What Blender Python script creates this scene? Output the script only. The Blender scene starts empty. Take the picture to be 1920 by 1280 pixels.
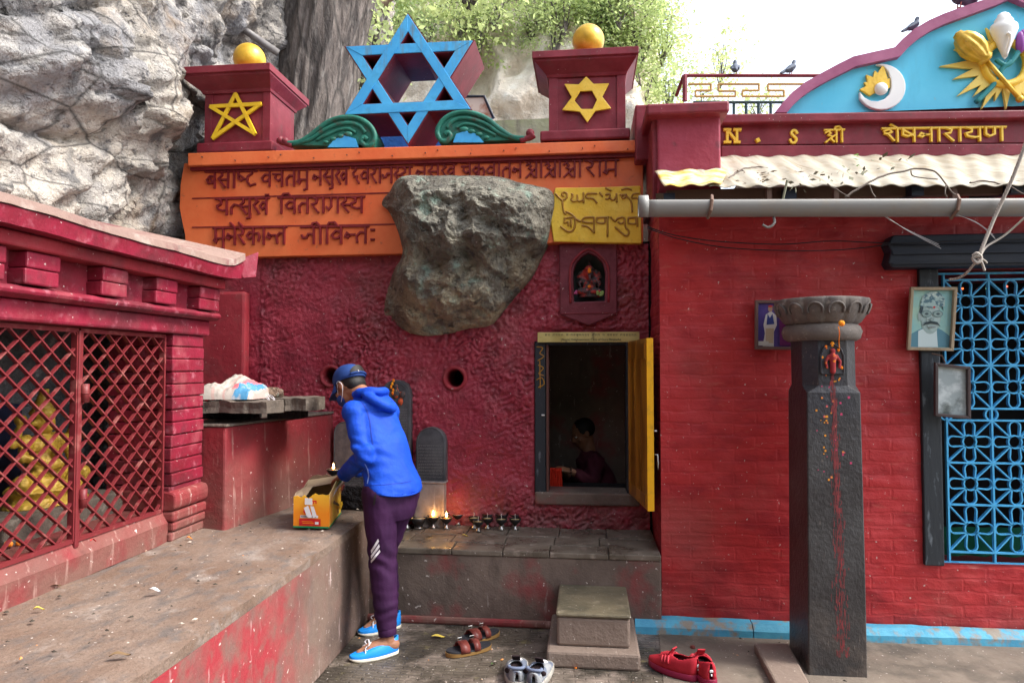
import bpy, bmesh, math, random
from mathutils import Vector, Matrix, noise
from mathutils.bvhtree import BVHTree
random.seed(7)
S = bpy.context.scene
COL = S.collection
R = math.radians
V = Vector

# ---------------------------------------------------------------- camera, sky, sun, exposure
CAM_H, YAW, PIT, FPX = 1.55, R(6.3), R(2.0), 1280.0
cd = bpy.data.cameras.new('camera'); cam = bpy.data.objects.new('camera', cd); COL.objects.link(cam)
cam.location = (0, 0, CAM_H); cam.rotation_euler = (R(90) + PIT, 0, YAW)
cd.sensor_width = 36; cd.lens = 24; cd.clip_start = 0.05; cd.clip_end = 800
S.camera = cam
SUN_EL, SUN_AZ = R(50), R(95)          # towards the sun: azimuth measured from +Y to +X
w = bpy.data.worlds.new('World'); S.world = w; w.use_nodes = True
nt = w.node_tree; bg = nt.nodes['Background']
sky = nt.nodes.new('ShaderNodeTexSky'); sky.sky_type = 'NISHITA'; sky.sun_disc = False
sky.sun_elevation = SUN_EL; sky.sun_rotation = SUN_AZ
sky.air_density = 1.0; sky.dust_density = 6.0; sky.ozone_density = 1.0; sky.altitude = 1300
hsv = nt.nodes.new('ShaderNodeHueSaturation'); hsv.inputs['Saturation'].default_value = 0.45
nt.links.new(sky.outputs[0], hsv.inputs['Color']); nt.links.new(hsv.outputs[0], bg.inputs[0])
bg.inputs[1].default_value = 0.15
sl = bpy.data.lights.new('sun', 'SUN'); sl.energy = 1.25; sl.angle = R(16); sl.color = (1.0, 0.95, 0.87)
so = bpy.data.objects.new('sun', sl); COL.objects.link(so)
sd = V((math.sin(SUN_AZ) * math.cos(SUN_EL), math.cos(SUN_AZ) * math.cos(SUN_EL), math.sin(SUN_EL)))
so.rotation_euler = sd.to_track_quat('Z', 'Y').to_euler(); so.location = (6, 8, 14)
S.view_settings.view_transform = 'Standard'; S.view_settings.look = 'None'
S.view_settings.gamma = 1.0; S.view_settings.exposure = 2.0
S.cycles.max_bounces = 6; S.cycles.diffuse_bounces = 3; S.cycles.glossy_bounces = 2
S.cycles.transparent_max_bounces = 6

# ---------------------------------------------------------------- surveying: photograph point -> place on a known plane
FW = V((-math.sin(YAW) * math.cos(PIT), math.cos(YAW) * math.cos(PIT), math.sin(PIT)))
RT = V((math.cos(YAW), math.sin(YAW), 0)); UP = RT.cross(FW); CP = V((0, 0, CAM_H))
def at(x, y, Y=None, Z=None, X=None):
    d = FW + RT * ((x - 960) / FPX) + UP * ((640 - y) / FPX)
    t = (Y / d.y) if Y is not None else ((Z - CAM_H) / d.z if Z is not None else X / d.x)
    return CP + d * t

# ---------------------------------------------------------------- mesh building
class MB:
    def __init__(s): s.v = []; s.f = []
    def add(s, vs, fs):
        b = len(s.v); s.v += [V(p) for p in vs]; s.f += [tuple(i + b for i in f) for f in fs]; return s
    def box(s, a, b):
        (x0, y0, z0), (x1, y1, z1) = a, b
        return s.add([(x0,y0,z0),(x1,y0,z0),(x1,y1,z0),(x0,y1,z0),(x0,y0,z1),(x1,y0,z1),(x1,y1,z1),(x0,y1,z1)],
                     [(0,3,2,1),(4,5,6,7),(0,1,5,4),(1,2,6,5),(2,3,7,6),(3,0,4,7)])
    def hexa(s, p):                     # eight corners, bottom four then top four
        return s.add(p, [(0,3,2,1),(4,5,6,7),(0,1,5,4),(1,2,6,5),(2,3,7,6),(3,0,4,7)])
    def prism(s, pts, vec):             # polygon of 3-D points pushed along vec
        n = len(pts); vec = V(vec); pts = [V(p) for p in pts]
        return s.add(pts + [p + vec for p in pts], [tuple(range(n)), tuple(range(2*n-1, n-1, -1))] +
                     [(i, i + n, (i+1) % n + n, (i+1) % n) for i in range(n)])
    def tube(s, path, r, n=8, close=True):
        path = [V(p) for p in path]; m = len(path)
        rr = r if isinstance(r, (list, tuple)) else [r] * m
        b = len(s.v); u = None
        for i, p in enumerate(path):
            t = (path[min(i+1, m-1)] - path[max(i-1, 0)])
            t = t.normalized() if t.length > 1e-9 else V((0, 0, 1))
            if u is None: u = t.orthogonal().normalized()
            u = (u - t * u.dot(t)); u = u.normalized() if u.length > 1e-6 else t.orthogonal().normalized()
            q = t.cross(u)
            for k in range(n):
                a = 2 * math.pi * k / n
                s.v.append(p + u * (math.cos(a) * rr[i]) + q * (math.sin(a) * rr[i]))
        for i in range(m - 1):
            for k in range(n):
                k2 = (k + 1) % n
                s.f.append((b + i*n + k, b + i*n + k2, b + (i+1)*n + k2, b + (i+1)*n + k))
        if close:
            s.f.append(tuple(b + k for k in range(n - 1, -1, -1))); s.f.append(tuple(b + (m-1)*n + k for k in range(n)))
        return s
    def capsule(s, path, rr, n=12):     # tapered round-ended chain
        path = [V(p) for p in path]
        for p, r in zip(path, rr): s.ball(p, (r, r, r), n, max(6, n // 2))
        return s.tube(path, list(rr), n)
    def ball(s, c, r, n=16, m=10, M=None):
        c = V(c); r = (r, r, r) if not isinstance(r, (tuple, list)) else r
        b = len(s.v)
        def put(p):
            p = V((p[0]*r[0], p[1]*r[1], p[2]*r[2])); s.v.append(c + (M @ p if M else p))
        put((0, 0, 1))
        for i in range(1, m):
            t = math.pi * i / m
            for k in range(n):
                a = 2*math.pi*k/n; put((math.sin(t)*math.cos(a), math.sin(t)*math.sin(a), math.cos(t)))
        put((0, 0, -1))
        for k in range(n):
            k2 = (k+1) % n; s.f.append((b, b+1+k, b+1+k2))
            for i in range(m-2): s.f.append((b+1+i*n+k, b+1+(i+1)*n+k, b+1+(i+1)*n+k2, b+1+i*n+k2))
            s.f.append((b+1+(m-2)*n+k, b+1+(m-1)*n, b+1+(m-2)*n+k2))
        return s
    def lathe(s, prof, c=(0, 0, 0), n=24, sy=1.0, fn=None):
        c = V(c); b = len(s.v); m = len(prof)
        for i, (r, z) in enumerate(prof):
            for k in range(n):
                a = 2*math.pi*k/n; q = fn(a, i) if fn else 1
                s.v.append(c + V((r*q*math.cos(a), r*q*sy*math.sin(a), z)))
        for i in range(m-1):
            for k in range(n):
                k2 = (k+1) % n; s.f.append((b+i*n+k, b+i*n+k2, b+(i+1)*n+k2, b+(i+1)*n+k))
        if prof[0][0] > 1e-4: s.f.append(tuple(b+k for k in range(n-1, -1, -1)))
        if prof[-1][0] > 1e-4: s.f.append(tuple(b+(m-1)*n+k for k in range(n)))
        return s
    def loft(s, rings, n=20, p=2.0):    # ring = (centre, axis u, axis v, ru, rv); closed ends
        b = len(s.v)
        for c, u, v, ru, rv in rings:
            for k in range(n):
                a = 2*math.pi*k/n; ca, sa = math.cos(a), math.sin(a)
                ca = math.copysign(abs(ca)**(2/p), ca); sa = math.copysign(abs(sa)**(2/p), sa)
                s.v.append(V(c) + V(u)*(ru*ca) + V(v)*(rv*sa))
        m = len(rings)
        for i in range(m-1):
            for k in range(n):
                k2 = (k+1) % n; s.f.append((b+i*n+k, b+i*n+k2, b+(i+1)*n+k2, b+(i+1)*n+k))
        s.f.append(tuple(b+k for k in range(n-1, -1, -1))); s.f.append(tuple(b+(m-1)*n+k for k in range(n)))
        return s
    def stroke(s, pts, wd, th, o, ux, uy, off=0.0):  # raised ribbon letter stroke on a plane: o + x*ux + y*uy, rising along nrm
        nrm = V(ux).cross(V(uy)).normalized(); nrm = nrm if nrm.y < 0 or abs(nrm.y) < .3 else -nrm
        P2 = [V((p[0], p[1])) for p in pts]
        if len(P2) == 1: P2 = [P2[0], P2[0] + V((.02, 0))]
        L = []; Rr = []
        for i, p in enumerate(P2):
            d0 = (P2[i] - P2[i-1]).normalized() if i > 0 else None
            d1 = (P2[i+1] - P2[i]).normalized() if i < len(P2)-1 else None
            d = (d0 + d1) if d0 and d1 else (d0 or d1)
            d = d.normalized() if d.length > 1e-5 else (d0 or d1)
            k = 1.0
            if d0 and d1: k = min(1.5, 1 / max(.5, d.dot(d1)))
            q = V((-d.y, d.x)) * wd * .5 * k
            e = V((0, 0))
            if i == 0: e = -d * wd * .35
            if i == len(P2)-1: e = d * wd * .35
            L.append(p + q + e); Rr.append(p - q + e)
        w3 = lambda p, h: V(o) + V(ux)*p.x + V(uy)*p.y + nrm*h
        b = len(s.v); m = len(P2)
        for i in range(m):
            cL = L[i].lerp(Rr[i], -.08); cR = Rr[i].lerp(L[i], -.08)
            tL = L[i].lerp(Rr[i], .1); tR = Rr[i].lerp(L[i], .1)
            s.v += [w3(cL, -.002), w3(tL, th + off), w3(tR, th + off), w3(cR, -.002)]
        for i in range(m-1):
            a = b + i*4
            for k in range(3): s.f.append((a+k, a+k+1, a+k+5, a+k+4))
        s.f.append((b, b+3, b+2, b+1)); a = b + (m-1)*4; s.f.append((a, a+1, a+2, a+3))
        return s
    def mesh(s, name):
        me = bpy.data.meshes.new(name); me.from_pydata([tuple(p) for p in s.v], [], s.f); me.validate(); me.update(); return me

def link(name, me, m, parent=None, smooth=False, bevel=0, label=None):
    o = bpy.data.objects.new(name, me); COL.objects.link(o)
    if m: me.materials.clear(); me.materials.append(m)
    if smooth: me.polygons.foreach_set('use_smooth', [True]*len(me.polygons))
    if bevel:
        b = o.modifiers.new('bevel', 'BEVEL'); b.width = bevel; b.segments = 2; b.limit_method = 'ANGLE'; b.angle_limit = R(40)
    if parent is not None:
        o.parent = parent; o.matrix_parent_inverse = Matrix.Translation(-chainloc(parent))
    if label: o['label'] = label
    return o
def chainloc(p): return p.location if p.parent is None else V((0, 0, 0))
def part(name, mb, m, parent, smooth=False, bevel=0, label=None, recalc=True):
    me = mb if isinstance(mb, bpy.types.Mesh) else mb.mesh(name)
    if recalc: fixn(me)
    return link(name, me, m, parent, smooth, bevel, label)
def fixn(me):
    bm = bmesh.new(); bm.from_mesh(me); bmesh.ops.recalc_face_normals(bm, faces=bm.faces); bm.to_mesh(me); bm.free()
def thing(name, label, cat, loc=(0, 0, 0), group=None):
    o = bpy.data.objects.new(name, None); COL.objects.link(o); o.location = loc; o.empty_display_size = .1
    return tag(o, label, cat, group)
def tag(o, label, cat, group=None):
    o['label'] = label; o['category'] = cat
    if group: o['group'] = group
    return o
def solo(name, mb, m, label, cat, group=None, smooth=False, bevel=0, recalc=True):
    return tag(part(name, mb, m, None, smooth, bevel, None, recalc), label, cat, group)
def struct(name, mb, m, smooth=False, bevel=0, kind='structure'):
    o = part(name, mb, m, None, smooth, bevel); o['kind'] = kind; return o
def dup(root, loc, rz=0, sc=1.0, label=None):
    r = root.copy(); COL.objects.link(r); r.location = loc; r.rotation_euler = (0, 0, rz); r.scale = (sc, sc, sc)
    if label: r['label'] = label
    for ch in list(root.children):
        c = ch.copy(); COL.objects.link(c); c.parent = r
        for g in list(ch.children):
            d = g.copy(); COL.objects.link(d); d.parent = c
    return r
def evalmesh(o):
    dg = bpy.context.evaluated_depsgraph_get(); return bpy.data.meshes.new_from_object(o.evaluated_get(dg))
def fuse(mb, voxel, smooth=4, disp=None):
    """weld overlapping closed shapes into one continuous surface"""
    me = mb.mesh('tmp'); fixn(me)
    o = bpy.data.objects.new('tmp', me); COL.objects.link(o)
    r = o.modifiers.new('r', 'REMESH'); r.mode = 'VOXEL'; r.voxel_size = voxel
    if smooth:
        k = o.modifiers.new('s', 'SMOOTH'); k.factor = .5; k.iterations = smooth
    out = evalmesh(o); bpy.data.objects.remove(o); bpy.data.meshes.remove(me)
    if disp:
        ns = [v.normal.copy() for v in out.vertices]
        for v, n in zip(out.vertices, ns): v.co = v.co + n * disp(v.co)
        out.update()
    return out
def text_mesh(txt, size, depth=.0015):
    c = bpy.data.curves.new('t', 'FONT'); c.body = txt; c.size = size; c.extrude = depth; c.align_x = 'CENTER'; c.align_y = 'CENTER'
    o = bpy.data.objects.new('t', c); COL.objects.link(o); me = evalmesh(o); bpy.data.objects.remove(o); return me
def fb(p, s=1.0, o=4): return noise.fractal(V(p)*s, 1.0, 2.0, o)
def lerp(a, b, t): return a + (b - a) * t
def smooth_path(pts, k=6):
    P = [V(p) for p in pts]; out = []
    for i in range(len(P)-1):
        a, b, c, d = P[max(i-1, 0)], P[i], P[i+1], P[min(i+2, len(P)-1)]
        for j in range(k):
            t = j/k; out.append(.5*((2*b) + (c-a)*t + (2*a-5*b+4*c-d)*t*t + (3*b-a-3*c+d)*t**3))
    return out + [P[-1]]

# ---------------------------------------------------------------- materials
def mat(name, col, rough=.8, layers=(), bumps=(), metal=0, spec=.35, emit=0, axes=None, sub=0, trans=0):
    m = bpy.data.materials.new(name); m.use_nodes = True; t = m.node_tree; N = t.nodes; Lk = t.links
    b = N['Principled BSDF']; b.inputs['Roughness'].default_value = rough; b.inputs['Metallic'].default_value = metal
    b.inputs['Specular IOR Level'].default_value = spec; b.inputs['Base Color'].default_value = (*col, 1)
    if sub: b.inputs['Subsurface Weight'].default_value = sub; b.inputs['Subsurface Radius'].default_value = (.02, .008, .004)
    if emit: b.inputs['Emission Color'].default_value = (*col, 1); b.inputs['Emission Strength'].default_value = emit
    if trans: b.inputs['Transmission Weight'].default_value = trans
    if not layers and not bumps: return m
    tc = N.new('ShaderNodeTexCoord').outputs['Object']
    if axes:
        sp = N.new('ShaderNodeSeparateXYZ'); Lk.new(tc, sp.inputs[0]); cb = N.new('ShaderNodeCombineXYZ')
        Lk.new(sp.outputs[axes[0]], cb.inputs[0]); Lk.new(sp.outputs[axes[1]], cb.inputs[1]); flat = cb.outputs[0]
    def tex(kind, s, st=(1, 1, 1), det=5):
        bst = st; st = st if len(st) == 3 else (1, 1, 1)
        mp = N.new('ShaderNodeMapping'); mp.inputs['Scale'].default_value = st; mp.inputs['Location'].default_value = (random.random()*9, 3.1, random.random()*5)
        Lk.new(tc, mp.inputs[0])
        if kind == 'noise':
            n = N.new('ShaderNodeTexNoise'); n.inputs['Scale'].default_value = s; n.inputs['Detail'].default_value = det; n.inputs['Roughness'].default_value = .6
            Lk.new(mp.outputs[0], n.inputs['Vector']); return n.outputs['Fac']
        if kind == 'vor':
            n = N.new('ShaderNodeTexVoronoi'); n.inputs['Scale'].default_value = s; Lk.new(mp.outputs[0], n.inputs['Vector']); return n.outputs['Distance']
        if kind == 'crack':
            n = N.new('ShaderNodeTexVoronoi'); n.feature = 'DISTANCE_TO_EDGE'; n.inputs['Scale'].default_value = s; Lk.new(mp.outputs[0], n.inputs['Vector']); return n.outputs['Distance']
        if kind == 'wave':
            n = N.new('ShaderNodeTexWave'); n.inputs['Scale'].default_value = s; n.inputs['Distortion'].default_value = det; n.inputs['Detail'].default_value = 3
            Lk.new(mp.outputs[0], n.inputs['Vector']); return n.outputs['Fac']
        if kind == 'brick':
            nz = N.new('ShaderNodeTexNoise'); nz.inputs['Scale'].default_value = 7
            Lk.new(tc, nz.inputs['Vector']); mx = N.new('ShaderNodeVectorMath'); mx.operation = 'MULTIPLY_ADD'; mx.inputs[1].default_value = (.035, .035, .035)
            Lk.new(nz.outputs['Color'], mx.inputs[0]); Lk.new(flat, mx.inputs[2])
            n = N.new('ShaderNodeTexBrick'); n.inputs['Scale'].default_value = 1; n.inputs['Brick Width'].default_value = s; n.inputs['Row Height'].default_value = bst[0]
            n.inputs['Mortar Size'].default_value = bst[1]; n.inputs['Mortar Smooth'].default_value = .6
            Lk.new(mx.outputs[0], n.inputs['Vector'])
            iv = N.new('ShaderNodeMath'); iv.operation = 'SUBTRACT'; iv.inputs[0].default_value = 1; Lk.new(n.outputs['Fac'], iv.inputs[1]); return iv.outputs[0]
    def rng(src, lo, hi, k=1.0):
        r = N.new('ShaderNodeMapRange'); r.inputs['From Min'].default_value = lo; r.inputs['From Max'].default_value = hi
        r.inputs['To Max'].default_value = k; Lk.new(src, r.inputs[0]); return r.outputs[0]
    cur = None; rcur = None
    for L in layers:
        src = rng(tex(L.get('t', 'noise'), L['s'], L.get('st', (1, 1, 1)), L.get('det', 5)), L.get('lo', .4), L.get('hi', .65), L.get('k', 1))
        for ax in ('x', 'y', 'z'):
            if ax in L:
                sp = N.new('ShaderNodeSeparateXYZ'); Lk.new(tc, sp.inputs[0])
                nz = tex('noise', L.get('ns', 6), (1, 1, 1), 4)
                ad = N.new('ShaderNodeMath'); ad.operation = 'MULTIPLY_ADD'; ad.inputs[1].default_value = L.get('nk', .2); Lk.new(nz, ad.inputs[0]); Lk.new(sp.outputs['xyz'.index(ax)], ad.inputs[2])
                g = rng(ad.outputs[0], L[ax][1], L[ax][0]); mu = N.new('ShaderNodeMath'); mu.operation = 'MULTIPLY'; Lk.new(src, mu.inputs[0]); Lk.new(g, mu.inputs[1]); src = mu.outputs[0]
        mx = N.new('ShaderNodeMix'); mx.data_type = 'RGBA'; Lk.new(src, mx.inputs[0]); mx.inputs[7].default_value = (*L['c'], 1)
        if cur is None: mx.inputs[6].default_value = (*col, 1)
        else: Lk.new(cur, mx.inputs[6])
        cur = mx.outputs[2]
        if 'r' in L:
            mr = N.new('ShaderNodeMix'); Lk.new(src, mr.inputs[0]); mr.inputs[3].default_value = L['r']
            if rcur is None: mr.inputs[2].default_value = rough
            else: Lk.new(rcur, mr.inputs[2])
            rcur = mr.outputs[0]
    if cur is not None: Lk.new(cur, b.inputs['Base Color'])
    if rcur is not None: Lk.new(rcur, b.inputs['Roughness'])
    nrm = None
    for B in bumps:
        bp = N.new('ShaderNodeBump'); bp.inputs['Strength'].default_value = B[2]; bp.inputs['Distance'].default_value = B[3]
        Lk.new(tex(B[0], B[1], B[4] if len(B) > 4 else (1, 1, 1), B[5] if len(B) > 5 else 5), bp.inputs['Height'])
        if nrm: Lk.new(nrm, bp.inputs['Normal'])
        nrm = bp.outputs[0]
    if nrm: Lk.new(nrm, b.inputs['Normal'])
    return m
RED = (.34, .016, .026); DIRT = (.17, .12, .09)
flecks = dict(c=(.62, .55, .5), t='noise', s=38, lo=.70, hi=.74, det=2, k=.8)
M = {}
M['stucco'] = mat('red_stucco', (.30, .022, .042), .45, [dict(c=(.37, .034, .055), s=3, k=.8), dict(c=(.15, .014, .026), s=9, lo=.48, hi=.72, k=.75), dict(c=(.19, .06, .055), s=2.2, lo=.52, hi=.7, k=.5), dict(c=(.22, .11, .10), s=9, lo=.35, hi=.6, z=(.5, .95), nk=.35, k=.85), flecks],
                  [('noise', 40, .6, .016), ('noise', 150, .35, .005)], spec=.5)
M['red_brick'] = mat('red_painted_brick', (.47, .027, .03), .5, [dict(c=(.50, .045, .05), s=3, k=.8), dict(c=(.26, .012, .02), s=6, st=(.6, 1, 1.3), lo=.48, hi=.7, k=.75), dict(c=(.30, .07, .06), s=1.6, lo=.52, hi=.7, k=.5), dict(c=(.5, .2, .16), s=14, st=(.3, 1, 1.6), lo=.66, hi=.74, k=.4), dict(c=(.5, .13, .1), s=30, lo=.62, hi=.7, st=(.25, .25, 1), k=.35), dict(c=(.22, .1, .08), s=7, lo=.4, hi=.6, z=(.0, .5), nk=.4, k=.5), dict(flecks, s=52, lo=.72, hi=.75)],
                  [('brick', .25, .22, .010, (.072, .009)), ('noise', 7, .35, .03, (.8, .8, 1.3)), ('noise', 30, .3, .008), ('noise', 120, .2, .003)], axes=(0, 2))
M['red_brick_side'] = mat('red_painted_brick_side', (.33, .018, .03), .6, [dict(c=(.42, .04, .05), s=5), dict(c=(.2, .012, .02), s=11, lo=.5, hi=.72), dict(flecks, s=60, lo=.7, hi=.73)],
                  [('brick', .2, .6, .02, (.065, .012)), ('noise', 20, .5, .02), ('noise', 90, .3, .006)], axes=(1, 2))
M['red_plaster'] = mat('red_plaster', (.25, .016, .026), .62, [dict(c=(.32, .03, .04), s=4), dict(c=(.12, .02, .025), s=3, lo=.5, hi=.66, k=.7), dict(c=(.2, .05, .05), s=10, lo=.5, hi=.7, k=.6), dict(flecks, s=45)], [('noise', 25, .35, .012), ('noise', 120, .25, .004)])
M['red_worn'] = mat('worn_red_plaster', (.22, .02, .026), .65, [dict(c=(.13, .03, .03), s=2.5, lo=.48, hi=.66, k=.8), dict(c=(.165, .09, .07), s=3.5, lo=.30, hi=.52, z=(.80, 1.25), nk=.35, k=.85), dict(c=(.42, .27, .23), s=22, st=(1, 1, .10), lo=.60, hi=.70, k=.65), dict(c=(.14, .03, .03), s=7, lo=.55, hi=.75, k=.6), dict(flecks, s=40)], [('noise', 18, .4, .02), ('noise', 110, .3, .005)])
M['maroon'] = mat('maroon_paint', (.17, .012, .022), .5, [dict(c=(.24, .03, .045), s=6), dict(c=(.09, .03, .03), s=9, st=(1, 1, .2), lo=.55, hi=.75, k=.6), dict(c=(.12, .05, .05), s=16, lo=.58, hi=.75, k=.6), dict(flecks, s=60, lo=.73, hi=.76)], [('noise', 40, .2, .006)])
M['pink_red'] = mat('pinkish_red_paint', (.24, .014, .036), .5, [dict(c=(.16, .010, .02), s=4), dict(c=(.34, .10, .11), s=5, lo=.55, hi=.7, k=.55), dict(c=(.09, .02, .025), s=3.2, st=(1, 1, 1.6), lo=.5, hi=.66, k=.7), dict(c=(.12, .02, .03), s=12, lo=.56, hi=.72, k=.7), dict(c=(.45, .16, .2), s=18, lo=.58, hi=.75, k=.6), dict(flecks, s=50, lo=.7, hi=.74)], [('noise', 25, .35, .012), ('noise', 110, .2, .004)])
M['orange'] = mat('orange_paint', (.76, .175, .055), .55, [dict(c=(.70, .11, .03), s=3, k=.8), dict(c=(.55, .17, .11), s=2.5, lo=.5, hi=.7, x=(.3, -.9), nk=.3, k=.6), dict(c=(.35, .1, .05), s=22, lo=.62, hi=.72, k=.6), dict(c=(.8, .2, .07), s=11, lo=.55, hi=.8, k=.5)], [('noise', 30, .2, .008), ('noise', 140, .2, .003)])  # salmon fade towards the right end puts lens flare into the colour
M['letter_red'] = mat('raised_letter_maroon', (.15, .008, .012), .5, [dict(c=(.2, .014, .018), s=20)], [('noise', 60, .3, .004)])
M['gold_panel'] = mat('gold_paint_panel', (.82, .50, .03), .42, [dict(c=(.9, .6, .07), s=9), dict(c=(.5, .28, .02), s=25, lo=.58, hi=.75, k=.6)], [('noise', 60, .4, .006)], spec=.5)
M['gold_letter'] = mat('gold_letter', (.42, .21, .02), .4, [dict(c=(.34, .15, .02), s=20)], [], spec=.5)
M['gold'] = mat('gold_paint', (.72, .44, .03), .38, [dict(c=(.5, .29, .02), s=7), dict(c=(.8, .55, .1), s=14, lo=.55, hi=.7, k=.7), dict(c=(.25, .17, .05), s=20, lo=.64, hi=.72, k=.7)], [('noise', 18, .25, .01)], metal=.25, spec=.6)
M['yellow'] = mat('yellow_paint', (.85, .55, .02), .5, [dict(c=(.7, .42, .02), s=14)], [])
M['door_edge'] = mat('yellow_door_edge', (.85, .42, .01), .45, [dict(c=(.6, .3, .02), s=14, lo=.5, hi=.7), dict(c=(.3, .4, .4), s=12, lo=.68, hi=.72)], [])
M['door_wood'] = mat('varnished_yellow_wood', (.42, .19, .02), .35, [dict(c=(.2, .075, .008), t='wave', s=9, st=(1, 1, .18), det=6, lo=.3, hi=.8, k=.9), dict(c=(.12, .04, .005), s=6, st=(1, 1, .4), lo=.6, hi=.7)], [('noise', 60, .2, .004, (1, 1, .1))], spec=.5)
M['blue'] = mat('sky_blue_paint', (.055, .36, .72), .5, [dict(c=(.08, .44, .78), s=5), dict(c=(.04, .26, .5), s=11, lo=.52, hi=.7, k=.6), dict(c=(.16, .17, .14), s=24, st=(1, 1, .16), lo=.52, hi=.66, z=(3.95, 3.55), nk=.1, k=.75), dict(c=(.2, .22, .2), s=40, lo=.66, hi=.72, k=.6)], [('noise', 40, .15, .004)])
M['pedi_blue'] = mat('pediment_blue', (.10, .55, .78), .5, [dict(c=(.13, .60, .82), s=3), dict(c=(.09, .42, .6), s=7, st=(1, 1, .3), lo=.55, hi=.72, k=.5), dict(c=(.3, .42, .45), s=30, st=(1, 1, .3), lo=.66, hi=.74, k=.5)], [('noise', 30, .1, .004)])
M['grille_blue'] = mat('grille_blue_paint', (.09, .45, .78), .35, [dict(c=(.03, .25, .55), s=22, lo=.5, hi=.75)], [])
M['skirt_blue'] = mat('worn_blue_skirting', (.08, .36, .52), .6, [dict(c=(.06, .28, .45), s=6), dict(c=(.25, .22, .18), s=10, lo=.5, hi=.62)], [('noise', 25, .4, .012)])
M['green'] = mat('dark_green_paint', (.012, .12, .085), .5, [dict(c=(.025, .18, .13), s=9), dict(c=(.06, .07, .05), s=18, lo=.54, hi=.7), dict(c=(.2, .2, .17), s=44, lo=.66, hi=.74, k=.6)], [('noise', 40, .2, .005)])
M['concrete'] = mat('brown_concrete', (.17, .125, .10), .72, [dict(c=(.11, .08, .065), s=3.5), dict(c=(.24, .03, .035), s=3.2, lo=.53, hi=.68, k=.7), dict(c=(.1, .075, .06), s=9, st=(1, 1, .35), lo=.52, hi=.7, k=.8), dict(c=(.42, .38, .34), s=22, st=(1, 1, .2), lo=.66, hi=.76, k=.7), dict(flecks, s=42)], [('noise', 14, .4, .02), ('noise', 90, .4, .006)])
M['ledge_face'] = mat('ledge_face_plaster', (.17, .115, .09), .75, [dict(c=(.11, .075, .06), s=3, lo=.45, hi=.65), dict(c=(.30, .018, .03), s=2.2, lo=.30, hi=.50, y=(3.0, 3.5), nk=.5, k=.88), dict(c=(.17, .10, .08), s=9, lo=.5, hi=.64, k=.7), dict(c=(.14, .1, .085), s=8, st=(1, 1, .3), lo=.52, hi=.7, k=.8), dict(c=(.55, .42, .4), s=24, st=(1, 1, .16), lo=.62, hi=.74, k=.8), dict(flecks, s=40, lo=.68)], [('noise', 14, .4, .02), ('noise', 90, .4, .006)])
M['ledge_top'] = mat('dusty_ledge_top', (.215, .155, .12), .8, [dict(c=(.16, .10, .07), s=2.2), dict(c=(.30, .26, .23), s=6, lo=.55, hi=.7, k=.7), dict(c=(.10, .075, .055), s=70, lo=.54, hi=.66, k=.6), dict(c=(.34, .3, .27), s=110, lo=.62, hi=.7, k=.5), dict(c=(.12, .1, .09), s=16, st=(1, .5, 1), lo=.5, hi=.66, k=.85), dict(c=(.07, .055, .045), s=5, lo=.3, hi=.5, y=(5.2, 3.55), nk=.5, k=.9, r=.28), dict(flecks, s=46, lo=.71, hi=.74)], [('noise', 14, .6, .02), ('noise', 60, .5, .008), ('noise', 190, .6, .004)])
M['tile_top'] = mat('wet_stone_tiles', (.16, .13, .10), .6, [dict(c=(.10, .08, .06), s=5, lo=.42, hi=.6, r=.25), dict(c=(.27, .22, .18), s=11, lo=.55, hi=.7), dict(flecks, s=60, lo=.71, hi=.74)], [('noise', 30, .3, .01), ('noise', 130, .3, .004)])
M['ground'] = mat('worn_paving', (.105, .085, .065), .6, [dict(c=(.05, .042, .033), s=2.4, lo=.42, hi=.58, r=.35), dict(c=(.25, .2, .165), s=3.3, lo=.5, hi=.66), dict(c=(.3, .25, .2), s=2, lo=.3, hi=.45, x=(1.6, .2), nk=-.4, k=.0), dict(c=(.2, .17, .08), s=9, lo=.62, hi=.7, k=.6), dict(flecks, s=55, lo=.69, hi=.72)],
                  [('brick', .11, .7, .012, (.03, .006)), ('noise', 12, .4, .02), ('noise', 80, .5, .006)], axes=(0, 1))
M['dusty'] = mat('dusty_concrete_floor', (.15, .12, .095), .75, [dict(c=(.2, .165, .13), s=4), dict(c=(.09, .075, .06), s=3, lo=.5, hi=.65), dict(flecks, s=55, lo=.7, hi=.73)], [('noise', 15, .4, .02), ('noise', 90, .4, .005)])
M['step'] = mat('step_stone', (.20, .15, .12), .75, [dict(c=(.2, .15, .12), s=6), dict(flecks, s=55)], [('noise', 16, .4, .02), ('noise', 90, .4, .006)])
M['moss_stone'] = mat('dark_wet_stone', (.15, .125, .08), .55, [dict(c=(.085, .075, .05), s=7), dict(c=(.24, .2, .14), s=14, lo=.58, hi=.72), dict(flecks, s=60)], [('noise', 20, .5, .015), ('noise', 100, .3, .005)])
M['slab'] = mat('weathered_slab', (.12, .095, .075), .85, [dict(c=(.07, .055, .045), s=8), dict(c=(.2, .17, .14), s=20, lo=.55, hi=.7, k=.8), dict(c=(.6, .12, .03), s=7, lo=.7, hi=.73)], [('noise', 22, .6, .02), ('noise', 100, .4, .005)])
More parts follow.
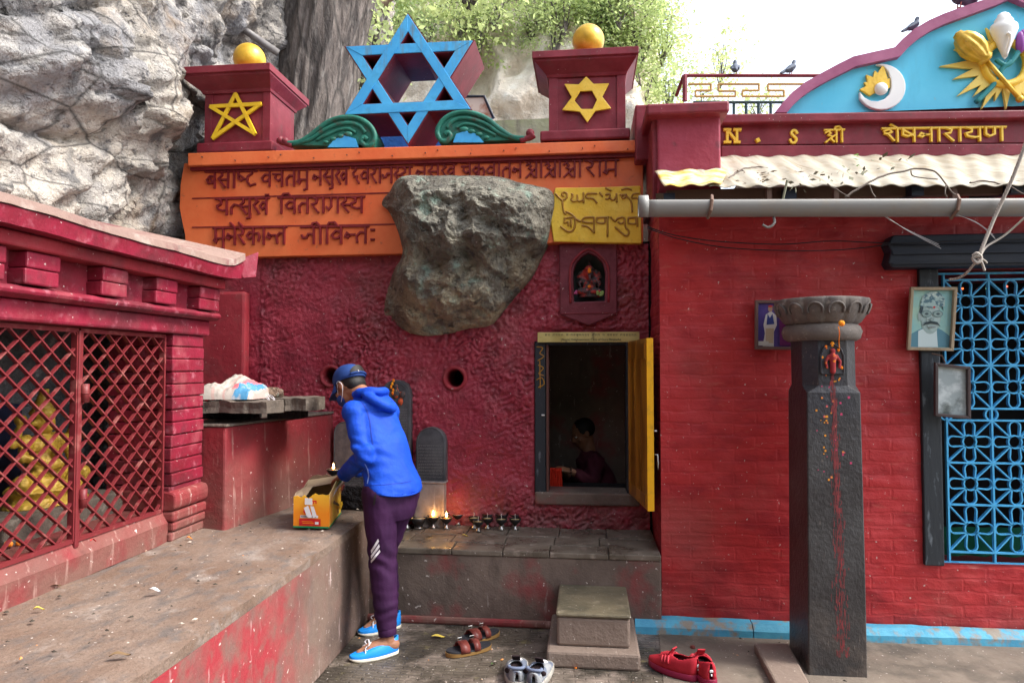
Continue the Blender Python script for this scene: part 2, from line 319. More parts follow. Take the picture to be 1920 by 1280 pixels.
M['cliff'] = mat('pale_cliff_rock', (.52, .47, .405), .85, [dict(c=(.27, .265, .27), s=1.3, lo=.42, hi=.6), dict(c=(.36, .27, .18), s=2.1, lo=.55, hi=.7, k=.7), dict(c=(.55, .52, .48), s=5, lo=.55, hi=.7, k=.7), dict(c=(.10, .10, .105), s=4, st=(1, 1.4, .7), lo=.55, hi=.66, k=.8), dict(c=(.08, .08, .09), s=16, lo=.60, hi=.69, k=.85), dict(c=(.07, .07, .075), s=2.6, lo=.42, hi=.56, y=(6.0, 3.8), nk=.8, k=.75), dict(c=(.05, .048, .046), t='crack', s=1.5, st=(1, 1.2, 2.2), lo=.03, hi=0, k=.85), dict(c=(.3, .2, .11), s=1.1, lo=.56, hi=.66, k=.6)],
                 [('noise', 9, .9, .12), ('noise', 32, .9, .035), ('noise', 110, .6, .010)])
M['hill'] = mat('cream_hill_rock', (.72, .62, .50), .9, [dict(c=(.52, .44, .35), s=.9), dict(c=(.8, .74, .64), s=2.4, lo=.5, hi=.7), dict(c=(.2, .25, .1), s=.7, lo=.55, hi=.65, k=.6)], [('noise', 3, .8, .2), ('noise', 14, .6, .05)])
M['boulder'] = mat('mossy_boulder', (.215, .20, .16), .8, [dict(c=(.12, .11, .09), s=5, lo=.42, hi=.6), dict(c=(.44, .37, .24), s=6, lo=.40, hi=.58, z=(2.2, 2.65), nk=.5), dict(c=(.26, .38, .31), s=6, lo=.56, hi=.66, k=.6), dict(c=(.15, .07, .045), s=4, lo=.2, hi=.4, x=(-1.33, -1.12), nk=.12, k=.7), dict(c=(.34, .5, .42), s=26, lo=.63, hi=.69, k=.4), dict(c=(.05, .045, .04), s=12, lo=.58, hi=.68, k=.8), dict(c=(.65, .62, .58), s=34, lo=.69, hi=.72, k=.8)],  # dark brown layer on the left flank paints its shaded side
                   [('crack', 6, .6, .05), ('noise', 12, 1, .07), ('noise', 45, 1, .022), ('vor', 22, .5, .02)])
M['bark'] = mat('grey_bark', (.155, .13, .115), .9, [dict(c=(.03, .027, .025), t='crack', s=6, st=(1, 1, .2), lo=.09, hi=0, k=.85), dict(c=(.07, .06, .055), s=11, st=(1, 1, .2), lo=.45, hi=.6), dict(c=(.24, .22, .2), s=12, st=(1, 1, .4), lo=.55, hi=.7, k=.8)], [('crack', 7, 1.0, .05, (1, 1, .14)), ('noise', 14, .8, .05, (1, 1, .22)), ('noise', 60, .7, .02, (1, 1, .4))])
M['black_stone'] = mat('black_carved_stone', (.05, .05, .055), .5, [dict(c=(.1, .1, .105), s=8), dict(c=(.22, .2, .2), s=40, st=(1, 1, .5), lo=.64, hi=.72, k=.6)], [('noise', 70, .3, .004), ('wave', 26, .25, .004, (.05, .05, 1), 1)])
M['pillar'] = mat('oiled_stone_pillar', (.038, .034, .034), .42, [dict(c=(.062, .06, .06), s=4), dict(c=(.2, .16, .13), s=6, lo=.4, hi=.6, z=(.0, .55), nk=.4, k=.8), dict(c=(.03, .034, .05), s=3, lo=.40, hi=.65, z=(1.7, 1.0), k=.8), dict(c=(.24, .2, .17), s=90, st=(1, 1, .25), lo=.63, hi=.72, k=.5), dict(c=(.3, .07, .08), s=26, st=(1, 1, .12), lo=.5, hi=.66, x=(1.235, 1.31), ns=30, nk=.02, k=.0)], [('noise', 35, .5, .010), ('noise', 130, .5, .004, (1, 1, .4))])
M['lotus'] = mat('grey_lotus_stone', (.17, .145, .125), .75, [dict(c=(.12, .105, .1), s=7), dict(c=(.3, .27, .24), s=22, lo=.58, hi=.72)], [('noise', 40, .5, .01), ('noise', 120, .3, .004)])
M['pigment'] = mat('pink_pigment', (.30, .055, .06), .9, [dict(c=(.15, .05, .05), s=22)], [])
M['orange_pig'] = mat('orange_pigment', (.9, .16, .01), .8, [dict(c=(.95, .4, .02), s=30)], [])
M['pvc'] = mat('stained_pvc', (.25, .245, .23), .45, [dict(c=(.27, .24, .2), s=5, st=(1, 1, 1), lo=.5, hi=.7), dict(c=(.25, .22, .2), s=24, st=(2, 1, .4), lo=.62, hi=.72, k=.6)], [])
M['roof'] = mat('pale_corrugated_sheet', (.31, .275, .21), .6, [dict(c=(.46, .42, .34), s=4, st=(3, .5, 1)), dict(c=(.30, .23, .14), s=7, st=(2, .6, 1), lo=.56, hi=.70, k=.8), dict(c=(.24, .19, .12), s=2.6, st=(11, .3, 1), lo=.54, hi=.64, k=.85), dict(c=(.2, .17, .12), s=30, lo=.68, hi=.72, k=.8)], [('noise', 50, .2, .006)])  # slope streaks: valley dirt, also standing in for washed-out ridge shading
M['roof_moss'] = mat('lichen_corrugated_sheet', (.6, .53, .38), .7, [dict(c=(.62, .38, .06), s=9, lo=.42, hi=.6), dict(c=(.2, .17, .12), s=26, lo=.66, hi=.7)], [('noise', 50, .3, .006)])
M['navy'] = mat('black_timber', (.010, .016, .032), .55, [dict(c=(.03, .035, .045), s=6, st=(.3, 1, 1))], [('noise', 30, .3, .01, (.2, 1, 1))])
M['jamb'] = mat('weathered_black_jamb', (.025, .03, .036), .6, [dict(c=(.22, .25, .28), s=20, st=(1, 1, .3), lo=.6, hi=.7, k=.6)], [('noise', 40, .3, .008, (1, 1, .2))])
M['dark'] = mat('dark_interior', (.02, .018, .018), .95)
M['near_black'] = mat('near_black_rock', (.016, .013, .015), .95, [dict(c=(.009, .008, .009), s=3)], [('noise', 6, 1, .15)])  # cave's lack of light put into a near-black base colour
M['white'] = mat('white_paint', (.8, .8, .78), .5)
M['shell'] = mat('white_shell', (.8, .79, .76), .4, [dict(c=(.7, .68, .64), s=6)], [])
M['purple'] = mat('lotus_purple', (.25, .06, .3), .5)
M['teal'] = mat('teal_cloth_paint', (.03, .25, .26), .5)

# ================================================================ ground and ledges
YF, YB, YO = 4.10, 4.72, 4.64          # platform front, stucco wall face, orange band face
LX, LZ, PZ = -1.33, .64, .44           # left ledge face and height, platform height
b = MB(); b.add([(-60,-40,0),(60,-40,0),(60,90,0),(-60,90,0)], [(0,1,2,3)]); struct('ground', b, M['ground'])
b = MB(); b.add([(.3,2.0,.004),(6,2.0,.004),(6,4.3,.004),(.42,4.3,.004),(.36,3.4,.004)], [(0,1,2,3,4)]); struct('pavement', b, M['dusty'])

t = thing('stone_platform', 'low concrete platform with wet stone tiles in front of the cave door', 'platform', (-.45, 4.4, 0))
b = MB(); b.box((LX-.1, YF, 0), (.425, 5.0, PZ-.03)); part('body', b, M['concrete'], t, bevel=.012)
rows = [(YF-.008, YF+.17), (YF+.174, YF+.36), (YF+.364, YB+.02)]
for ri, (y0, y1) in enumerate(rows):
    b = MB(); x = LX-.1; k = 0
    while x < .40:
        x2 = min(x + .27 + .1*((k*37 + ri*53) % 10)/10, .425)
        if .425 - x2 < .1: x2 = .425
        b.box((x+.002, y0, PZ-.032), (x2-.002, y1, PZ + .003*((k+ri) % 2))); x = x2; k += 1
    part('tile_row', b, M['tile_top'], t, bevel=.006)
b = MB(); b.box((LX-.1, YF-.035, 0), (-.2, YF-.002, .045)); part('footing', b, M['red_worn'], t, bevel=.015)

t = thing('stone_ledge', 'long raised dusty ledge with a peeling red face on the left', 'ledge', (-2, 2, 0))
b = MB(); b.box((-3.6, -2, 0), (LX, 5.0, LZ-.05)); part('body', b, M['ledge_face'], t, bevel=.01)
n1, n2 = 26, 90; b = MB(); g = []
for j in range(n2+1):
    y = -2 + 7.0*j/n2
    for i in range(n1+1):
        x = lerp(-3.6, LX+.004, i/n1); e = max(0, 1-(LX-x)/.03)
        g.append((x + (.01*fb((0, y*4, 1)) if i == n1 else 0), y, LZ + .012*fb((x*2, y*2, 3)) - .01*e))
b.add(g, [(j*(n1+1)+i, j*(n1+1)+i+1, (j+1)*(n1+1)+i+1, (j+1)*(n1+1)+i) for j in range(n2) for i in range(n1)])
base = len(b.v); gv = [g[j*(n1+1)+n1] for j in range(n2+1)]
b.add(gv + [(LX+.002, y, LZ-.055) for x, y, z in gv], [(j, j+1, n2+2+j, n2+1+j) for j in range(n2)])
part('top_slab', b, M['ledge_top'], t, smooth=False, recalc=False)

t = thing('stone_step', 'two tier concrete step below the cave door', 'step', (.02, 3.8, 0))
b = MB(); b.box((-.215, 3.56, 0), (.262, YF-.003, .085)); part('lower_tier', b, M['step'], t, bevel=.014)
b = MB(); b.box((-.165, 3.63, .085), (.215, YF-.003, .235)); part('upper_tier', b, M['step'], t, bevel=.014)
b = MB(); b.box((-.17, 3.622, .236), (.22, YF-.003, .258)); part('tread', b, M['moss_stone'], t, bevel=.01)

t = thing('masonry_plinth', 'waist high red plastered block beside the brick pier', 'plinth', (-2.1, 4.1, LZ))
b = MB()
bt = [(-2.27, 3.63), (-2.0, 3.615), (-1.79, YB+.02), (-2.4, YB+.02)]
b.hexa([(x, y, LZ-.02) for x, y in bt] + [(x*1.0 + .01*(i in (1, 2))*-1, y + .01*(i < 2), 1.205) for i, (x, y) in enumerate(bt)]); part('body', b, M['red_worn'], t, bevel=.012)
b = MB(); b.hexa([(x, y+.004, 1.206) for x, y in bt] + [(x, y + .01, 1.222) for x, y in bt]); part('top', b, M['slab'], t, bevel=.006)

def rough_slab(name, px, Y0, dep, z0, th, label, m):
    P = [at(x, 700, Y=Y0).x for x in px]; bb = MB(); n = 18; L = []
    for i in range(n+1):
        x = lerp(P[0], P[1], i/n); w1 = .03*fb((x*9, 1, 2)); w2 = .022*fb((x*11, 5, 2))
        for (yy, zz) in ((0, .1), (.006, .5), (0, .95), (dep*.5, 1), (dep, .95), (dep, 0), (dep*.5, 0)):
            L.append((x, Y0 + yy + w1, z0 + th*zz + w2*(.6 if zz > .3 else .2)))
    k = 7
    bb.add(L, [(i*k+a, i*k+(a+1) % k, (i+1)*k+(a+1) % k, (i+1)*k+a) for i in range(n) for a in range(k)] + [tuple(range(k)), tuple(n*k + a for a in range(k))])
    return solo(name, bb, m, label, 'stone slab')
rough_slab('stone_slab', (352, 500), 3.64, .42, 1.275, .075, 'weathered grey slab under the crumpled sack on the red plinth', M['slab'])
rough_slab('stone_slab', (488, 574), 3.86, .3, 1.275, .085, 'shorter grey slab carrying a small stone at the right end of the plinth', M['slab'])
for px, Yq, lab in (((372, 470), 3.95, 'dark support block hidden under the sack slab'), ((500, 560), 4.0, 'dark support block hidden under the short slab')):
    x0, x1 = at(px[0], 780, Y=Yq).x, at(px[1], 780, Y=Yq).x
    b = MB(); b.box((x0, Yq, 1.2225), (x1, Yq+.15, 1.275)); solo('support_block', b, M['near_black'], lab, 'stone block', bevel=.008)

# ================================================================ red stucco wall with cave door
DX0, DX1, DZ0, DZ1 = -.365, .285, .665, 1.715       # wall opening for the door frame
HOLES = [(at(621, 705, Y=YB), .062), (at(853, 709, Y=YB), .066)]
NX0, NX1 = at(1076, 500, Y=YB).x, at(1134, 500, Y=YB).x; NZ0, NZ1 = at(1100, 566, Y=YB).z, at(1100, 473, Y=YB).z
def stucco_h(x, z):
    wv = noise.noise(V((x*9, 3, z*9)))*.06
    a = noise.noise(V((x*30 + wv*60, 7, z*34 + wv*40))); c = noise.noise(V((x*62, 2, z*70 + wv*90))); d = noise.noise(V((x*5, 9, z*5)))
    k = 1 if x > -2.35 else .35
    m_ = .45 + 1.1*max(0, min(1, .5 + 1.3*noise.noise(V((x*1.7, 5, z*1.7))))); return k*m_*(.017*(1-abs(a)*1.8) + .009*c) + .016*d
sw = thing('temple_wall', 'rough red stucco wall with orange inscribed band around the cave door', 'wall', (-1.2, YB, 0))
xs = sorted(set([round(-3.1 + .0095*i, 4) for i in range(371)] + [DX0, DX1])); zs = sorted(set([round(.3 + .0095*i, 4) for i in range(220)] + [DZ0, DZ1]))
xs = [x for x in xs if x <= .44]; b = MB(); idx = {}
for j, z in enumerate(zs):
    for i, x in enumerate(xs):
        idx[i, j] = len(b.v); e = 1.0
        b.v.append(V((x, YB - stucco_h(x, z)*(1 if (x < DX0-.01 or z > DZ1+.08 or z < DZ0-.02) else .25), z)))
for j in range(len(zs)-1):
    zc = (zs[j] + zs[j+1])/2
    for i in range(len(xs)-1):
        xc = (xs[i] + xs[i+1])/2
        if DX0 < xc < DX1 and DZ0 < zc < DZ1: continue
        if any((xc-h.x)**2 + (zc-h.z)**2 < r*r for h, r in HOLES): continue
        if NX0-.005 < xc < NX1+.005 and NZ0-.005 < zc < NZ1+.005: continue
        b.f.append((idx[i, j], idx[i+1, j], idx[i+1, j+1], idx[i, j+1]))
part('stucco_face', b, M['stucco'], sw, smooth=True, recalc=False)
b = MB()                                             # body of the wall behind the face, left open at door, vents and niche
for a, c in (((-3.1, .02, 0), (-2.0, .5, 2.4)), ((-1.72, .02, 0), (-1.02, .5, 1.40)), ((-2.0, .02, 0), (-1.72, .5, 1.38)), ((-1.02, .02, 0), (DX0, .5, 1.38)), ((-2.0, .02, 1.56), (DX0, .5, 2.4)), ((-1.72, .02, 1.40), (-1.02, .5, 1.56)),
             ((-.84, .02, 1.38), (DX0, .5, 1.56)), ((DX0, .02, 0), (DX1, .5, DZ0)), ((DX1, .02, 0), (.44, .5, 2.4)), ((DX0, .02, DZ1), (DX1, .5, NZ0-.01)), ((DX0, .02, NZ1+.01), (DX1, .5, 2.4)), ((DX0, .02, NZ0-.01), (NX0-.01, .5, NZ1+.01)), ((NX1+.01, .02, NZ0-.01), (DX1, .5, NZ1+.01))):
    b.box((a[0], YB+a[1], a[2]), (c[0], YB+c[1], c[2]))
part('core', b, M['near_black'], sw)
for h, r in HOLES:
    b = MB(); prof = [(r*1.35, .0), (r*1.3, .016), (r*1.1, .02), (r*.95, .012), (r*.92, -.06), (r*.9, -.3)]
    b.lathe(prof, n=28); b.f = b.f[:-2]
    for i, v in enumerate(b.v): b.v[i] = V((h.x + v.x, YB - .004 - v.z, h.z + v.y))
    part('vent_hole', b, M['red_plaster'], sw, smooth=True)
# orange inscribed band
ob = MB(); x0, x1 = -2.94, .40
band = [(345, 306), (338, 345), (336, 390), (346, 440), (352, 500), (470, 482), (755, 476), (1040, 455), (1206, 455), (1206, 268)]
ob.prism([at(x, y, Y=YO) for x, y in band], (0, .12, 0)); part('inscription_band', ob, M['orange'], sw, bevel=.006)
cp = MB(); p0, p1 = at(352, 287, Y=4.58), at(1203, 262, Y=4.58); q0, q1 = at(352, 311, Y=4.58), at(1203, 283, Y=4.58)
cp.hexa([q0, q1, q1 + V((0, .5, 0)), q0 + V((0, .5, 0)), p0, p1, p1 + V((0, .5, 0)), p0 + V((0, .5, 0))]); part('coping', cp, M['orange'], sw, bevel=.006)
cp = MB(); p0, p1 = at(356, 312, Y=4.61), at(1206, 284, Y=4.61); q0, q1 = at(356, 320, Y=4.61), at(1206, 293, Y=4.61)
cp.hexa([q0, q1, q1 + V((0, .4, 0)), q0 + V((0, .4, 0)), p0, p1, p1 + V((0, .4, 0)), p0 + V((0, .4, 0))]); part('moulding', cp, M['letter_red'], sw, bevel=.003)
for k in range(17):                                 # nail stubs on the coping
    x = 380 + k*49 + 13*((k*7) % 3); y = 299 - (x-352)*.0285 + 4*((k*5) % 3 - 1)
    b = MB(); p = at(x, y, Y=4.58); b.tube([p + V((0, .01, 0)), p + V((0, -.016, -.004))], .0035, 6); part('nail', b, M['navy'], sw)
for y0, y1 in (((360, 371), (742, 360)), ((360, 425), (748, 419))):
    b = MB(); p, q = at(*y0, Y=YO-.004), at(*y1, Y=YO-.004)
    b.hexa([p + V((0, 0, -.009)), q + V((0, 0, -.009)), q + V((0, .02, -.009)), p + V((0, .02, -.009)), p, q, q + V((0, .02, 0)), p + V((0, .02, 0))]); part('groove_line', b, M['letter_red'], sw)

# ---- lettering: hand-cut strokes, headline at y = 1
G = {
 'व': (.75, [[(.6,1),(.6,0)], [(.6,.68),(.32,.74),(.1,.5),(.22,.3),(.45,.32),(.6,.5)]]),
 'ब': (.75, [[(.6,1),(.6,0)], [(.6,.68),(.32,.74),(.1,.5),(.22,.28),(.45,.3),(.6,.5)], [(.22,.66),(.5,.36)]]),
 'स': (.88, [[(.3,1),(.32,.76),(.08,.55),(.5,.03)], [(.2,.5),(.7,.5)], [(.7,1),(.7,0)]]),
 'ी': (.36, [[(.2,1),(.2,0)], [(-.3,1.02),(-.22,1.22),(0,1.26),(.2,1.0)]]),
 'ा': (.36, [[(.2,1),(.2,0)]]),
 'ि': (.36, [[(.2,1),(.2,0)], [(.2,1.0),(.32,1.24),(.6,1.26),(.8,1.0)]]),
 'ष्': (.55, [[(.1,1),(.1,.55),(.28,.42),(.5,.55)], [(.12,.82),(.5,.5)]]),
 'ष': (.75, [[(.1,1),(.1,.5),(.3,.38),(.6,.55)], [(.12,.85),(.55,.45)], [(.6,1),(.6,0)]]),
 'ट': (.7, [[(.4,1),(.4,.84),(.14,.66),(.1,.36),(.3,.1),(.62,.2)]]),
 'च': (.82, [[(.08,.76),(.65,.76)], [(.28,.76),(.2,.5),(.4,.32),(.65,.48)], [(.65,1),(.65,0)]]),
 'त': (.76, [[(.6,1),(.6,0)], [(.6,.62),(.32,.64),(.12,.42),(.16,.05)]]),
 'न': (.76, [[(.6,1),(.6,0)], [(.6,.5),(.32,.5),(.16,.62),(.07,.42),(.22,.34),(.32,.5)]]),
 'म': (.82, [[(.15,1),(.15,.38),(.05,.24),(.18,.14),(.28,.38),(.66,.38)], [(.66,1),(.66,0)]]),
 'ु': (0, [[(-.15,.02),(-.16,-.2),(-.34,-.26)]]),
 'ख': (1.0, [[(.14,1),(.32,.8),(.08,.55),(.4,.03)], [(.84,.68),(.62,.74),(.46,.5),(.6,.3),(.84,.5)], [(.84,1),(.84,0)]]),
 'ं': (0, [[(-.2,1.2)]]),
 'े': (0, [[(-.15,1.0),(-.45,1.28)]]),
 'द': (.62, [[(.3,1),(.3,.82),(.1,.66),(.18,.42),(.42,.46),(.36,.26),(.54,0)]]),
 'र': (.56, [[(.15,1),(.4,.84),(.34,.62),(.1,.55),(.46,.02)]]),
 'ज': (.86, [[(.04,.5),(.12,.34),(.3,.36),(.4,.58),(.7,.58)], [(.7,1),(.7,0)]]),
 'स्': (.52, [[(.3,1),(.32,.76),(.08,.55),(.46,.03)], [(.2,.5),(.54,.5)]]),
 'य': (.86, [[(.1,1),(.36,.9),(.34,.66),(.1,.56),(.16,.36),(.45,.26),(.7,.3)], [(.7,1),(.7,0)]]),
 'क': (.98, [[(.5,1),(.5,0)], [(.5,.65),(.25,.72),(.08,.5),(.25,.32),(.5,.48)], [(.5,.62),(.8,.66),(.9,.46),(.84,.2)]]),
 'क्र': (.98, [[(.5,1),(.5,0)], [(.5,.65),(.25,.72),(.08,.5),(.25,.32),(.5,.48)], [(.5,.62),(.8,.66),(.9,.46),(.84,.2)], [(.5,.3),(.2,.04)]]),
 'र्': (0, [[(-.12,1.0),(-.1,1.24),(-.34,1.28)]]),
 'श्र': (.95, [[(.06,.78),(.26,.9),(.4,.72),(.24,.58),(.52,.44),(.78,.6)], [(.56,.46),(.06,.0)], [(.4,.3),(.62,.02)], [(.78,1),(.78,.0)]]),
 'ग': (.8, [[(.28,1),(.28,.4),(.14,.2),(.02,.36)], [(.66,1),(.66,0)]]),
 'न्': (.56, [[(.3,.5),(.16,.62),(.07,.42),(.22,.34),(.32,.5),(.58,.52)]]),
 'त्': (.56, [[(.14,.05),(.12,.42),(.32,.64),(.58,.56)]]),
 'श': (.82, [[(.08,.8),(.3,.92),(.42,.72),(.24,.6),(.1,.62)], [(.24,.6),(.52,.08)], [(.68,1),(.68,0)]]),
 'ण': (.98, [[(.1,1),(.1,.48),(.28,.34),(.48,.48),(.48,1)], [(.8,1),(.8,0)]]),
 'ः': (.3, [[(.15,.78)], [(.15,.2)]]),
}
def word(mb, chars, px0, px1, top, bot, Y, th, head=True, wd=.135, hx=(0, 0)):
    a, c, d = at(px0, top[0], Y=Y), at(px1, top[1], Y=Y), at(px0, bot, Y=Y)
    tot = sum(G[ch][0] for ch in chars); ux = (c - a)/tot; h = (a - d).length; uy = V((0, 0, h)); o = a - uy; k = 0
    asp = h/ux.length; x = 0.0
    W = wd*asp*.0 + wd
    def st(pts, off):
        # strokes are cut in a square metric so their width stays even
        mb.stroke([(p[0]*ux.length, p[1]*h) for p in pts], W*h, th, o, ux.normalized(), V((0, 0, 1)), off)
    if head: st([(hx[0], 1), (tot + hx[1] - (.3 if chars[-1] == 'ः' else 0), 1)], 0)
    for ch in chars:
        g = G[ch]
        for s in g[1]:
            k += 1; st([(x + p[0], p[1]) for p in s], .0004*(1 + k % 9))
        x += g[0]
L1 = [(['ब','स','ी','ष्','ट'], 386, 482, (323, 321), 353), (['व','च','त','म','ु'], 489, 581, (320, 318), 350), (['न','स','ु','ख','ं'], 586, 654, (317.5, 316), 347),
      (['द','े','व','र','ा','ज','स्','य'], 660, 773, (315, 313), 344), (['न','स','ु','ख','ं'], 779, 856, (310, 308), 336), (['च','क्र','व','ि','त','र्','न','ं'], 864, 980, (306, 304), 334),
      (['श्र','ी'], 986, 1019, (304, 303), 333), (['श्र','ी'], 1021, 1054, (303, 302), 332), (['श्र','ी'], 1056, 1092, (302.5, 302), 332), (['र','ा','म'], 1097, 1160, (302, 300), 331)]
L2 = [(['य','त्','स','ु','ख','ं'], 405, 505, (373.5, 371.5), 403), (['ि','व','त','र','ा','ग','स्','य'], 522, 684, (371, 369), 400)]
L3 = [(['म','ु','न','े','र','े','क','ा','न्','त'], 401, 538, (428, 425.5), 459), (['ज','ी','ि','व','न्','त','ः'], 565, 702, (426, 424), 457)]
for line in (L1, L2, L3):
    b = MB()
    for wq in line: word(b, *wq[:2], wq[2], wq[3], wq[4], YO-.001, .012, True, .112 if line is L1 else .125)
    part('inscription_line', b, M['letter_red'], sw)
# gold panel with its script
gp = MB(); gp.prism([at(x, y, Y=YO-.012) for x, y in ((1041, 352), (1120, 351), (1201, 348), (1203, 456), (1120, 455), (1038, 453), (1030, 400))], (0, .06, 0)); gpo = part('gold_panel', gp, M['gold_panel'], sw, bevel=.006)
TB = [[(1175,430),(1200,460),(1230,480),(1262,465),(1265,430),(1240,420),(1225,440),(1245,452)], [(1230,480),(1235,540),(1245,580),(1262,592)], [(1300,430),(1312,445),(1300,478),(1320,492),(1345,480),(1345,440)], [(1345,480),(1362,490),(1395,480)], [(1395,420),(1395,505)],
 [(1500,430),(1425,432),(1420,462),(1470,470),(1500,505)], [(1520,420),(1545,455)], [(1565,440),(1600,436),(1590,470),(1565,472)], [(1600,460),(1620,480),(1640,470),(1655,440)], [(1652,428),(1655,500)], [(1565,385),(1612,410)],
 [(1675,440),(1735,440)], [(1690,440),(1702,470),(1730,448)], [(1720,442),(1765,490),(1775,575)], [(1690,402),(1730,390),(1772,402)], [(1830,430),(1782,435),(1775,465),(1815,468),(1830,500)],
 [(1240,625),(1322,620),(1325,690),(1300,725),(1260,720),(1215,685)], [(1250,630),(1245,660),(1275,650),(1275,682)], [(1297,630),(1297,690)], [(1255,570),(1300,592),(1345,635),(1375,648)],
 [(1475,615),(1402,620),(1390,650),(1468,660)], [(1477,612),(1477,740)], [(1380,680),(1430,690),(1475,735)], [(1500,622),(1500,655),(1558,660),(1560,622)], [(1495,620),(1595,614)], [(1582,615),(1582,768)], [(1605,612),(1632,642)],
 [(1640,650),(1662,625),(1710,620),(1722,690),(1746,722),(1740,755),(1708,750),(1640,690)], [(1662,650),(1690,666),(1720,640)], [(1745,622),(1745,660),(1800,665),(1802,625)], [(1740,620),(1812,617)], [(1813,615),(1815,690)]]
b = MB()
for i, s in enumerate(TB):
    pts = smooth_path([at(760 + x/4.174, 260 + y/4.174, Y=YO-.013) for x, y in s], 5)
    b.tube([p + V((0, -.002-.0003*(i % 7), 0)) for p in pts], .0065, 8)
part('script', b, M['gold_letter'], gpo, smooth=True)
# ---- niche plaque with idol
outer = [(1048, 458), (1157, 456), (1157, 588), (1104, 610), (1050, 590)]
inner = [(1076, 566), (1134, 564), (1135, 510), (1130, 492), (1118, 480), (1104, 473), (1091, 481), (1080, 493), (1075, 510)]
bm = bmesh.new(); lo = [bm.verts.new(at(x, y, Y=YB-.045)) for x, y in outer]; li = [bm.verts.new(at(x, y, Y=YB-.045)) for x, y in inner]
for L in (lo, li):
    for i in range(len(L)): bm.edges.new((L[i], L[(i+1) % len(L)]))
bmesh.ops.triangle_fill(bm, use_beauty=True, use_dissolve=False, edges=bm.edges[:])
r = bmesh.ops.extrude_face_region(bm, geom=bm.faces[:]); bmesh.ops.translate(bm, vec=(0, .07, 0), verts=[v for v in r['geom'] if isinstance(v, bmesh.types.BMVert)])
bmesh.ops.recalc_face_normals(bm, faces=bm.faces); me = bpy.data.meshes.new('niche_plaque'); bm.to_mesh(me); bm.free()
npq = link('niche_plaque', me, mat('dusty_maroon_relief', (.19, .035, .05), .6, [dict(c=(.13, .02, .03), s=8), dict(flecks, s=50)], [('noise', 30, .5, .012)]), sw, bevel=.008)
b = MB(); rim = smooth_path([at(x, y, Y=YB-.047) for x, y in ((1070, 568), (1069, 508), (1078, 486), (1104, 467), (1131, 485), (1141, 508), (1141, 566))], 6); b.tube(rim, .009, 8); part('niche_rim', b, M['red_plaster'], npq, smooth=True)
b = MB(); b.box((NX0-.05, YB+.021, NZ0-.05), (NX1+.05, YB+.13, NZ1+.05)); b.f = [f for i, f in enumerate(b.f) if i != 2]; part('niche_back', b, M['black_stone'], npq)
b = MB(); p, q = at(1052, 588, Y=YB-.047), at(1156, 586, Y=YB-.047); b.tube([p, q], .004, 6); part('plaque_line', b, M['maroon'], npq)
# seated elephant-headed idol figure
def idol(c, s, M0=None):
    f = MB(); X = lambda x, y, z: c + V((x*s, y*s, z*s))
    f.ball(X(0, 0, .3), (.26*s, .2*s, .27*s)); f.ball(X(0, 0, .78), (.19*s, .17*s, .2*s))
    f.capsule([X(0, -.15, .74), X(.02, -.24, .6), X(.06, -.24, .45), X(.12, -.22, .4)], [.07*s, .06*s, .045*s, .035*s])
    for k in (-1, 1):
        f.ball(X(k*.24, .02, .8), (.12*s, .04*s, .15*s)); f.capsule([X(k*.2, 0, .55), X(k*.4, -.05, .42), X(k*.34, -.16, .3)], [.08*s, .065*s, .05*s])
        f.capsule([X(k*.2, .02, .58), X(k*.42, .0, .66), X(k*.36, -.06, .84)], [.07*s, .055*s, .045*s]); f.capsule([X(k*.1, -.05, .14), X(k*.38, -.2, .1), X(k*.1, -.27, .07)], [.13*s, .1*s, .07*s])
    f.lathe([(.2*s, .93*s), (.17*s, 1.03*s), (.1*s, 1.1*s), (.04*s, 1.2*s), (.01, 1.25*s)], c, 14); f.loft([(X(0, 0, -.12), (1, 0, 0), (0, 1, 0), .45*s, .26*s), (X(0, 0, -.02), (1, 0, 0), (0, 1, 0), .42*s, .25*s), (X(0, 0, .06), (1, 0, 0), (0, 1, 0), .38*s, .23*s)], 16)
    return f
c = V(((NX0+NX1)/2, YB+.055, NZ0+.058)); me = fuse(idol(c, .185), .006, 3)
t = thing('stone_idol', 'small red smeared stone deity seated in the arched niche over the door', 'idol', tuple(c)); link('figure', me, mat('smeared_idol', (.07, .05, .05), .5, [dict(c=(.5, .05, .04), s=16, lo=.48, hi=.58), dict(c=(.7, .16, .16), s=30, lo=.62, hi=.7)], [('noise', 90, .4, .004)]), t, True)
for dz_, rz_ in ((.16, .02), (.05, .01)): b = MB(); b.ball(c + V((0, -.046, dz_)), (.012, .006, rz_)); part('vermilion_mark', b, M['orange_pig'], t, True)
b = MB()
for k in range(9): b.ball((NX1-.03 + .05*(random.random()-.5), YB+.01, NZ0+.06 + .025*(random.random()-.5)), .011, 8, 6)
solo('flower_offering', b, mat('green_petals', (.3, .42, .12), .7), 'pale green flower offering at the right of the niche idol', 'flowers', smooth=True)
b = MB()
for k in range(5): b.ball((NX0+.012 + .02*(random.random()-.5), YB+.0, NZ0+.065 + .02*(random.random()-.5)), .008, 8, 6)
solo('flower_offering', b, mat('pink_petals', (.7, .12, .3), .7), 'bright pink flower offering at the left of the niche idol', 'flowers', smooth=True)

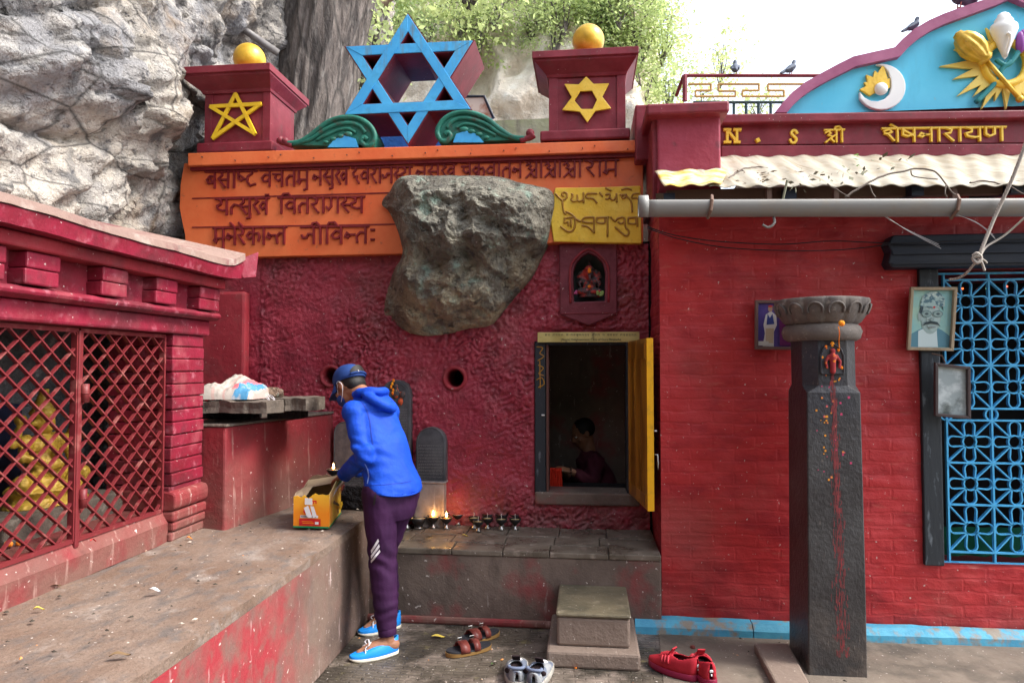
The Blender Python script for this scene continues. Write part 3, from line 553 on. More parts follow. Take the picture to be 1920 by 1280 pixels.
# ---- door: frame, sign, leaf (all fixed to the wall)
def pbox(px0, py0, px1, py1, Y, dep, z=None):        # box between two photograph corners on the plane Y
    a, c = at(px0, py0, Y=Y), at(px1, py1, Y=Y); return ((min(a.x, c.x), Y, min(a.z, c.z)), (max(a.x, c.x), Y+dep, max(a.z, c.z)))
df = MB(); YD = YB-.02
df.box(*pbox(1003, 643, 1023, 924, YD, .2)); jf = part('door_jamb', df, M['jamb'], sw, bevel=.004)
df = MB(); df.box(*pbox(1024, 643, 1029, 922, YD+.012, .16)); part('door_stop', df, mat('brown_stop', (.12, .05, .04), .6), sw)
df = MB(); df.box(*pbox(1174, 641, 1183, 924, YD+.004, .2)); part('door_jamb', df, M['jamb'], sw)
df = MB(); df.box(*pbox(1005, 640, 1183, 646, YD+.008, .18)); part('door_head', df, M['jamb'], sw)
df = MB(); df.box(*pbox(1003, 922, 1200, 950, YB-.035, .25)); part('door_sill', df, M['concrete'], sw, bevel=.012)
b = MB(); b.tube([at(1016, 778, Y=YD-.004), at(1021, 778, Y=YD-.012)], .006, 6); part('latch_pin', b, M['white'], jf)
b = MB()
for i, s in enumerate([[(1006,650),(1018,652),(1012,662),(1020,668),(1008,676)], [(1009,684),(1019,690),(1010,700),(1020,704)], [(1006,712),(1016,708),(1020,720),(1009,726)], [(1012,676),(1013,728)]]):
    b.tube(smooth_path([at(x, y, Y=YD-.001) for x, y in s], 4), .0038, 6)
part('gold_script', b, M['gold_letter'], jf)
dsg = MB(); dsg.box(*pbox(1008, 623, 1199, 641, YB-.055, .012)); sg = part('door_sign', dsg, mat('pale_gold_sign', (.62, .52, .2), .4, [dict(c=(.45, .36, .12), s=9), dict(c=(.25, .2, .1), s=14, lo=.62, hi=.7)], []), sw, bevel=.002)
tm = text_mesh('(Asura) Enlightenment Cave of Guru Rinpoche', .0215, .0008); p = at(1108, 636.6, Y=YB-.0562)
tm.transform(Matrix.Translation(p) @ Matrix.Rotation(R(90), 4, 'X')); link('sign_text', tm, M['navy'], sg)
b = MB(); x = 1022
while x < 1190:
    b.tube([at(x, 626.5, Y=YB-.0556), at(x+4, 626.3, Y=YB-.0556)], .0012, 5)
    for k in range(2):
        q = x + 1 + 2*k; b.tube([at(q, 626.5, Y=YB-.0556), at(q + random.uniform(-1, 1), 629.8, Y=YB-.0556)], .0011, 5)
    x += 5.2 if random.random() > .2 else 9
part('sign_script', b, M['navy'], sg)
H0, H1 = at(1176, 642, Y=YB-.03), at(1176, 921, Y=YB-.03); zt, zb = 1.712, .692
hx, hy = H0.x + .005, YB-.03; ex, ey = .352, 4.115; dv = V((ex-hx, ey-hy, 0)); dl = dv.length; dv.normalize(); nv = V((dv.y, -dv.x, 0))
if nv.x < 0: nv = -nv
def dbox(u0, u1, z0, z1, w0, w1):
    return [V((hx, hy, 0)) + dv*u + nv*w_ + V((0, 0, z)) for z in (z0, z1) for (u, w_) in ((u0, w0), (u1, w0), (u1, w1), (u0, w1))]
leaf = MB(); leaf.hexa(dbox(0, dl-.012, zb, zt, 0, .034)); lf = part('door_leaf', leaf, M['door_wood'], sw, bevel=.003, label='open yellow wooden door leaf')
b = MB(); b.hexa(dbox(dl-.012, dl, zb, zt, -.002, .037)); part('leaf_edge', b, M['door_edge'], lf)
b = MB()
for u0, u1, z0, z1 in ((.03, dl-.05, zb+.9, zt-.03), (.03, dl-.05, zb+.03, zb+.09)): b.hexa(dbox(u0, u1, z0, z1, -.006, .001))
for u in (.0, .19, .38): b.hexa(dbox(u+.02, u+.035, zb+.09, zb+.9, -.005, .001))
part('leaf_rail', b, M['door_wood'], lf)
b = MB(); e = V((hx, hy, 0)) + dv*(dl-.03) + nv*.04
b.tube([e + V((0, 0, 1.02)), e + nv*.025 + V((0, 0, 1.02)), e + nv*.028 + V((0, 0, .96)), e + nv*.028 + V((0, 0, .93))], .005, 8); b.tube([e + V((0, 0, 1.16)), e + nv*.022 + V((0, 0, 1.16))], .007, 8)
part('latch', b, mat('steel', (.5, .5, .5), .35, metal=.9), lf, smooth=True)
# cave behind the door
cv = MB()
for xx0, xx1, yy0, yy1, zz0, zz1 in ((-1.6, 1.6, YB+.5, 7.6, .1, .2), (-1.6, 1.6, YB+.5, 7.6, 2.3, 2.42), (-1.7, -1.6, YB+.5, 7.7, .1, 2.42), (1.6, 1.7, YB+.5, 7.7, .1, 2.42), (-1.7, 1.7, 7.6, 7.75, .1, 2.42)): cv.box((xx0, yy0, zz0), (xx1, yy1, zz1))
solo('cave_chamber', cv, M['near_black'], 'dark rock chamber seen through the open door', 'cave')

# ================================================================ boulder set in the wall
def boulder():
    out = [(738,365),(725,378),(722,390),(735,402),(752,436),(762,470),(752,490),(738,510),(722,560),(719,590),(735,605),(765,625),(800,632),(840,628),(880,618),(920,612),(945,585),(970,555),(1000,520),(1020,480),(1030,455),(1037,420),(1043,385),(1038,366),(1010,358),(975,350),(940,340),(880,338),(820,338),(775,338),(752,345)]
    P = [at(x, y, Y=YB) for x, y in out]; Q = []
    n = len(P)
    for i in range(n):
        for k in range(6):
            t = k/6; a, b_, c_, d_ = P[i-1], P[i], P[(i+1) % n], P[(i+2) % n]
            Q.append(.5*((2*b_) + (c_-a)*t + (2*a-5*b_+4*c_-d_)*t*t + (3*b_-a-3*c_+d_)*t**3))
    c = at(885, 470, Y=YB); N = len(Q); K = 56; g = []
    tilt = lambda x, z: 0
    def facets(p):                              # planar faces cut the lump
        x, z = p.x - c.x, p.z - c.z
        hl = .40 + (x + .33)*1.35               # dark left flank rising from the left edge
        hf = .36 + .10*z - .05*x                # front
        hb = .40 + (z + .30)*.75                # undercut at the bottom
        hr = .30 + (.52 - x)*.55
        ht = .36 + (.36 - z)*.9
        return min(hl, hf, hb, hr, ht)
    for j in range(K+1):
        s = 1 - j/K
        for i in range(N):
            q = c + (Q[i] - c)*s
            e = (1 - s**3.2)**.6 if s < 1 else 0
            h = max(.05, min(.42, facets(q)))*e
            v = V((q.x*3, 1.7, q.z*3))
            rg = noise.ridged_multi_fractal(v*1.1, 1.0, 2.1, 5, 1.0, 2.0)
            h += e*(.10*(rg-1.1)*.5 + .10*noise.fractal(v*1.2, 1, 2, 3) + .035*noise.fractal(v*4, .9, 2, 4) + .018*abs(noise.noise(v*9)))
            d = q.x - 0; cr = abs((q.x - at(960, 400, Y=YB).x)*.8 + (q.z - at(960, 400, Y=YB).z)*.6)
            g.append(V((q.x + .012*noise.noise(v*8)*e, YB + .06 - h - ((.07 + .10*max(0, min(1, (q.z-2.28)/.1))) if s < 1 else 0), q.z + .012*noise.noise(v*8 + V((4, 4, 4)))*e)))
    b = MB(); b.add(g, [(j*N+i, j*N+(i+1) % N, (j+1)*N+(i+1) % N, (j+1)*N+i) for j in range(K) for i in range(N)])
    return b
bo = solo('boulder', boulder(), M['boulder'], 'large rough mossy boulder bulging out of the red wall', 'boulder')
b = MB(); q = at(772, 500, Y=4.36)
for k in range(7): b.ball(at(771 + random.uniform(-6, 6), 497 + random.uniform(-14, 14), Y=4.40 + random.uniform(-.01, .02)), (.012, .006, .016), 8, 6)

# ================================================================ ornaments along the top of the wall
def star_pts(cx, cy, R0, n, rot, inner, Y, sx=1.0, skew=0):
    out = []
    for k in range(2*n):
        a = rot + math.pi*k/n; r = R0 if k % 2 == 0 else R0*inner
        out.append(at(cx + r*math.cos(a)*sx, cy - r*math.sin(a), Y=Y))
    return out
def post(name, label, body, base, cap, face_y, dep, Y, ball, ballz, front_only=False):
    """square rendered post: photograph x-range of shaft/base/cap on plane Y, heights from photograph rows"""
    t = thing(name, label, 'post', tuple(at((body[0]+body[1])/2, base[3], Y=Y)))
    z = lambda y: at(960, y, Y=Y).z + ((body[0]+body[1])/2 - 960)*0
    zz = lambda y: at((body[0]+body[1])/2, y, Y=Y).z
    X = lambda x: at(x, 200, Y=Y).x
    b = MB(); b.box((X(body[0]), Y, zz(body[3])), (X(body[1]), Y+dep, zz(body[2]))); part('shaft', b, M['maroon'], t, bevel=.005)
    for xa, xb in ((X(body[0])-.003, X(body[0])+.055), (X(body[1])-.055, X(body[1])+.003)): b = MB(); b.box((xa, Y-.008, zz(body[3])), (xb, Y-.0005, zz(body[2]))); part('edge_panel', b, M['maroon'], t, bevel=.002)
    b = MB(); b.box((X(base[0]), Y-.035, zz(base[3])), (X(base[1]), Y+dep+.03, zz(base[2]))); part('base', b, M['maroon'], t, bevel=.012)
    w0, w1 = X(cap[0]), X(cap[1]); zt, zb = zz(cap[2]), zz(cap[3]); hh = zt - zb; o0 = X(body[0]); o1 = X(body[1])
    for f, za, zb_ in ((.25, 0, .22), (.5, .22, .45), (.8, .45, .72), (1.0, .72, 1.0)):
        pass
    b = MB(); lv = [(.12, 0.0), (.2, .14), (.55, .38), (.85, .58), (.85, .66), (1.0, .68), (1.0, 1.0)]; rings = []
    for f, hz in lv:
        l, r = lerp(o0, w0, f), lerp(o1, w1, f); ov = abs(l-o0); y0, y1 = Y-ov, Y+dep+ov; zq = zb + hh*hz
        rings.append([(l, y0, zq), (r, y0, zq), (r, y1, zq), (l, y1, zq)])
    vs = [p for r_ in rings for p in r_]; m = len(rings)
    b.add(vs, [(i*4+k, i*4+(k+1) % 4, (i+1)*4+(k+1) % 4, (i+1)*4+k) for i in range(m-1) for k in range(4)] + [(3,2,1,0), tuple((m-1)*4+k for k in range(4))])
    part('cap', b, M['maroon'], t, bevel=.003)
    mid = (o0+o1)/2; b = MB(); b.box((mid-.19, Y+.06, zt), (mid+.17, Y+dep-.06, zt+.035)); part('cap_block', b, M['maroon'], t, bevel=.004)
    b = MB(); b.ball(at(ball[0], ball[1], Y=Y+dep*.5), ballz, 32, 20); part('finial_ball', b, M['gold'], t, True)
    return t
tl = post('gate_post', 'maroon gate post with a yellow five pointed star and gold ball', (386, 507, 172, 282), (374, 516, 268, 287), (352, 522, 137, 176), 0, .40, 4.615, (468, 112), .117)
P5 = [(443, 177), (400, 260), (490, 196), (396, 201), (479, 252)]
b = MB()
for i in range(5):
    p, q = at(*P5[i], Y=4.602), at(*P5[(i+1) % 5], Y=4.602); d = (q-p).normalized(); nn = V((-d.z, 0, d.x))*.0135; p = p - d*.004; q = q + d*.004
    b.prism([p+nn, q+nn*.9, q-nn*.9, p-nn], (0, -.014-.0012*i, 0))
part('pentagram', b, M['yellow'], tl)
tr = post('gate_post', 'maroon gate post with a solid gold six pointed star and gold ball', (1030, 1172, 142, 250), (1013, 1181, 245, 264), (1000, 1196, 105, 145), 0, .38, 4.615, (1103, 77), .113)
bm = bmesh.new(); S6 = [at(x, y, Y=4.603) for x, y in ((1099,145),(1113,159),(1142,158),(1129,183),(1146,205),(1116,210),(1101,231),(1087,211),(1054,208),(1072,184),(1058,159),(1085,160))]
H6 = [at(x, y, Y=4.603) for x, y in ((1088,173),(1110,172),(1119,189),(1111,206),(1090,206),(1077,190))]
for L in (S6, H6):
    vs = [bm.verts.new(p) for p in L]
    for i in range(len(vs)): bm.edges.new((vs[i], vs[(i+1) % len(vs)]))
bmesh.ops.triangle_fill(bm, use_beauty=True, edges=bm.edges[:]); r = bmesh.ops.extrude_face_region(bm, geom=bm.faces[:]); bmesh.ops.translate(bm, vec=(0, -.016, 0), verts=[v for v in r['geom'] if isinstance(v, bmesh.types.BMVert)])
bmesh.ops.recalc_face_normals(bm, faces=bm.faces); me = bpy.data.meshes.new('hexagram'); bm.to_mesh(me); bm.free(); link('hexagram', me, M['gold_panel'], tr, bevel=.003)

# big blue hexagram box
hx_ = thing('hexagram_ornament', 'large sky blue six pointed star with a deep maroon box behind', 'star ornament', tuple(at(765, 272, Y=4.62)))
TA = [(765, 24), (644, 218), (886, 207)]; TBt = [(645, 87), (890, 75), (765, 273)]
def bar_tri(T, wpx):
    c = (sum(p[0] for p in T)/3, sum(p[1] for p in T)/3); inn = []
    # inset triangle by wpx
    def off(a, b_):
        d = V((b_[0]-a[0], b_[1]-a[1])).normalized(); n_ = V((-d.y, d.x))
        if n_.dot(V((c[0]-a[0], c[1]-a[1]))) < 0: n_ = -n_
        return V(a) + n_*wpx, d
    L = [off(V(T[i]), V(T[(i+1) % 3])) for i in range(3)]
    for i in range(3):
        p, d = L[i-1]; q, e = L[i]; den = d.x*e.y - d.y*e.x; tt = ((q.x-p.x)*e.y - (q.y-p.y)*e.x)/den; inn.append(p + d*tt)
    return [(V(T[i]), V(T[(i+1) % 3]), inn[(i+1) % 3], inn[i]) for i in range(3)]
for T, yo in ((TA, 0), (TBt, .004)):
    for k, q in enumerate(bar_tri(T, 21)):
        b = MB(); pts = [at(p.x, p.y, Y=4.62) for p in q]; b.prism([p + V((0, yo + .0015*k, 0)) for p in pts], (0, .46 - yo*2, 0)); part('box_arm', b, M['maroon'], hx_)
    for k, q in enumerate(bar_tri([V(p)*.972 + V((765, 148))*.028 for p in T], 17.5)):
        b = MB(); pts = [at(p.x, p.y, Y=4.62) for p in q]; b.prism([p + V((0, yo + .0015*k - .001, 0)) for p in pts], (0, -.012, 0)); part('face_bar', b, M['blue'], hx_, bevel=.002)
for T in (((765,60),(750,84),(780,84)), ((684,106),(714,106),(697,133)), ((814,100),(847,98),(831,126)), ((694,170),(680,197),(709,195)), ((830,161),(816,190),(848,190)), ((745,211),(776,210),(760,240))):
    cx, cy = sum(p[0] for p in T)/3, sum(p[1] for p in T)/3
    b = MB(); b.prism([at(cx+(x-cx)*1.3, cy+(y-cy)*1.3, Y=5.0) for x, y in T], (0, .02, 0)); part('dark_back', b, M['navy'], hx_)  # near-black backs put the shade of depth into the small holes

# green scrolls
def scroll(mir, px, label):
    # profile in photograph pixels of the right-hand scroll, mirrored for the left one
    X = (lambda x: x) if not mir else (lambda x: px - x)
    Y0 = 4.60; t = thing('scroll_ornament', label, 'scroll', tuple(at(X(900), 270, Y=Y0)))
    dyf = (lambda x: (900-x)*-.031 if not mir else (900-x)*.031 + 9)
    A = lambda x, y, d=0: at(X(x), y + (9 if mir else 0), Y=Y0 - d)
    ol = [(985, 262), (962, 260), (940, 246), (915, 226), (892, 215), (868, 212), (845, 216), (826, 230), (817, 248), (822, 266), (836, 271), (848, 262), (900, 265)]
    b = MB(); b.prism([A(x, y) for x, y in ol], (0, .2, 0)); part('scroll_body', b, M['green'], t, bevel=.006)
    for rr, pts in enumerate([[(984, 260), (960, 257), (938, 243), (914, 224), (892, 214), (868, 211), (845, 216), (828, 229), (820, 247), (826, 262), (837, 265), (845, 256), (840, 249), (834, 253)], [(975, 262), (940, 252), (915, 235), (890, 225), (866, 222), (848, 228), (838, 240)], [(930, 254), (905, 242), (885, 234), (868, 233), (856, 240)]]):
        b = MB(); b.tube(smooth_path([A(x, y, .002*rr) for x, y in pts], 5), .019 - .004*rr, 8); part('scroll_ridge', b, M['green'], t, True)
    b = MB(); b.prism([A(x, y, .004) for x, y in ((850, 268), (856, 252), (875, 246), (895, 253), (908, 268))], (0, -.01, 0)); part('blue_inset', b, M['blue'], t)
    b = MB()
    for x, y, r in ((870, 243, .028), (884, 247, .024), (898, 252, .022), (912, 258, .018)): b.ball(A(x, y, .008), (r*1.2, .014, r*.7), 10, 6)
    part('leaf_relief', b, M['green'], t, True)
    b = MB(); b.tube(smooth_path([A(x, y, .0) for x, y in ((975, 264), (992, 258), (1000, 252))], 4), [.02, .02, .02, .02, .024, .026, .028, .03, .026][:9], 10); b.ball(A(994, 250, 0), .03, 12, 8) if not mir else b.ball(A(988, 256, 0), .028, 12, 8); part('scroll_tip', b, M['maroon'], t, True)
scroll(False, 0, 'dark green carved scroll right of the blue star')
scroll(True, 1523, 'dark green carved scroll left of the blue star')

# ================================================================ right-hand red building
YR, RX0 = 4.16, .432
rb = thing('red_building', 'red painted brick shrine building with iron roof and blue pediment', 'building', (2, 4.4, 0))
WX0, WX1 = at(1738, 800, Y=YR).x, 3.3; WZ0, WZ1 = at(1800, 1058, Y=YR).z, at(1800, 505, Y=YR).z
def wallgrid(xr, zr, Y, step, amp, skip):
    xs = [xr[0] + (xr[1]-xr[0])*i/int((xr[1]-xr[0])/step) for i in range(int((xr[1]-xr[0])/step)+1)]; xs = sorted(set(xs + [WX0, WX1]))
    zs = [zr[0] + (zr[1]-zr[0])*i/int((zr[1]-zr[0])/step) for i in range(int((zr[1]-zr[0])/step)+1)]; zs = sorted(set(zs + [WZ0, WZ1])); b = MB()
    for z in zs:
        row = round(z/.075)
        for x in xs:
            ph = (z/.075) % 1.0; edge = max(0, 1 - min(ph, 1-ph)/.16)
            px_ = ((x + (.12 if row % 2 else 0) + .02*noise.noise(V((row*3.1, 1, 2))))/.23) % 1.0; ev = max(0, 1 - min(px_, 1-px_)/.06)
            msk = .5 + .6*noise.noise(V((x*2.2, 4, z*2.2)))
            d = amp*(.5*fb((x*4, 1, z*7), 1, 3) + .28*noise.noise(V((x*9, 2, z*20))) - .28*max(0, msk)*max(edge, ev*.5))
            if abs(x - xr[0]) < .02: d *= .2
            b.v.append(V((x, Y - d, z)))
    nx = len(xs)
    for j in range(len(zs)-1):
        for i in range(nx-1):
            if skip((xs[i]+xs[i+1])/2, (zs[j]+zs[j+1])/2): continue
            b.f.append((j*nx+i, j*nx+i+1, (j+1)*nx+i+1, (j+1)*nx+i))
    return b
inwin = lambda x, z: WX0 < x < WX1 and WZ0 < z < WZ1
part('brick_face', wallgrid((RX0, 4.6), (0, 2.58), YR, .012, .011, inwin), M['red_brick'], rb, smooth=True, recalc=False)
b = MB(); b.box((RX0+.012, YR+.03, 0), (WX0, 4.9, 2.55)); b.box((WX1, YR+.03, 0), (4.6, 4.9, 2.55)); b.box((WX0, YR+.03, 0), (WX1, 4.9, WZ0)); b.box((WX0, YR+.03, WZ1), (WX1, 4.9, 2.55)); part('core', b, M['red_plaster'], rb)
n1, n2 = 30, 110; b = MB(); g = []
for j in range(n2+1):
    z = 2.62*j/n2
    for i in range(n1+1):
        y = lerp(YR-.002, 4.95, i/n1); g.append((RX0 - .01*fb((y*5, 3, z*9), 1, 3)*(min(1, i/2)), y, z))
b.add(g, [(j*(n1+1)+i, (j+1)*(n1+1)+i, (j+1)*(n1+1)+i+1, j*(n1+1)+i+1) for j in range(n2) for i in range(n1)]); part('return_face', b, M['red_brick_side'], rb, smooth=True, recalc=False)
# skirting
for k, (xa, xb, zt) in enumerate(((.27, .93, .072), (.936, 1.30, .07), (1.30, 4.0, .075))):
    b = MB(); n = int((xb-xa)/.06)+2; L = []
    for i in range(n+1):
        x = lerp(xa, xb, i/n); wv = .006*fb((x*7, k, 0)); y0 = YR - .10 + wv + .03*max(0, x-1.3)
        for (yy, zz) in ((y0, 0), (y0+.004, zt*.55), (y0+.035, zt+wv*.6), (YR-.012, zt+.006+wv), (YR-.012, 0)): L.append((x, yy, zz))
    b.add(L, [(i*5+a, i*5+(a+1) % 5, (i+1)*5+(a+1) % 5, (i+1)*5+a) for i in range(n) for a in range(5)] + [(0,1,2,3,4), tuple(n*5+a for a in range(5))]); part('skirting', b, M['skirt_blue'], rb)
# pier at the left end of the roof
PY = 4.22; b = MB(); p0, p1 = at(1232, 200, Y=PY), at(1352, 318, Y=PY); b.box((p0.x, PY, 2.5), (p1.x, PY+.6, at(1290, 210, Y=PY).z)); part('pier', b, mat('dusty_maroon_plaster', (.27, .03, .055), .6, [dict(c=(.33, .05, .085), s=5), dict(c=(.12, .03, .04), s=7, lo=.6, hi=.72)], [('noise', 25, .4, .012)]), rb, bevel=.012)
b = MB(); c0, c1 = at(1212, 216, Y=PY-.08), at(1368, 188, Y=PY-.08); b.box((c0.x, PY-.08, c0.z), (c1.x, PY+.66, c1.z)); part('pier_cap', b, M['maroon'], rb, bevel=.014)
b = MB(); c0, c1 = at(1193, 206, Y=PY+.2), at(1318, 180, Y=PY+.2); b.box((c0.x, PY+.30, 2.9), (c1.x, PY+.95, c1.z)); part('pier_step', b, M['maroon'], rb, bevel=.012)
b = MB(); b.box((RX0-.03, PY+.02, 2.56), (RX0+.04, 4.95, at(1228, 214, Y=4.4).z)); part('side_parapet', b, M['maroon'], rb, bevel=.01)
# fascia, ledge
YA = 4.80; xl, xr_ = at(1352, 250, Y=YA).x, 4.6
def strip(y0a, y0b, y1a, y1b, Y, dep, name, m, bev=.004):
    L = lambda ya, yb: (at(1352, ya, Y=Y), at(1920, yb, Y=Y))
    a, c = L(y0a, y0b); d, e = L(y1a, y1b); k = (xr_ - a.x)/(c.x - a.x); c = a + (c-a)*k; e = d + (e-d)*k
    b = MB(); b.hexa([d, e, e+V((0, dep, 0)), d+V((0, dep, 0)), a, c, c+V((0, dep, 0)), a+V((0, dep, 0))]); return part(name, b, m, rb, bevel=bev)
fz = strip(232, 222, 272, 268, YA, .3, 'name_board', M['maroon'])
strip(273, 269, 296, 292, YA-.03, .3, 'board_foot', M['maroon'], .008)
strip(214, 206, 231, 221, YA-.06, .4, 'board_coping', M['maroon'], .008)
b = MB()
def gl(x, y): return at(1220 + x/2.667, y/2.667, Y=YA-.001)
def gst(pts, th=.016, wd=.026, k=0):
    b.stroke([(p.x, p.z) for p in [gl(*q) for q in pts]], wd, th + .0006*k, (0, YA-.001, 0), (1, 0, 0), (0, 0, 1))
for k, s in enumerate([[(382, 652), (382, 712)], [(382, 652), (430, 712)], [(430, 652), (430, 712)], [(368, 651), (396, 651)], [(416, 651), (447, 651)], [(368, 714), (396, 714)], [(418, 714), (442, 714)]]): gst(s, wd=.02, k=k)
LT_ = lambda: part('raised_letter', b, M['gold_panel'], fz)
LT_(); b = MB(); gst([(534, 702), (536, 706)], wd=.03); LT_(); b = MB()
for k, s in enumerate([[(730, 668), (722, 656), (708, 656), (702, 668), (712, 682), (724, 692), (726, 706), (714, 717), (702, 714), (696, 702)]]): gst([(p.x, p.y) for p in smooth_path([(*q, 0) for q in s], 4)], wd=.018, k=k)
LT_(); b = MB(); word(b, ['श्र', 'ी'], 1545, 1582, (245, 244), 268, YA-.001, .016, True, .155)
LT_(); b = MB(); word(b, ['श', 'े', 'ष', 'न', 'ा', 'र', 'ा', 'य', 'ण'], 1653, 1884, (242, 239), 267, YA-.001, .016, True, .155)
LT_()
# pediment
YP = 4.86
po = [(1449,216),(1465,196),(1482,178),(1505,160),(1539,141),(1565,127),(1595,112),(1635,103),(1672,95),(1686,80),(1708,61),(1735,45),(1762,33),(1812,15),(1862,-1),(1889,-14)]
pi_ = [(1472,216),(1486,199),(1500,186),(1520,172),(1548,156),(1572,144),(1600,130),(1640,121),(1682,112),(1698,94),(1718,77),(1742,62),(1766,51),(1815,33),(1862,16),(1889,3)]
ax = at(1889, 100, Y=YP).x
def both(pts): 
    L = [at(x, y, Y=YP) for x, y in pts]; return L + [V((2*ax - p.x, p.y, p.z)) for p in reversed(L[:-1])]
o3, i3 = both(po), both(pi_); b = MB(); n = len(o3)
for i in range(n-1): b.hexa([i3[i]+V((0,-.05,0)), i3[i+1]+V((0,-.05,0)), i3[i+1]+V((0,.14,0)), i3[i]+V((0,.14,0)), o3[i]+V((0,-.05,0)), o3[i+1]+V((0,-.05,0)), o3[i+1]+V((0,.14,0)), o3[i]+V((0,.14,0))])
bm = bmesh.new(); me = b.mesh('pediment_rim'); bm.from_mesh(me); bmesh.ops.remove_doubles(bm, verts=bm.verts, dist=1e-4)
bmesh.ops.delete(bm, geom=[f for f in bm.faces if all(len(e.link_faces) > 2 for e in f.edges) and False], context='FACES'); bm.to_mesh(me); bm.free()
pr = part('pediment_rim', me, mat('lilac_maroon_rim', (.30, .075, .16), .55, [dict(c=(.38, .12, .22), s=5)], [('noise', 30, .2, .006)]), rb)
b = MB(); cpt = V((ax, YP, i3[0].z)); b.add([cpt] + i3, [(0, i+1, i+2) for i in range(len(i3)-1)])
pp = part('pediment_panel', b, M['pedi_blue'], rb)
b = MB(); b.add([cpt + V((0,.13,0))] + [p + V((0,.13,0)) for p in o3], [(0, i+2, i+1) for i in range(n-1)]); part('pediment_back', b, M['maroon'], rb)
Pp = lambda x, y, d=0: at(x, y, Y=YP-d)
# crescent with flower and moon face
co = [(1649 + 46*math.cos(a), 166 + 43*math.sin(a)) for a in [R(-102 + 12*i) for i in range(26)]]
ci = [(1640 + 36*math.cos(a), 155 + 36*math.sin(a)) for a in [R(165 - 11.4*i) for i in range(20)]]
ci = [(1609, 175), (1618, 186), (1630, 192), (1643, 193), (1655, 189), (1664, 180), (1668, 168), (1667, 152), (1662, 138), (1654, 128)]
co = [(x, y) for x, y in co if not (x < 1607)]
b = MB(); b.prism([Pp(x, y) for x, y in co + ci], (0, -.03, 0)); part('crescent_moon', b, M['white'], pp, bevel=.006)
b = MB()
for k, (x, y, l, r_) in enumerate(((1618, 157, 0, 0), (1622, 143, 0, 0), (1638, 135, 0, 0), (1653, 124, 0, 0), (1610, 170, 0, 0), (1665, 150, 0, 0))):
    c = V((1648, 172)); d = (V((x, y)) - c); n_ = V((-d.y, d.x)).normalized()*11; m_ = c + d*.5
    b.prism([Pp(*p) + V((0, -.001*k, 0)) for p in (c, m_ + n_, c + d, m_ - n_)], (0, -.022, 0))
part('flower_petals', b, M['gold_panel'], pp)
b = MB(); b.ball(Pp(1652, 167, .03), (.044, .03, .044), 16, 10); part('moon_face', b, M['shell'], pp, True)
# sun with emblems
b = MB(); sc = (1885, 119)
tips = [(1759,127),(1784,151),(1791,183),(1821,184),(1836,208),(1861,193),(1882,208),(1785,96),(1844,56),(1815,66)]
tips += [(3770-x, y) for x, y in tips if x < 1880]
for k, tp in enumerate(tips):
    d = (V(tp) - V(sc)).normalized(); n_ = V((-d.y, d.x)); wdt = 13 if (V(tp)-V(sc)).length > 95 else 11
    q = [V(sc) + d*34 + n_*wdt, V(tp), V(sc) + d*34 - n_*wdt]; yb_ = YP - .001 - .0012*k
    b.prism([V((at(p.x, p.y, Y=YP).x, yb_, at(p.x, p.y, Y=YP).z)) for p in q], (0, -.022, 0))
part('sun_rays', b, mat('sun_yellow', (.86, .66, .16), .5, [dict(c=(.8, .56, .1), s=9)], []), pp, bevel=.002)
b = MB(); rg = [Pp(sc[0] + 40*math.cos(a), sc[1] + 40*math.sin(a), .03) for a in [2*math.pi*i/40 for i in range(41)]]; b.tube(rg, .026, 10, False); part('sun_ring', b, M['gold_panel'], pp, True)
b = MB(); b.tube([Pp(1845, 108, .06), Pp(1912, 186, .055)], .014, 10); b.ball(Pp(1912, 186, .055), .024, 12, 8)
mh = Pp(1822, 88, .07); dm = (Pp(1845, 108, .07) - mh).normalized(); Mx = dm.to_track_quat('Z', 'Y').to_matrix()
mbm = MB(); mbm.lathe([(.0, -.14), (.03, -.13), (.035, -.11), (.05, -.1), (.074, -.055), (.082, -.0), (.072, .055), (.05, .095), (.045, .105), (.05, .12), (.03, .14), (0, .145)], n=48, fn=lambda a, i: 1 + (-.16*abs(math.cos(a*4))**4 if 3 < i < 8 else 0))
b.add([mh + Mx @ V((v.x, v.y, v.z)) for v in mbm.v], mbm.f); part('mace', b, M['gold'], pp, True)
cb_ = MB(); cb_.lathe([(0, 0), (.016, .02), (.05, .12), (.085, .22), (.105, .28), (.1, .32), (.07, .35), (.072, .365), (.05, .4), (.045, .42), (.02, .44), (0, .445)], n=24, sy=.55)
b = MB(); cc = Pp(1884, 112, .06); b.add([cc + V((v.x*.82, v.y, v.z*.72)) for v in cb_.v], cb_.f); b.tube(smooth_path([Pp(1886, 106, .10), Pp(1895, 70, .115), Pp(1889, 62, .115)], 5), .01, 8); part('conch_shell', b, M['shell'], pp, True)
b = MB(); b.tube(smooth_path([Pp(1830, 192, .03), Pp(1862, 160, .035), Pp(1880, 128, .05), Pp(1895, 118, .055), Pp(1912, 95, .055), Pp(1925, 88, .055)], 5), .017, 10); b.tube(smooth_path([Pp(1868, 112, .05), Pp(1875, 118, .055), Pp(1886, 122, .055), Pp(1895, 115, .055)], 4), .015, 8); part('lotus_stem', b, M['teal'], pp, True)
b = MB()
for k in range(5): b.ball(Pp(1925 + 6*(k-2), 72 + abs(k-2)*4, .06), (.028, .03, .075), 10, 8)
part('lotus_flower', b, M['purple'], pp, True)

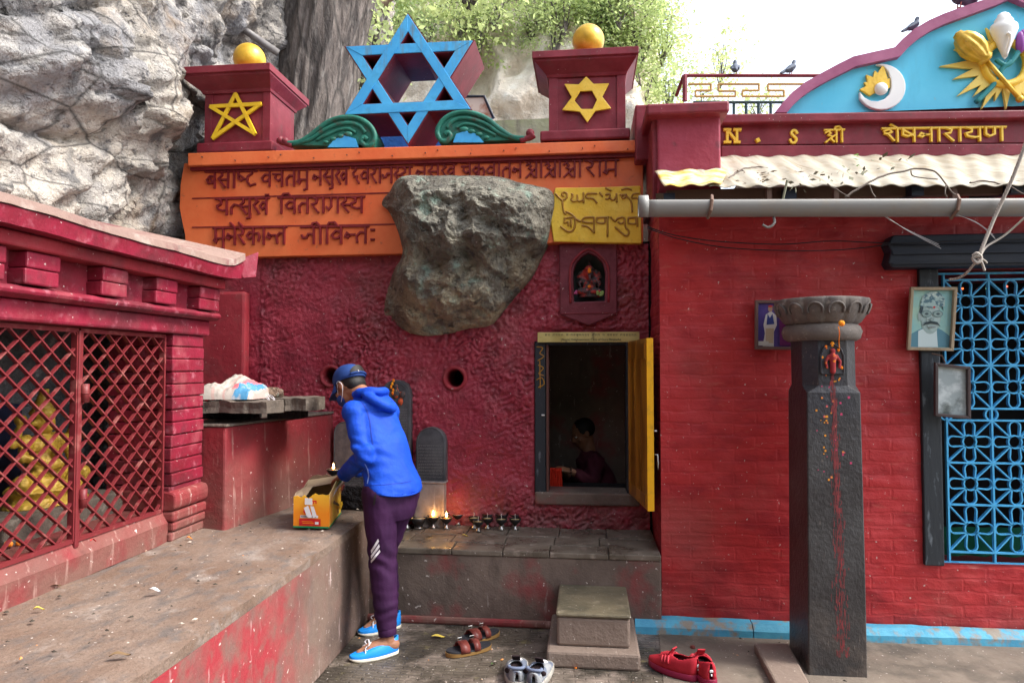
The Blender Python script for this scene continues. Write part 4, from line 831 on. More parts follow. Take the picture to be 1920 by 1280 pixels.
# corrugated roof
def corr(name, x0, x1, e0, e1, t0, t1, m, lam=.112, amp=.0065):
    """eave line e0-e1 and top line t0-t1 (3-D points)"""
    b = MB(); W = (e1-e0).length; nx = int(W/lam*12); ny = 14; g = []
    for j in range(ny+1):
        for i in range(nx+1):
            u, v = i/nx, j/ny; p = (e0.lerp(e1, u)).lerp(t0.lerp(t1, u), v)
            rag = .008*noise.noise(V((u*W*9, 5, 1))) if j == 0 else 0
            p = p + V((0, rag, amp*math.sin(2*math.pi*u*W/lam) + .012*noise.noise(V((u*W*2, v*2, 2))))); g.append(p)
    b.add(g, [(j*(nx+1)+i, j*(nx+1)+i+1, (j+1)*(nx+1)+i+1, (j+1)*(nx+1)+i) for j in range(ny) for i in range(nx)])
    o = part(name, b, m, rb, True, recalc=False); s = o.modifiers.new('s', 'SOLIDIFY'); s.thickness = .004; return o
YE = 3.72
e0, e1 = at(1330, 349, Y=YE), at(1920, 346, Y=YE); t0, t1 = at(1350, 290, Y=4.79), at(1920, 287, Y=4.79); kx = 1.35
corr('roof_sheet', 0, 0, e0, e0 + (e1-e0)*kx, V((e0.x, t0.y, t0.z)), V((e0.x, t0.y, t0.z)) + (t1-t0)*1.5, M['roof'])
e0, e1 = at(1246, 352, Y=YE-.01), at(1352, 348, Y=YE-.01); t0, t1 = at(1222, 320, Y=4.2), at(1340, 318, Y=4.2)
corr('roof_sheet', 0, 0, e0 + V((0,0,.01)), e1 + V((0,0,.014)), V((RX0-.02, 4.21, t0.z)), V((t1.x+.08, 4.21, t1.z+.004)), M['roof_moss'])
b = MB()
for x in (1440, 1565, 1785): p = at(x, 372, Y=YE+.05); b.box((p.x-.012, YE+.02, p.z-.06), (p.x+.012, YE+.06, p.z+.06))
p = at(1250, 372, Y=YE+.12); b.box((p.x-.0, YE+.12, p.z-.02), (4.5, YE+.17, p.z+.045)); part('rafter_batten', b, mat('old_timber', (.12, .07, .05), .8), rb)
for x in (1250, 1470, 1700, 1880):
    p = at(x, 395, Y=3.9); b = MB(); b.hexa([(p.x-.03, YE+.05, 2.44), (p.x+.03, YE+.05, 2.44), (p.x+.03, YR+.05, 2.50), (p.x-.03, YR+.05, 2.50), (p.x-.03, YE+.05, 2.49), (p.x+.03, YE+.05, 2.49), (p.x+.03, YR+.05, 2.60), (p.x-.03, YR+.05, 2.60)]); part('rafter', b, M['navy'], rb)
# gutter
g0, g1 = at(1208, 387, Y=3.62), at(1920, 385, Y=3.62); gd = (g1-g0); g1e = g0 + gd*1.4; r0 = .0515
gt = thing('gutter_pipe', 'stained white plastic gutter pipe hung under the roof edge', 'gutter', tuple(g0))
b = MB(); ax_ = gd.normalized(); n = 20
for i in range(41):
    p = g0.lerp(g1e, i/40)
    for k in range(n+1):
        a = R(-205 + 230*k/n)*-1 + R(180); b.v.append(p + V((0, math.cos(a)*r0, math.sin(a)*r0 )))
for i in range(40):
    for k in range(n): b.f.append((i*(n+1)+k, i*(n+1)+k+1, (i+1)*(n+1)+k+1, (i+1)*(n+1)+k))
pg_ = part('pipe', b, M['pvc'], gt, True, recalc=False); s = pg_.modifiers.new('s', 'SOLIDIFY'); s.thickness = .004
for x, sl_ in ((1333, .02), (1796, .03)):
    p = at(x, 386, Y=3.56); b = MB(); b.tube([V((p.x + sl_*.6, 3.60, p.z+.062)), V((p.x+sl_*.3, 3.562, p.z+.03)), V((p.x, 3.562, p.z-.02)), V((p.x-sl_*.5, 3.6, p.z-.055))], .009, 6); part('strap', b, mat('rust_strap', (.17, .1, .07), .7), gt)
for x in (1452,):
    p = at(x, 395, Y=3.60); b = MB(); b.tube(smooth_path([V((p.x, 3.64, p.z-.0)), V((p.x, 3.6, p.z-.06)), V((p.x-.03, 3.6, p.z-.085)), V((p.x-.06, 3.6, p.z-.07))], 4), .007, 6); part('hook', b, M['pvc'], gt, True)
b = MB(); b.lathe([(r0*1.0, 0), (r0*1.12, 0), (r0*1.12, .05), (r0, .05)], n=20); vs = [g0 + V((v.z - .03, v.x*1.0, v.y)) for v in b.v]; b.v = vs; b.f = b.f[:-2]; part('end_collar', b, M['pvc'], gt, True)

# ---- window with blue grille in the building
b = MB(); a, c = at(1666, 502, Y=YR-.10), at(1920, 436, Y=YR-.10); zt, zb = c.z, a.z
prof = [(0, zb+.03), (.02, zb), (1.9, zb), (1.9, zt), (.03, zt), (.0, zt-.05), (.018, (zt+zb)/2)]
b.prism([V((a.x + x, YR-.10, z)) for x, z in prof], (0, .3, 0)); part('lintel_beam', b, M['navy'], rb, bevel=.008)
b = MB()
for k in range(3): b.box((a.x+.02, YR-.112, lerp(zb, zt, .3*k+.1)), (a.x+1.8, YR-.101, lerp(zb, zt, .3*k+.14)))
part('beam_moulding', b, M['navy'], rb)
b = MB(); j0, j1 = at(1734, 1057, Y=YR-.02).x, at(1771, 1057, Y=YR-.02).x; b.box((j0, YR-.025, WZ0-.005), (j1, YR+.2, zb)); part('window_jamb', b, M['jamb'], rb, bevel=.006)
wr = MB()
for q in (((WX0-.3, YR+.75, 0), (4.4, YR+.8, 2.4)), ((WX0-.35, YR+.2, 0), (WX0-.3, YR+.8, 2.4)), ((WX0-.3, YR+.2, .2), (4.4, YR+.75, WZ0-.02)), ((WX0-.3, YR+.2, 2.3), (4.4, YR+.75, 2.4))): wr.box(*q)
YG = YR+.035; gx = lambda px: at(px, 800, Y=YG).x; gz = lambda py: at(1850, py, Y=YG).z
XP = gx(1863) - gx(1778)
b = MB(); gr = MB(); bars = []
def rbar(p, q, wdt=.010, dp=.022, yo=0):
    p, q = V(p), V(q); d = (q-p).normalized(); n_ = V((-d.z, 0, d.x))*wdt*.5
    gr.prism([p+n_, q+n_, q-n_, p-n_], (0, dp, 0)); 
    for v in gr.v[-8:]: v.y += yo
X0, NC = gx(1776), 8
rows_ = [(524, 605), (605, 685), (685, 766), (788, 868), (868, 947), (947, 1036)]
kk = 0
for y in (512, 524, 605, 685, 766, 788, 868, 947, 1036, 1056):
    z = gz(y); rbar((X0-.05 if y in (512, 1056) else X0, YG, z), (X0 + NC*XP, YG, z), yo=.0)
for c_ in range(NC+1):
    x = X0 + c_*XP; rbar((x, YG, gz(1056)), (x, YG, gz(512)), yo=.001)
for r_, (ya, yb) in enumerate(rows_):
    za, zb2 = gz(ya), gz(yb)
    for c_ in range(NC):
        xa, xb = X0 + c_*XP, X0 + (c_+1)*XP; cx, cz = (xa+xb)/2, (za+zb2)/2; hw, hh = (xb-xa)/2, (za-zb2)/2
        rr = hw*.3
        for sx in (-1, 1):
            for sz in (-1, 1): rbar((cx + sx*rr*.75, YG, cz + sz*rr*.75), (cx + sx*hw, YG, cz + sz*hh), .0075, yo=.002)
        def ribbon(pts, closed=False):
            pts = [V(p) for p in pts]
            for i in range(len(pts)-1): rbar(pts[i], pts[i+1], .0078, .02, .003)
        ribbon([(cx + rr*math.cos(a), YG, cz + rr*math.sin(a)) for a in [2*math.pi*i/12 for i in range(13)]])
        for ang, ln in ((0, hw), (90, hh), (180, hw), (270, hh)):
            ca, sa = math.cos(R(ang)), math.sin(R(ang)); L = []
            w_ = rr*.82
            for i in range(9):
                a = R(-90 + 180*i/8); u = ln*.96 - w_ + w_*math.cos(a); L.append((u, w_*math.sin(a)))
            L = [(rr*.65, -w_*.8)] + L + [(rr*.65, w_*.8)]
            ribbon([(cx + u*ca - v*sa, YG, cz + u*sa + v*ca) for u, v in L])
for c_ in range(NC+1):
    x = X0 + c_*XP; z = gz(777); rr = (gz(766)-gz(788))/2
    for i in range(12): a0, a1 = R(30*i), R(30*i+30); rbar((x + rr*math.cos(a0), YG, z + rr*math.sin(a0)), (x + rr*math.cos(a1), YG, z + rr*math.sin(a1)), .009, .02, .004)
for y0 in (1880, 1905, 1925):       # little letter panel above the grille
    rbar((gx(y0), YG, gz(505)), (gx(y0), YG, gz(472)), .009, .02, .006)
rbar((gx(1855), YG, gz(473)), (gx(1960), YG, gz(473)), .009, .02, .007)
gs = [(1876,480),(1884,476),(1892,482),(1888,490),(1880,492),(1890,500),(1896,504)]
for i in range(6): rbar((gx(gs[i][0]), YG, gz(gs[i][1])), (gx(gs[i+1][0]), YG, gz(gs[i+1][1])), .009, .02, .005)
part('window_grille', gr, M['grille_blue'], rb)
part('window_recess', wr, M['dark'], rb)
b = MB(); nx, nz = 60, 10; g = []
for j in range(nz+1):
    for i in range(nx+1): x = WX0 + .02 + 1.9*i/nx; g.append((x, YR+.2 + .02*math.sin(x*40)*(1-j/nz*.4) + .02*noise.noise(V((x*6, j, 0))), lerp(WZ0-.01, WZ0+.17 + .02*noise.noise(V((x*3, 0, 0))), j/nz)))
b.add(g, [(j*(nx+1)+i, j*(nx+1)+i+1, (j+1)*(nx+1)+i+1, (j+1)*(nx+1)+i) for j in range(nz) for i in range(nx)]); solo('green_cloth', b, mat('green_cloth', (.01, .13, .07), .9), 'dark green cloth along the sill inside the blue grille window', 'cloth', smooth=True)
for k, (x, y, cl) in enumerate(((1805, 541, (1, .1, .02)), (1833, 542, (1, .15, .03)), (1870, 540, (.1, .8, .2)), (1888, 537, (1, .1, .05)), (1850, 541, (.2, .5, .2)))):
    b = MB(); b.ball(at(x, y, Y=YR+.3), .0055, 8, 6); solo('fairy_light', b, mat('light_%d' % k, cl, .5, emit=1.6), ['red', 'orange red', 'green', 'bright red', 'dim green'][k] + ' fairy light strung inside the grille window, ' + ['nearest the jamb', 'second from the jamb', 'fourth along', 'rightmost in view', 'in the middle'][k], 'light', 'string of fairy lights')
b = MB(); b.tube([at(1775, 541, Y=YR+.303), at(1850, 543, Y=YR+.303), at(1930, 538, Y=YR+.303)], .0015, 5); solo('light_cord', b, M['navy'], 'thin dark cord of fairy lights inside the window', 'cord')

# ================================================================ stone pillar with lotus top
YL = 3.625
pil = thing('stone_pillar', 'dark oiled stone pillar with a lotus bowl on top', 'pillar', (1.22, 3.79, 0))
A0 = at(1516, 1266, Z=0); A1 = at(1627, 1271, Z=0); zsh = at(1570, 736, Y=YL+.03).z; zct = at(1570, 632, Y=YL+.03).z
def sq(x0, x1, y0, y1, ch): return [(x0+ch, y0), (x1-ch, y0), (x1, y0+ch), (x1, y1-ch), (x1-ch, y1), (x0+ch, y1), (x0, y1-ch), (x0, y0+ch)]
tx0, tx1 = at(1513, 740, Y=YL+.03).x, at(1614, 740, Y=YL+.03).x
lv = [(-.01, A0.x, A1.x, A0.y, .004), (.6, lerp(A0.x, tx0, .4), lerp(A1.x, tx1, .4), A0.y+.012, .004), (zsh, tx0, tx1, YL+.03, .004)]
b = MB(); vs = []; D = .33
for z, x0, x1, y0, ch in lv: vs += [(x, y, z) for x, y in sq(x0, x1, y0, y0+D, ch)]
nx0, nx1 = tx0 + .0, tx1 - .0
vs += [(x, y, zsh+.035) for x, y in sq(tx0+.0, tx1+.004, YL+.042, YL+.03+D-.0, .062)]
vs += [(x, y, zct) for x, y in sq(tx0+.0, tx1+.004, YL+.045, YL+.03+D-.0, .062)]
m = 5; b.add(vs, [(i*8+k, i*8+(k+1) % 8, (i+1)*8+(k+1) % 8, (i+1)*8+k) for i in range(m-1) for k in range(8)] + [tuple(range(7, -1, -1)), tuple((m-1)*8+k for k in range(8))]); shaft = part('shaft', b, M['pillar'], pil, bevel=.006)
cx, cy = (tx0+tx1)/2, YL+.03+D/2
zc0, zc1 = at(1548, 634, Y=YL+.03).z, at(1548, 606, Y=YL+.03).z
b = MB(); b.lathe([(.17, zc0-.01), (.19, zc0+.004), (.2, (zc0+zc1)/2), (.19, zc1-.01), (.17, zc1+.004)], (cx, cy, 0), 28, fn=lambda a, i: 1 + .02*math.sin(a*3) + .015*noise.noise(V((a*3, i, 0)))); part('collar', b, M['lotus'], pil, True)
zl0, zl1 = zc1, at(1548, 553, Y=cy-.2).z - .004
def petal(a, i):
    u = (a/(2*math.pi)*14) % 1.0; return 1 + (.05*math.sin(math.pi*u)**.5 - .03 if i < 7 else 0)
b = MB(); hL = zl1-zl0
b.lathe([(.165, zl0-.004), (.188, zl0+.012), (.206, zl0+hL*.28), (.221, zl0+hL*.5), (.231, zl0+hL*.72), (.234, zl0+hL*.88), (.232, zl0+hL*.96), (.221, zl1-.002), (.17, zl1), (.0, zl1+.004)], (cx, cy, 0), 112, fn=petal); cap_ = part('lotus_bowl', b, M['lotus'], pil, True)
b = MB()
for k in range(14):                                   # inner petal bosses
    a = 2*math.pi*(k+.5)/14; d = V((math.cos(a), math.sin(a), 0)); q = V((-math.sin(a), math.cos(a), 0)); c = V((cx, cy, zl0+hL*.5)); rim = []
    for i in range(15):
        th = R(-30 + 240*i/14); u, v = .038*math.cos(th), .036*math.sin(th); rad = .219 + v*.40 + .006
        rim.append(c + d*rad + q*u + V((0, 0, v)))
    b.tube(rim, .0055, 6)
part('petal_rim', b, M['lotus'], cap_, True)
# little carved niche with pigment
zn0, zn1 = at(1560, 700, Y=YL+.04).z, at(1560, 645, Y=YL+.04).z; xn = at(1560, 670, Y=YL+.04).x; hn = zn1-zn0; yn = YL+.042
b = MB(); arch = [(-.055, 0), (.055, 0), (.055, .6), (.04, .85), (0, 1), (-.04, .85), (-.055, .6)]
b.prism([V((xn + x, yn-.006, zn0 + z*hn)) for x, z in arch], (0, .004, 0)); nch = part('niche', b, M['black_stone'], pil)
b = MB(); b.tube([V((xn + x, yn-.006, zn0 + z*hn)) for x, z in arch + arch[:1]], .006, 6); part('niche_frame', b, M['pillar'], nch)
b = MB(); b.capsule([(xn, yn-.012, zn0+.01), (xn, yn-.014, zn0+.09)], [.014, .017], 10); b.ball((xn, yn-.014, zn0+.115), (.014, .010, .016)); 
for k in (-1, 1): b.capsule([(xn+k*.018, yn-.012, zn0+.09), (xn+k*.036, yn-.014, zn0+.06), (xn+k*.03, yn-.018, zn0+.03)], [.009, .008, .007], 8)
part('niche_figure', fuse(b, .004, 2), mat('pigmented_figure', (.32, .03, .035), .8, [dict(c=(.8, .2, .01), s=40, lo=.6, hi=.66), dict(c=(.1, .03, .03), s=26, lo=.56, hi=.66)], []), nch, True)
b = MB()
for x, z, r_ in ((-.03, .9, .008), (.0, 1.0, .011), (.03, .8, .007), (.045, .2, .007), (-.05, .55, .006)): b.ball((xn+x, yn-.008, zn0 + hn*z), (r_, .004, r_*1.3), 8, 6)
part('pigment_dab', b, M['orange_pig'], nch, True)
random.seed(11)
b = MB(); z = zn0
def onface(x, z):                                    # the front face leans back slightly
    y = (lerp(A0.y, A0.y+.012, max(0, z/.6)) if z < .6 else lerp(A0.y+.012, YL+.03, (z-.6)/(zsh-.6))) if z < zsh else lerp(YL+.03, yn, min(1, (z-zsh)/.035)); return V((x, y, z))
def flake(x, z, w_, h_, k):
    p = onface(x, z); b.add([p + V((-w_, -.0012-.0002*k, -h_)), p + V((w_, -.0012-.0002*k, -h_*.9)), p + V((w_*.8, -.0012-.0002*k, h_)), p + V((-w_*.9, -.0012-.0002*k, h_))], [(0, 1, 2, 3)])
for k in range(620):
    z = zn0 - (zn0-.0)*random.random()**1.25*.93; sp = .010 + .030*(1 - z/zn0)
    flake(xn + .012*(1-z/zn0) + random.gauss(0, sp*.5), z, random.uniform(.0006, .0020), random.uniform(.004, .022), k % 5)
part('pigment_run', b, M['pigment'], shaft)
b = MB()
for k in range(40): flake(xn + max(-.085, min(.075, random.gauss(0, .045))), zn0 - random.random()*.55, *(2*[random.uniform(.002, .006)]), k % 3)
part('pigment_spot', b, mat('mixed_pigment', (.75, .3, .03), .9, [dict(c=(.6, .06, .16), s=9, lo=.48, hi=.52)], []), shaft)
b = MB(); q = at(1578, 606, Y=cy-.23); b.ball(q, (.016, .012, .016), 8, 6); b.tube(smooth_path([at(1572, 612, Y=cy-.235), at(1574, 625, Y=cy-.235), at(1573, 640, Y=cy-.2), at(1574, 655, Y=YL+.035)], 4), .0025, 5); solo('marigold_garland', b, M['orange_pig'], 'small orange marigold with a hanging thread on the pillar collar', 'flower', smooth=True)
b = MB(); s0 = [at(1413, 1204, Z=.05), at(1478, 1204, Z=.05), at(1530, 1300, Z=.05), at(1464, 1300, Z=.05)]; b.hexa([V((p.x, p.y, 0)) for p in s0] + s0); solo('paving_slab', b, M['step'], 'loose flat stone slab lying beside the foot of the pillar', 'stone slab', bevel=.012)

# ================================================================ pictures on the wall
def frame(name, label, cx_px, corners, Y, wd, fm, lean, thick=.022):
    P = [at(x, y, Y=Y) for x, y in corners]          # TL TR BR BL
    P = [p + V((0, -lean*(p.z - P[2].z), 0)) for p in P]
    t = thing(name, label, 'picture', tuple(P[3])); u = (P[1]-P[0]).normalized(); v = (P[0]-P[3]).normalized(); n_ = u.cross(v)
    if n_.y > 0: n_ = -n_
    c = sum(P, V((0, 0, 0)))/4
    I = [P[0] + u*wd - v*wd, P[1] - u*wd - v*wd, P[2] - u*wd + v*wd, P[3] + u*wd + v*wd]; b = MB()
    for i in range(4):
        j = (i+1) % 4; b.prism([P[i], P[j], I[j], I[i]], n_*(thick + .0004*(i % 2)))
    part('frame', b, fm, t, bevel=.003)
    return t, I, u, v, n_
def glaze(t, I, n_, m, h=.006, name='print'):
    b = MB(); b.prism([p - n_*.004 for p in I], n_*h); return part(name, b, m, t)
fmA = mat('pale_wood_frame', (.42, .33, .22), .5, [dict(c=(.3, .22, .14), s=20, st=(1, 1, .2))], [])
t, I, u, v, n_ = frame('framed_portrait', 'framed pale teal portrait of a moustached man in patterned cap and glasses', 0, [(1702, 539), (1789, 539), (1785, 658), (1698, 656)], YR-.03, .018, fmA, .05)
pm = glaze(t, I, n_, mat('teal_print', (.30, .58, .58), .3, [dict(c=(.42, .62, .5), s=7), dict(c=(.22, .5, .56), s=4)], []))
O = I[3]; Wd = (I[2]-I[3]).length; Hh = (I[0]-I[3]).length
lay = 0
def flat(pts, m, name):
    global lay; lay += 1; b = MB(); b.prism([O + u*(x*Wd) + v*(y*Hh) + n_*(.002 + .0006*lay) for x, y in pts], n_*-.0005); part(name, b, m, pm)
def ell(cx_, cy_, rx, ry, n=20, a0=0, a1=360): return [(cx_ + rx*math.cos(R(a0+(a1-a0)*i/n)), cy_ + ry*math.sin(R(a0+(a1-a0)*i/n))) for i in range(n)]
c1 = lambda c: mat('print_ink', c, .35)
flat([(0, 0), (1, 0), (1, .2), (.8, .3), (.62, .36), (.38, .36), (.2, .3), (0, .22)], c1((.12, .28, .36)), 'printed_coat')
flat([(.22, 0), (.72, 0), (.68, .2), (.66, .34), (.36, .34), (.2, .28)], c1((.62, .75, .76)), 'printed_shirt')
flat(ell(.5, .52, .25, .29), c1((.36, .48, .47)), 'printed_face'); flat(ell(.22, .55, .05, .09), c1((.36, .46, .45)), 'printed_ear')
flat(ell(.56, .5, .17, .22), c1((.44, .57, .56)), 'printed_cheek')
flat([(.2, .6), (.24, .82), (.5, .88), (.76, .82), (.8, .64), (.74, .72), (.3, .72), (.26, .58)], c1((.05, .08, .1)), 'printed_hair')
flat([(.2, .72), (.26, .9), (.45, .98), (.66, .97), (.82, .86), (.82, .72), (.5, .69)], mat('printed_cap', (.4, .56, .55), .4, [dict(c=(.1, .2, .25), s=60, lo=.48, hi=.54), dict(c=(.6, .7, .65), s=40, lo=.56, hi=.62)], []), 'printed_cap')
for cx_ in (.38, .66): flat(ell(cx_, .585, .13, .06), c1((.16, .25, .26)), 'printed_lens'); flat(ell(cx_, .585, .11, .048), c1((.30, .42, .41)), 'printed_lens_glass'); flat(ell(cx_, .585, .045, .02), c1((.08, .12, .13)), 'printed_eye')
flat([(.3, .38), (.36, .44), (.5, .46), (.66, .44), (.74, .36), (.66, .40), (.5, .415), (.38, .40)], c1((.04, .06, .07)), 'printed_moustache'); flat(ell(.53, .355, .1, .014), c1((.26, .3, .3)), 'printed_mouth')
flat(ell(.52, .49, .05, .03), c1((.3, .4, .39)), 'printed_nose'); flat(ell(.55, .70, .03, .016), c1((.7, .04, .05)), 'printed_mark')
t, I, u, v, n_ = frame('framed_mirror', 'small tarnished picture in a dark frame hung crooked below the portrait', 0, [(1747, 679), (1813, 687), (1817, 785), (1750, 779)], YR-.085, .017, mat('dark_frame', (.07, .05, .05), .5), .06)
glaze(t, I, n_, mat('tarnished_print', (.36, .42, .43), .3, [dict(c=(.6, .66, .66), s=12, lo=.45, hi=.6), dict(c=(.12, .14, .13), s=7, lo=.58, hi=.7)], []))
b = MB(); b.tube([I[0].lerp(I[1], .3) + V((0, 0, .02)), I[0].lerp(I[1], .25) + V((-.01, -.004, .06)), I[0].lerp(I[1], .1) + V((-.03, .02, .07))], .004, 6); part('hanging_wire', b, mat('rusty', (.12, .07, .05), .8), t)
t, I, u, v, n_ = frame('framed_photograph', 'brown framed colour photograph of two figures half hidden behind the pillar', 0, [(1414, 563), (1496, 563), (1496, 656), (1414, 655)], YR-.03, .018, mat('brown_frame', (.15, .085, .075), .5), .02)
pm = glaze(t, I, n_, mat('photo_print', (.07, .05, .22), .3, [dict(c=(.12, .08, .28), s=8), dict(c=(.2, .04, .12), s=5, lo=.55, hi=.65)], [])); O = I[3]; Wd = (I[2]-I[3]).length; Hh = (I[0]-I[3]).length; lay = 0
flat([(.14, .0), (.2, .3), (.16, .5), (.22, .74), (.36, .82), (.5, .72), (.52, .5), (.44, .34), (.44, .0)], c1((.62, .6, .58)), 'printed_shirt'); flat([(.24, .5), (.27, .76), (.33, .66), (.4, .76), (.45, .52)], c1((.05, .07, .25)), 'printed_vest')
flat([(.22, .08), (.22, .42), (.44, .42), (.42, .08)], c1((.5, .4, .28)), 'printed_trousers'); flat(ell(.34, .87, .06, .07), c1((.45, .28, .2)), 'printed_face'); flat(ell(.34, .93, .06, .025), c1((.6, .05, .04)), 'printed_cap')
flat([(.6, .02), (.58, .6), (.7, .74), (.86, .6), (.9, .02)], c1((.16, .03, .14)), 'printed_robe'); flat([(.02, .02), (.02, .12), (.3, .12), (.3, .02)], c1((.6, .58, .55)), 'printed_caption')

# ================================================================ left shrine with lattice gate
XS = -2.15
sh = thing('small_shrine', 'pinkish red brick shrine with lattice gate and stone slab roof', 'shrine', (-2.5, 2.2, LZ))
def yz(x, y, X): p = at(x, y, X=X); return p.y, p.z
YP0, YP1 = 3.335, 3.625
def brickpier(x0, x1, y0, y1, z0, z1, n, m, name, rag=.006):
    b = MB(); z = z0; h = (z1-z0)/n
    for k in range(n):
        r_ = lambda: rag*random.uniform(-1, 1); hh = h*random.uniform(.955, 1.0)
        mid = lerp(y0, y1, random.choice((.35, .5, .62)))
        b.box((x0, y0 + r_(), z+.002), (x1 + r_(), y1 + r_(), z+hh-.002)); z += h
    return part(name, b, m, sh, bevel=.006)
brickpier(-2.5, XS+.01, YP0, YP1, .86, 1.715, 13, M['pink_red'], 'brick_pier')
b = MB(); b.box((-2.48, YP0+.02, .66), (XS-.006, YP1-.012, 1.8)); part('pier_core', b, M['red_worn'], sh)
b = MB(); z = LZ
for h, o in ((.055, .02), (.05, .03), (.055, .035)):
    b.box((-2.5, YP0-.01+random.uniform(-.01, .01), z), (XS+o, YP1+o, z+h-.004)); z += h
b.loft([((-2.3, YP0-.01, z+.05), (1, 0, 0), (0, 0, 1), XS+.045+2.3, .055), ((-2.3, YP1+.035, z+.05), (1, 0, 0), (0, 0, 1), XS+.045+2.3, .055)], 20, 5)
part('pier_foot', b, M['red_worn'], sh, bevel=.012)
Y0 = -.6
b = MB(); b.box((-2.55, Y0, 1.715), (XS+.025, YP1+.03, 1.80)); part('lintel', b, M['pink_red'], sh, bevel=.012)
b = MB(); pts = [(0, 1.80), (.05, 1.802), (.075, 1.815), (.08, 1.828), (.07, 1.843), (.04, 1.85), (0, 1.85)]
b.prism([(XS + x, Y0, z) for x, z in pts], (0, YP1+.05-Y0, 0)); part('roll_moulding', b, M['pink_red'], sh, bevel=.003)
b = MB(); b.box((-2.55, Y0, 1.852), (XS+.012, YP1+.01, 1.985)); part('frieze', b, M['pink_red'], sh)
for xa, xb in ((-160, -95), (-55, 8), (45, 110), (190, 238), (292, 331), (374, 411)):
    ya, yb = at(xa, 500, X=-2.07).y, at(xb, 500, X=-2.07).y; b = MB()
    b.box((XS, ya, 1.852), (XS+.085, yb, 1.912)); b.box((XS, ya+.004, 1.914), (XS+.088, yb+.003, 1.975)); part('corbel', b, M['pink_red'], sh, bevel=.007)
b = MB(); b.box((-2.55, Y0, 1.978), (XS+.11, YP1+.04, 2.035)); part('cornice', b, M['red_plaster'], sh, bevel=.01)
def wob(y): return .012*fb((y*2, 1, 4))
n = 70; b = MB(); L = []; L2 = []; L3 = []
for i in range(n+1):
    y = lerp(Y0, YP1+.10, i/n); w_ = wob(y); ed = .006*noise.noise(V((y*14, 2, 2)))
    up_ = max(0, (y-3.5)/.22)**2*.05
    L.append([(XS+.05, y, 2.037), (XS+.175+ed, y, 2.032+w_+up_*.4), (XS+.185+ed, y, 2.092+w_+up_), (XS+.05, y, 2.092+w_)])
    L2.append([(XS+.06, y, 2.094+w_), (XS+.192+ed*2, y, 2.096+w_+up_*1.2), (XS+.190+ed*2, y, 2.128+w_+up_*1.3), (-3.3, y, 2.50+w_), (-3.3, y, 2.44)])
for LL, nm, m in ((L, 'fascia', M['pink_red']), (L2, 'roof_slab', mat('dusty_pink_slab', (.27, .18, .15), .85, [dict(c=(.2, .09, .085), s=5, lo=.5, hi=.65), dict(c=(.36, .29, .25), s=9, lo=.55, hi=.7), dict(c=(.2, .15, .13), s=20, lo=.62, hi=.7, k=.7)], [('noise', 30, .5, .012)]))):
    b = MB(); k = len(LL[0])
    b.add([p for r_ in LL for p in r_], [(i*k+a, i*k+(a+1) % k, (i+1)*k+(a+1) % k, (i+1)*k+a) for i in range(n) for a in range(k)] + [tuple(range(k)), tuple(n*k+a for a in range(k))]); part(nm, b, m, sh)
b = MB(); ye = YP1+.06; b.add([(XS+.05, ye, 2.03), (XS+.19, ye+.03, 2.05), (XS+.235, ye+.09, 2.06), (XS+.245, ye+.10, 2.215), (XS+.14, ye+.02, 2.15), (XS+.06, ye, 2.11), (XS-.05, ye+.06, 2.03), (XS-.02, ye+.12, 2.06), (XS+.1, ye+.13, 2.17)],
   [(0,1,4,5), (1,2,3,4), (0,5,8,7,6), (5,4,3,8), (2,7,8,3), (0,6,7,2,1)]); part('corner_horn', b, M['pink_red'], sh, bevel=.006)
# curb under the gate
b = MB(); ya = Y0; c0 = [(-2.42, LZ), (XS-.045+.04, LZ), (XS-.0, LZ+.10), (XS-.03, LZ+.155), (-2.42, LZ+.155)]
n = 40; k = 5; L = []
for i in range(n+1):
    y = lerp(Y0, YP0+.0, i/n); dx = -.12*(y-2.46)/(3.2-2.46)*0; w_ = .008*fb((y*3, 2, 2)); L += [(x + (w_ if j in (1, 2) else 0), y, z + (w_ if j > 1 else 0)) for j, (x, z) in enumerate(c0)]
b.add(L, [(i*k+a, i*k+(a+1) % k, (i+1)*k+(a+1) % k, (i+1)*k+a) for i in range(n) for a in range(k)] + [tuple(range(k)), tuple(n*k+a for a in range(k))]); part('curb', b, M['red_worn'], sh)
# inside: floor, back wall
b = MB(); b.box((-3.2, Y0, LZ+.002), (-2.42, YP0+.3, LZ+.12)); part('inner_floor', b, M['slab'], sh)
n1, n2 = 40, 90; b = MB(); g = []
for j in range(n2+1):
    for i in range(n1+1):
        y, z = lerp(Y0, 3.9, j/n2), lerp(.6, 2.3, i/n1); p = V((2, y*2.2, z*2.6)); g.append((-2.98 + .16*noise.ridged_multi_fractal(p, 1, 2, 5, 1, 2)*.6 + .03*noise.noise(p*5) + (.5*max(0, (y-3.1)))**1.3, y, z))
b.add(g, [(j*(n1+1)+i, (j+1)*(n1+1)+i, (j+1)*(n1+1)+i+1, j*(n1+1)+i+1) for j in range(n2) for i in range(n1)]); part('inner_rock', b, mat('shrine_back_rock', (.10, .10, .105), .9, [dict(c=(.04, .04, .045), s=5), dict(c=(.25, .25, .25), s=12, lo=.6, hi=.72)], [('noise', 14, .8, .04)]), sh, True, recalc=False)
b = MB(); b.box((-2.86, 1.2, LZ+.12), (-2.80, 3.12, 1.36)); part('navy_panel', b, mat('navy_starry_panel', (.012, .02, .05), .5, [dict(c=(.7, .7, .65), s=55, lo=.7, hi=.73)], []), sh)
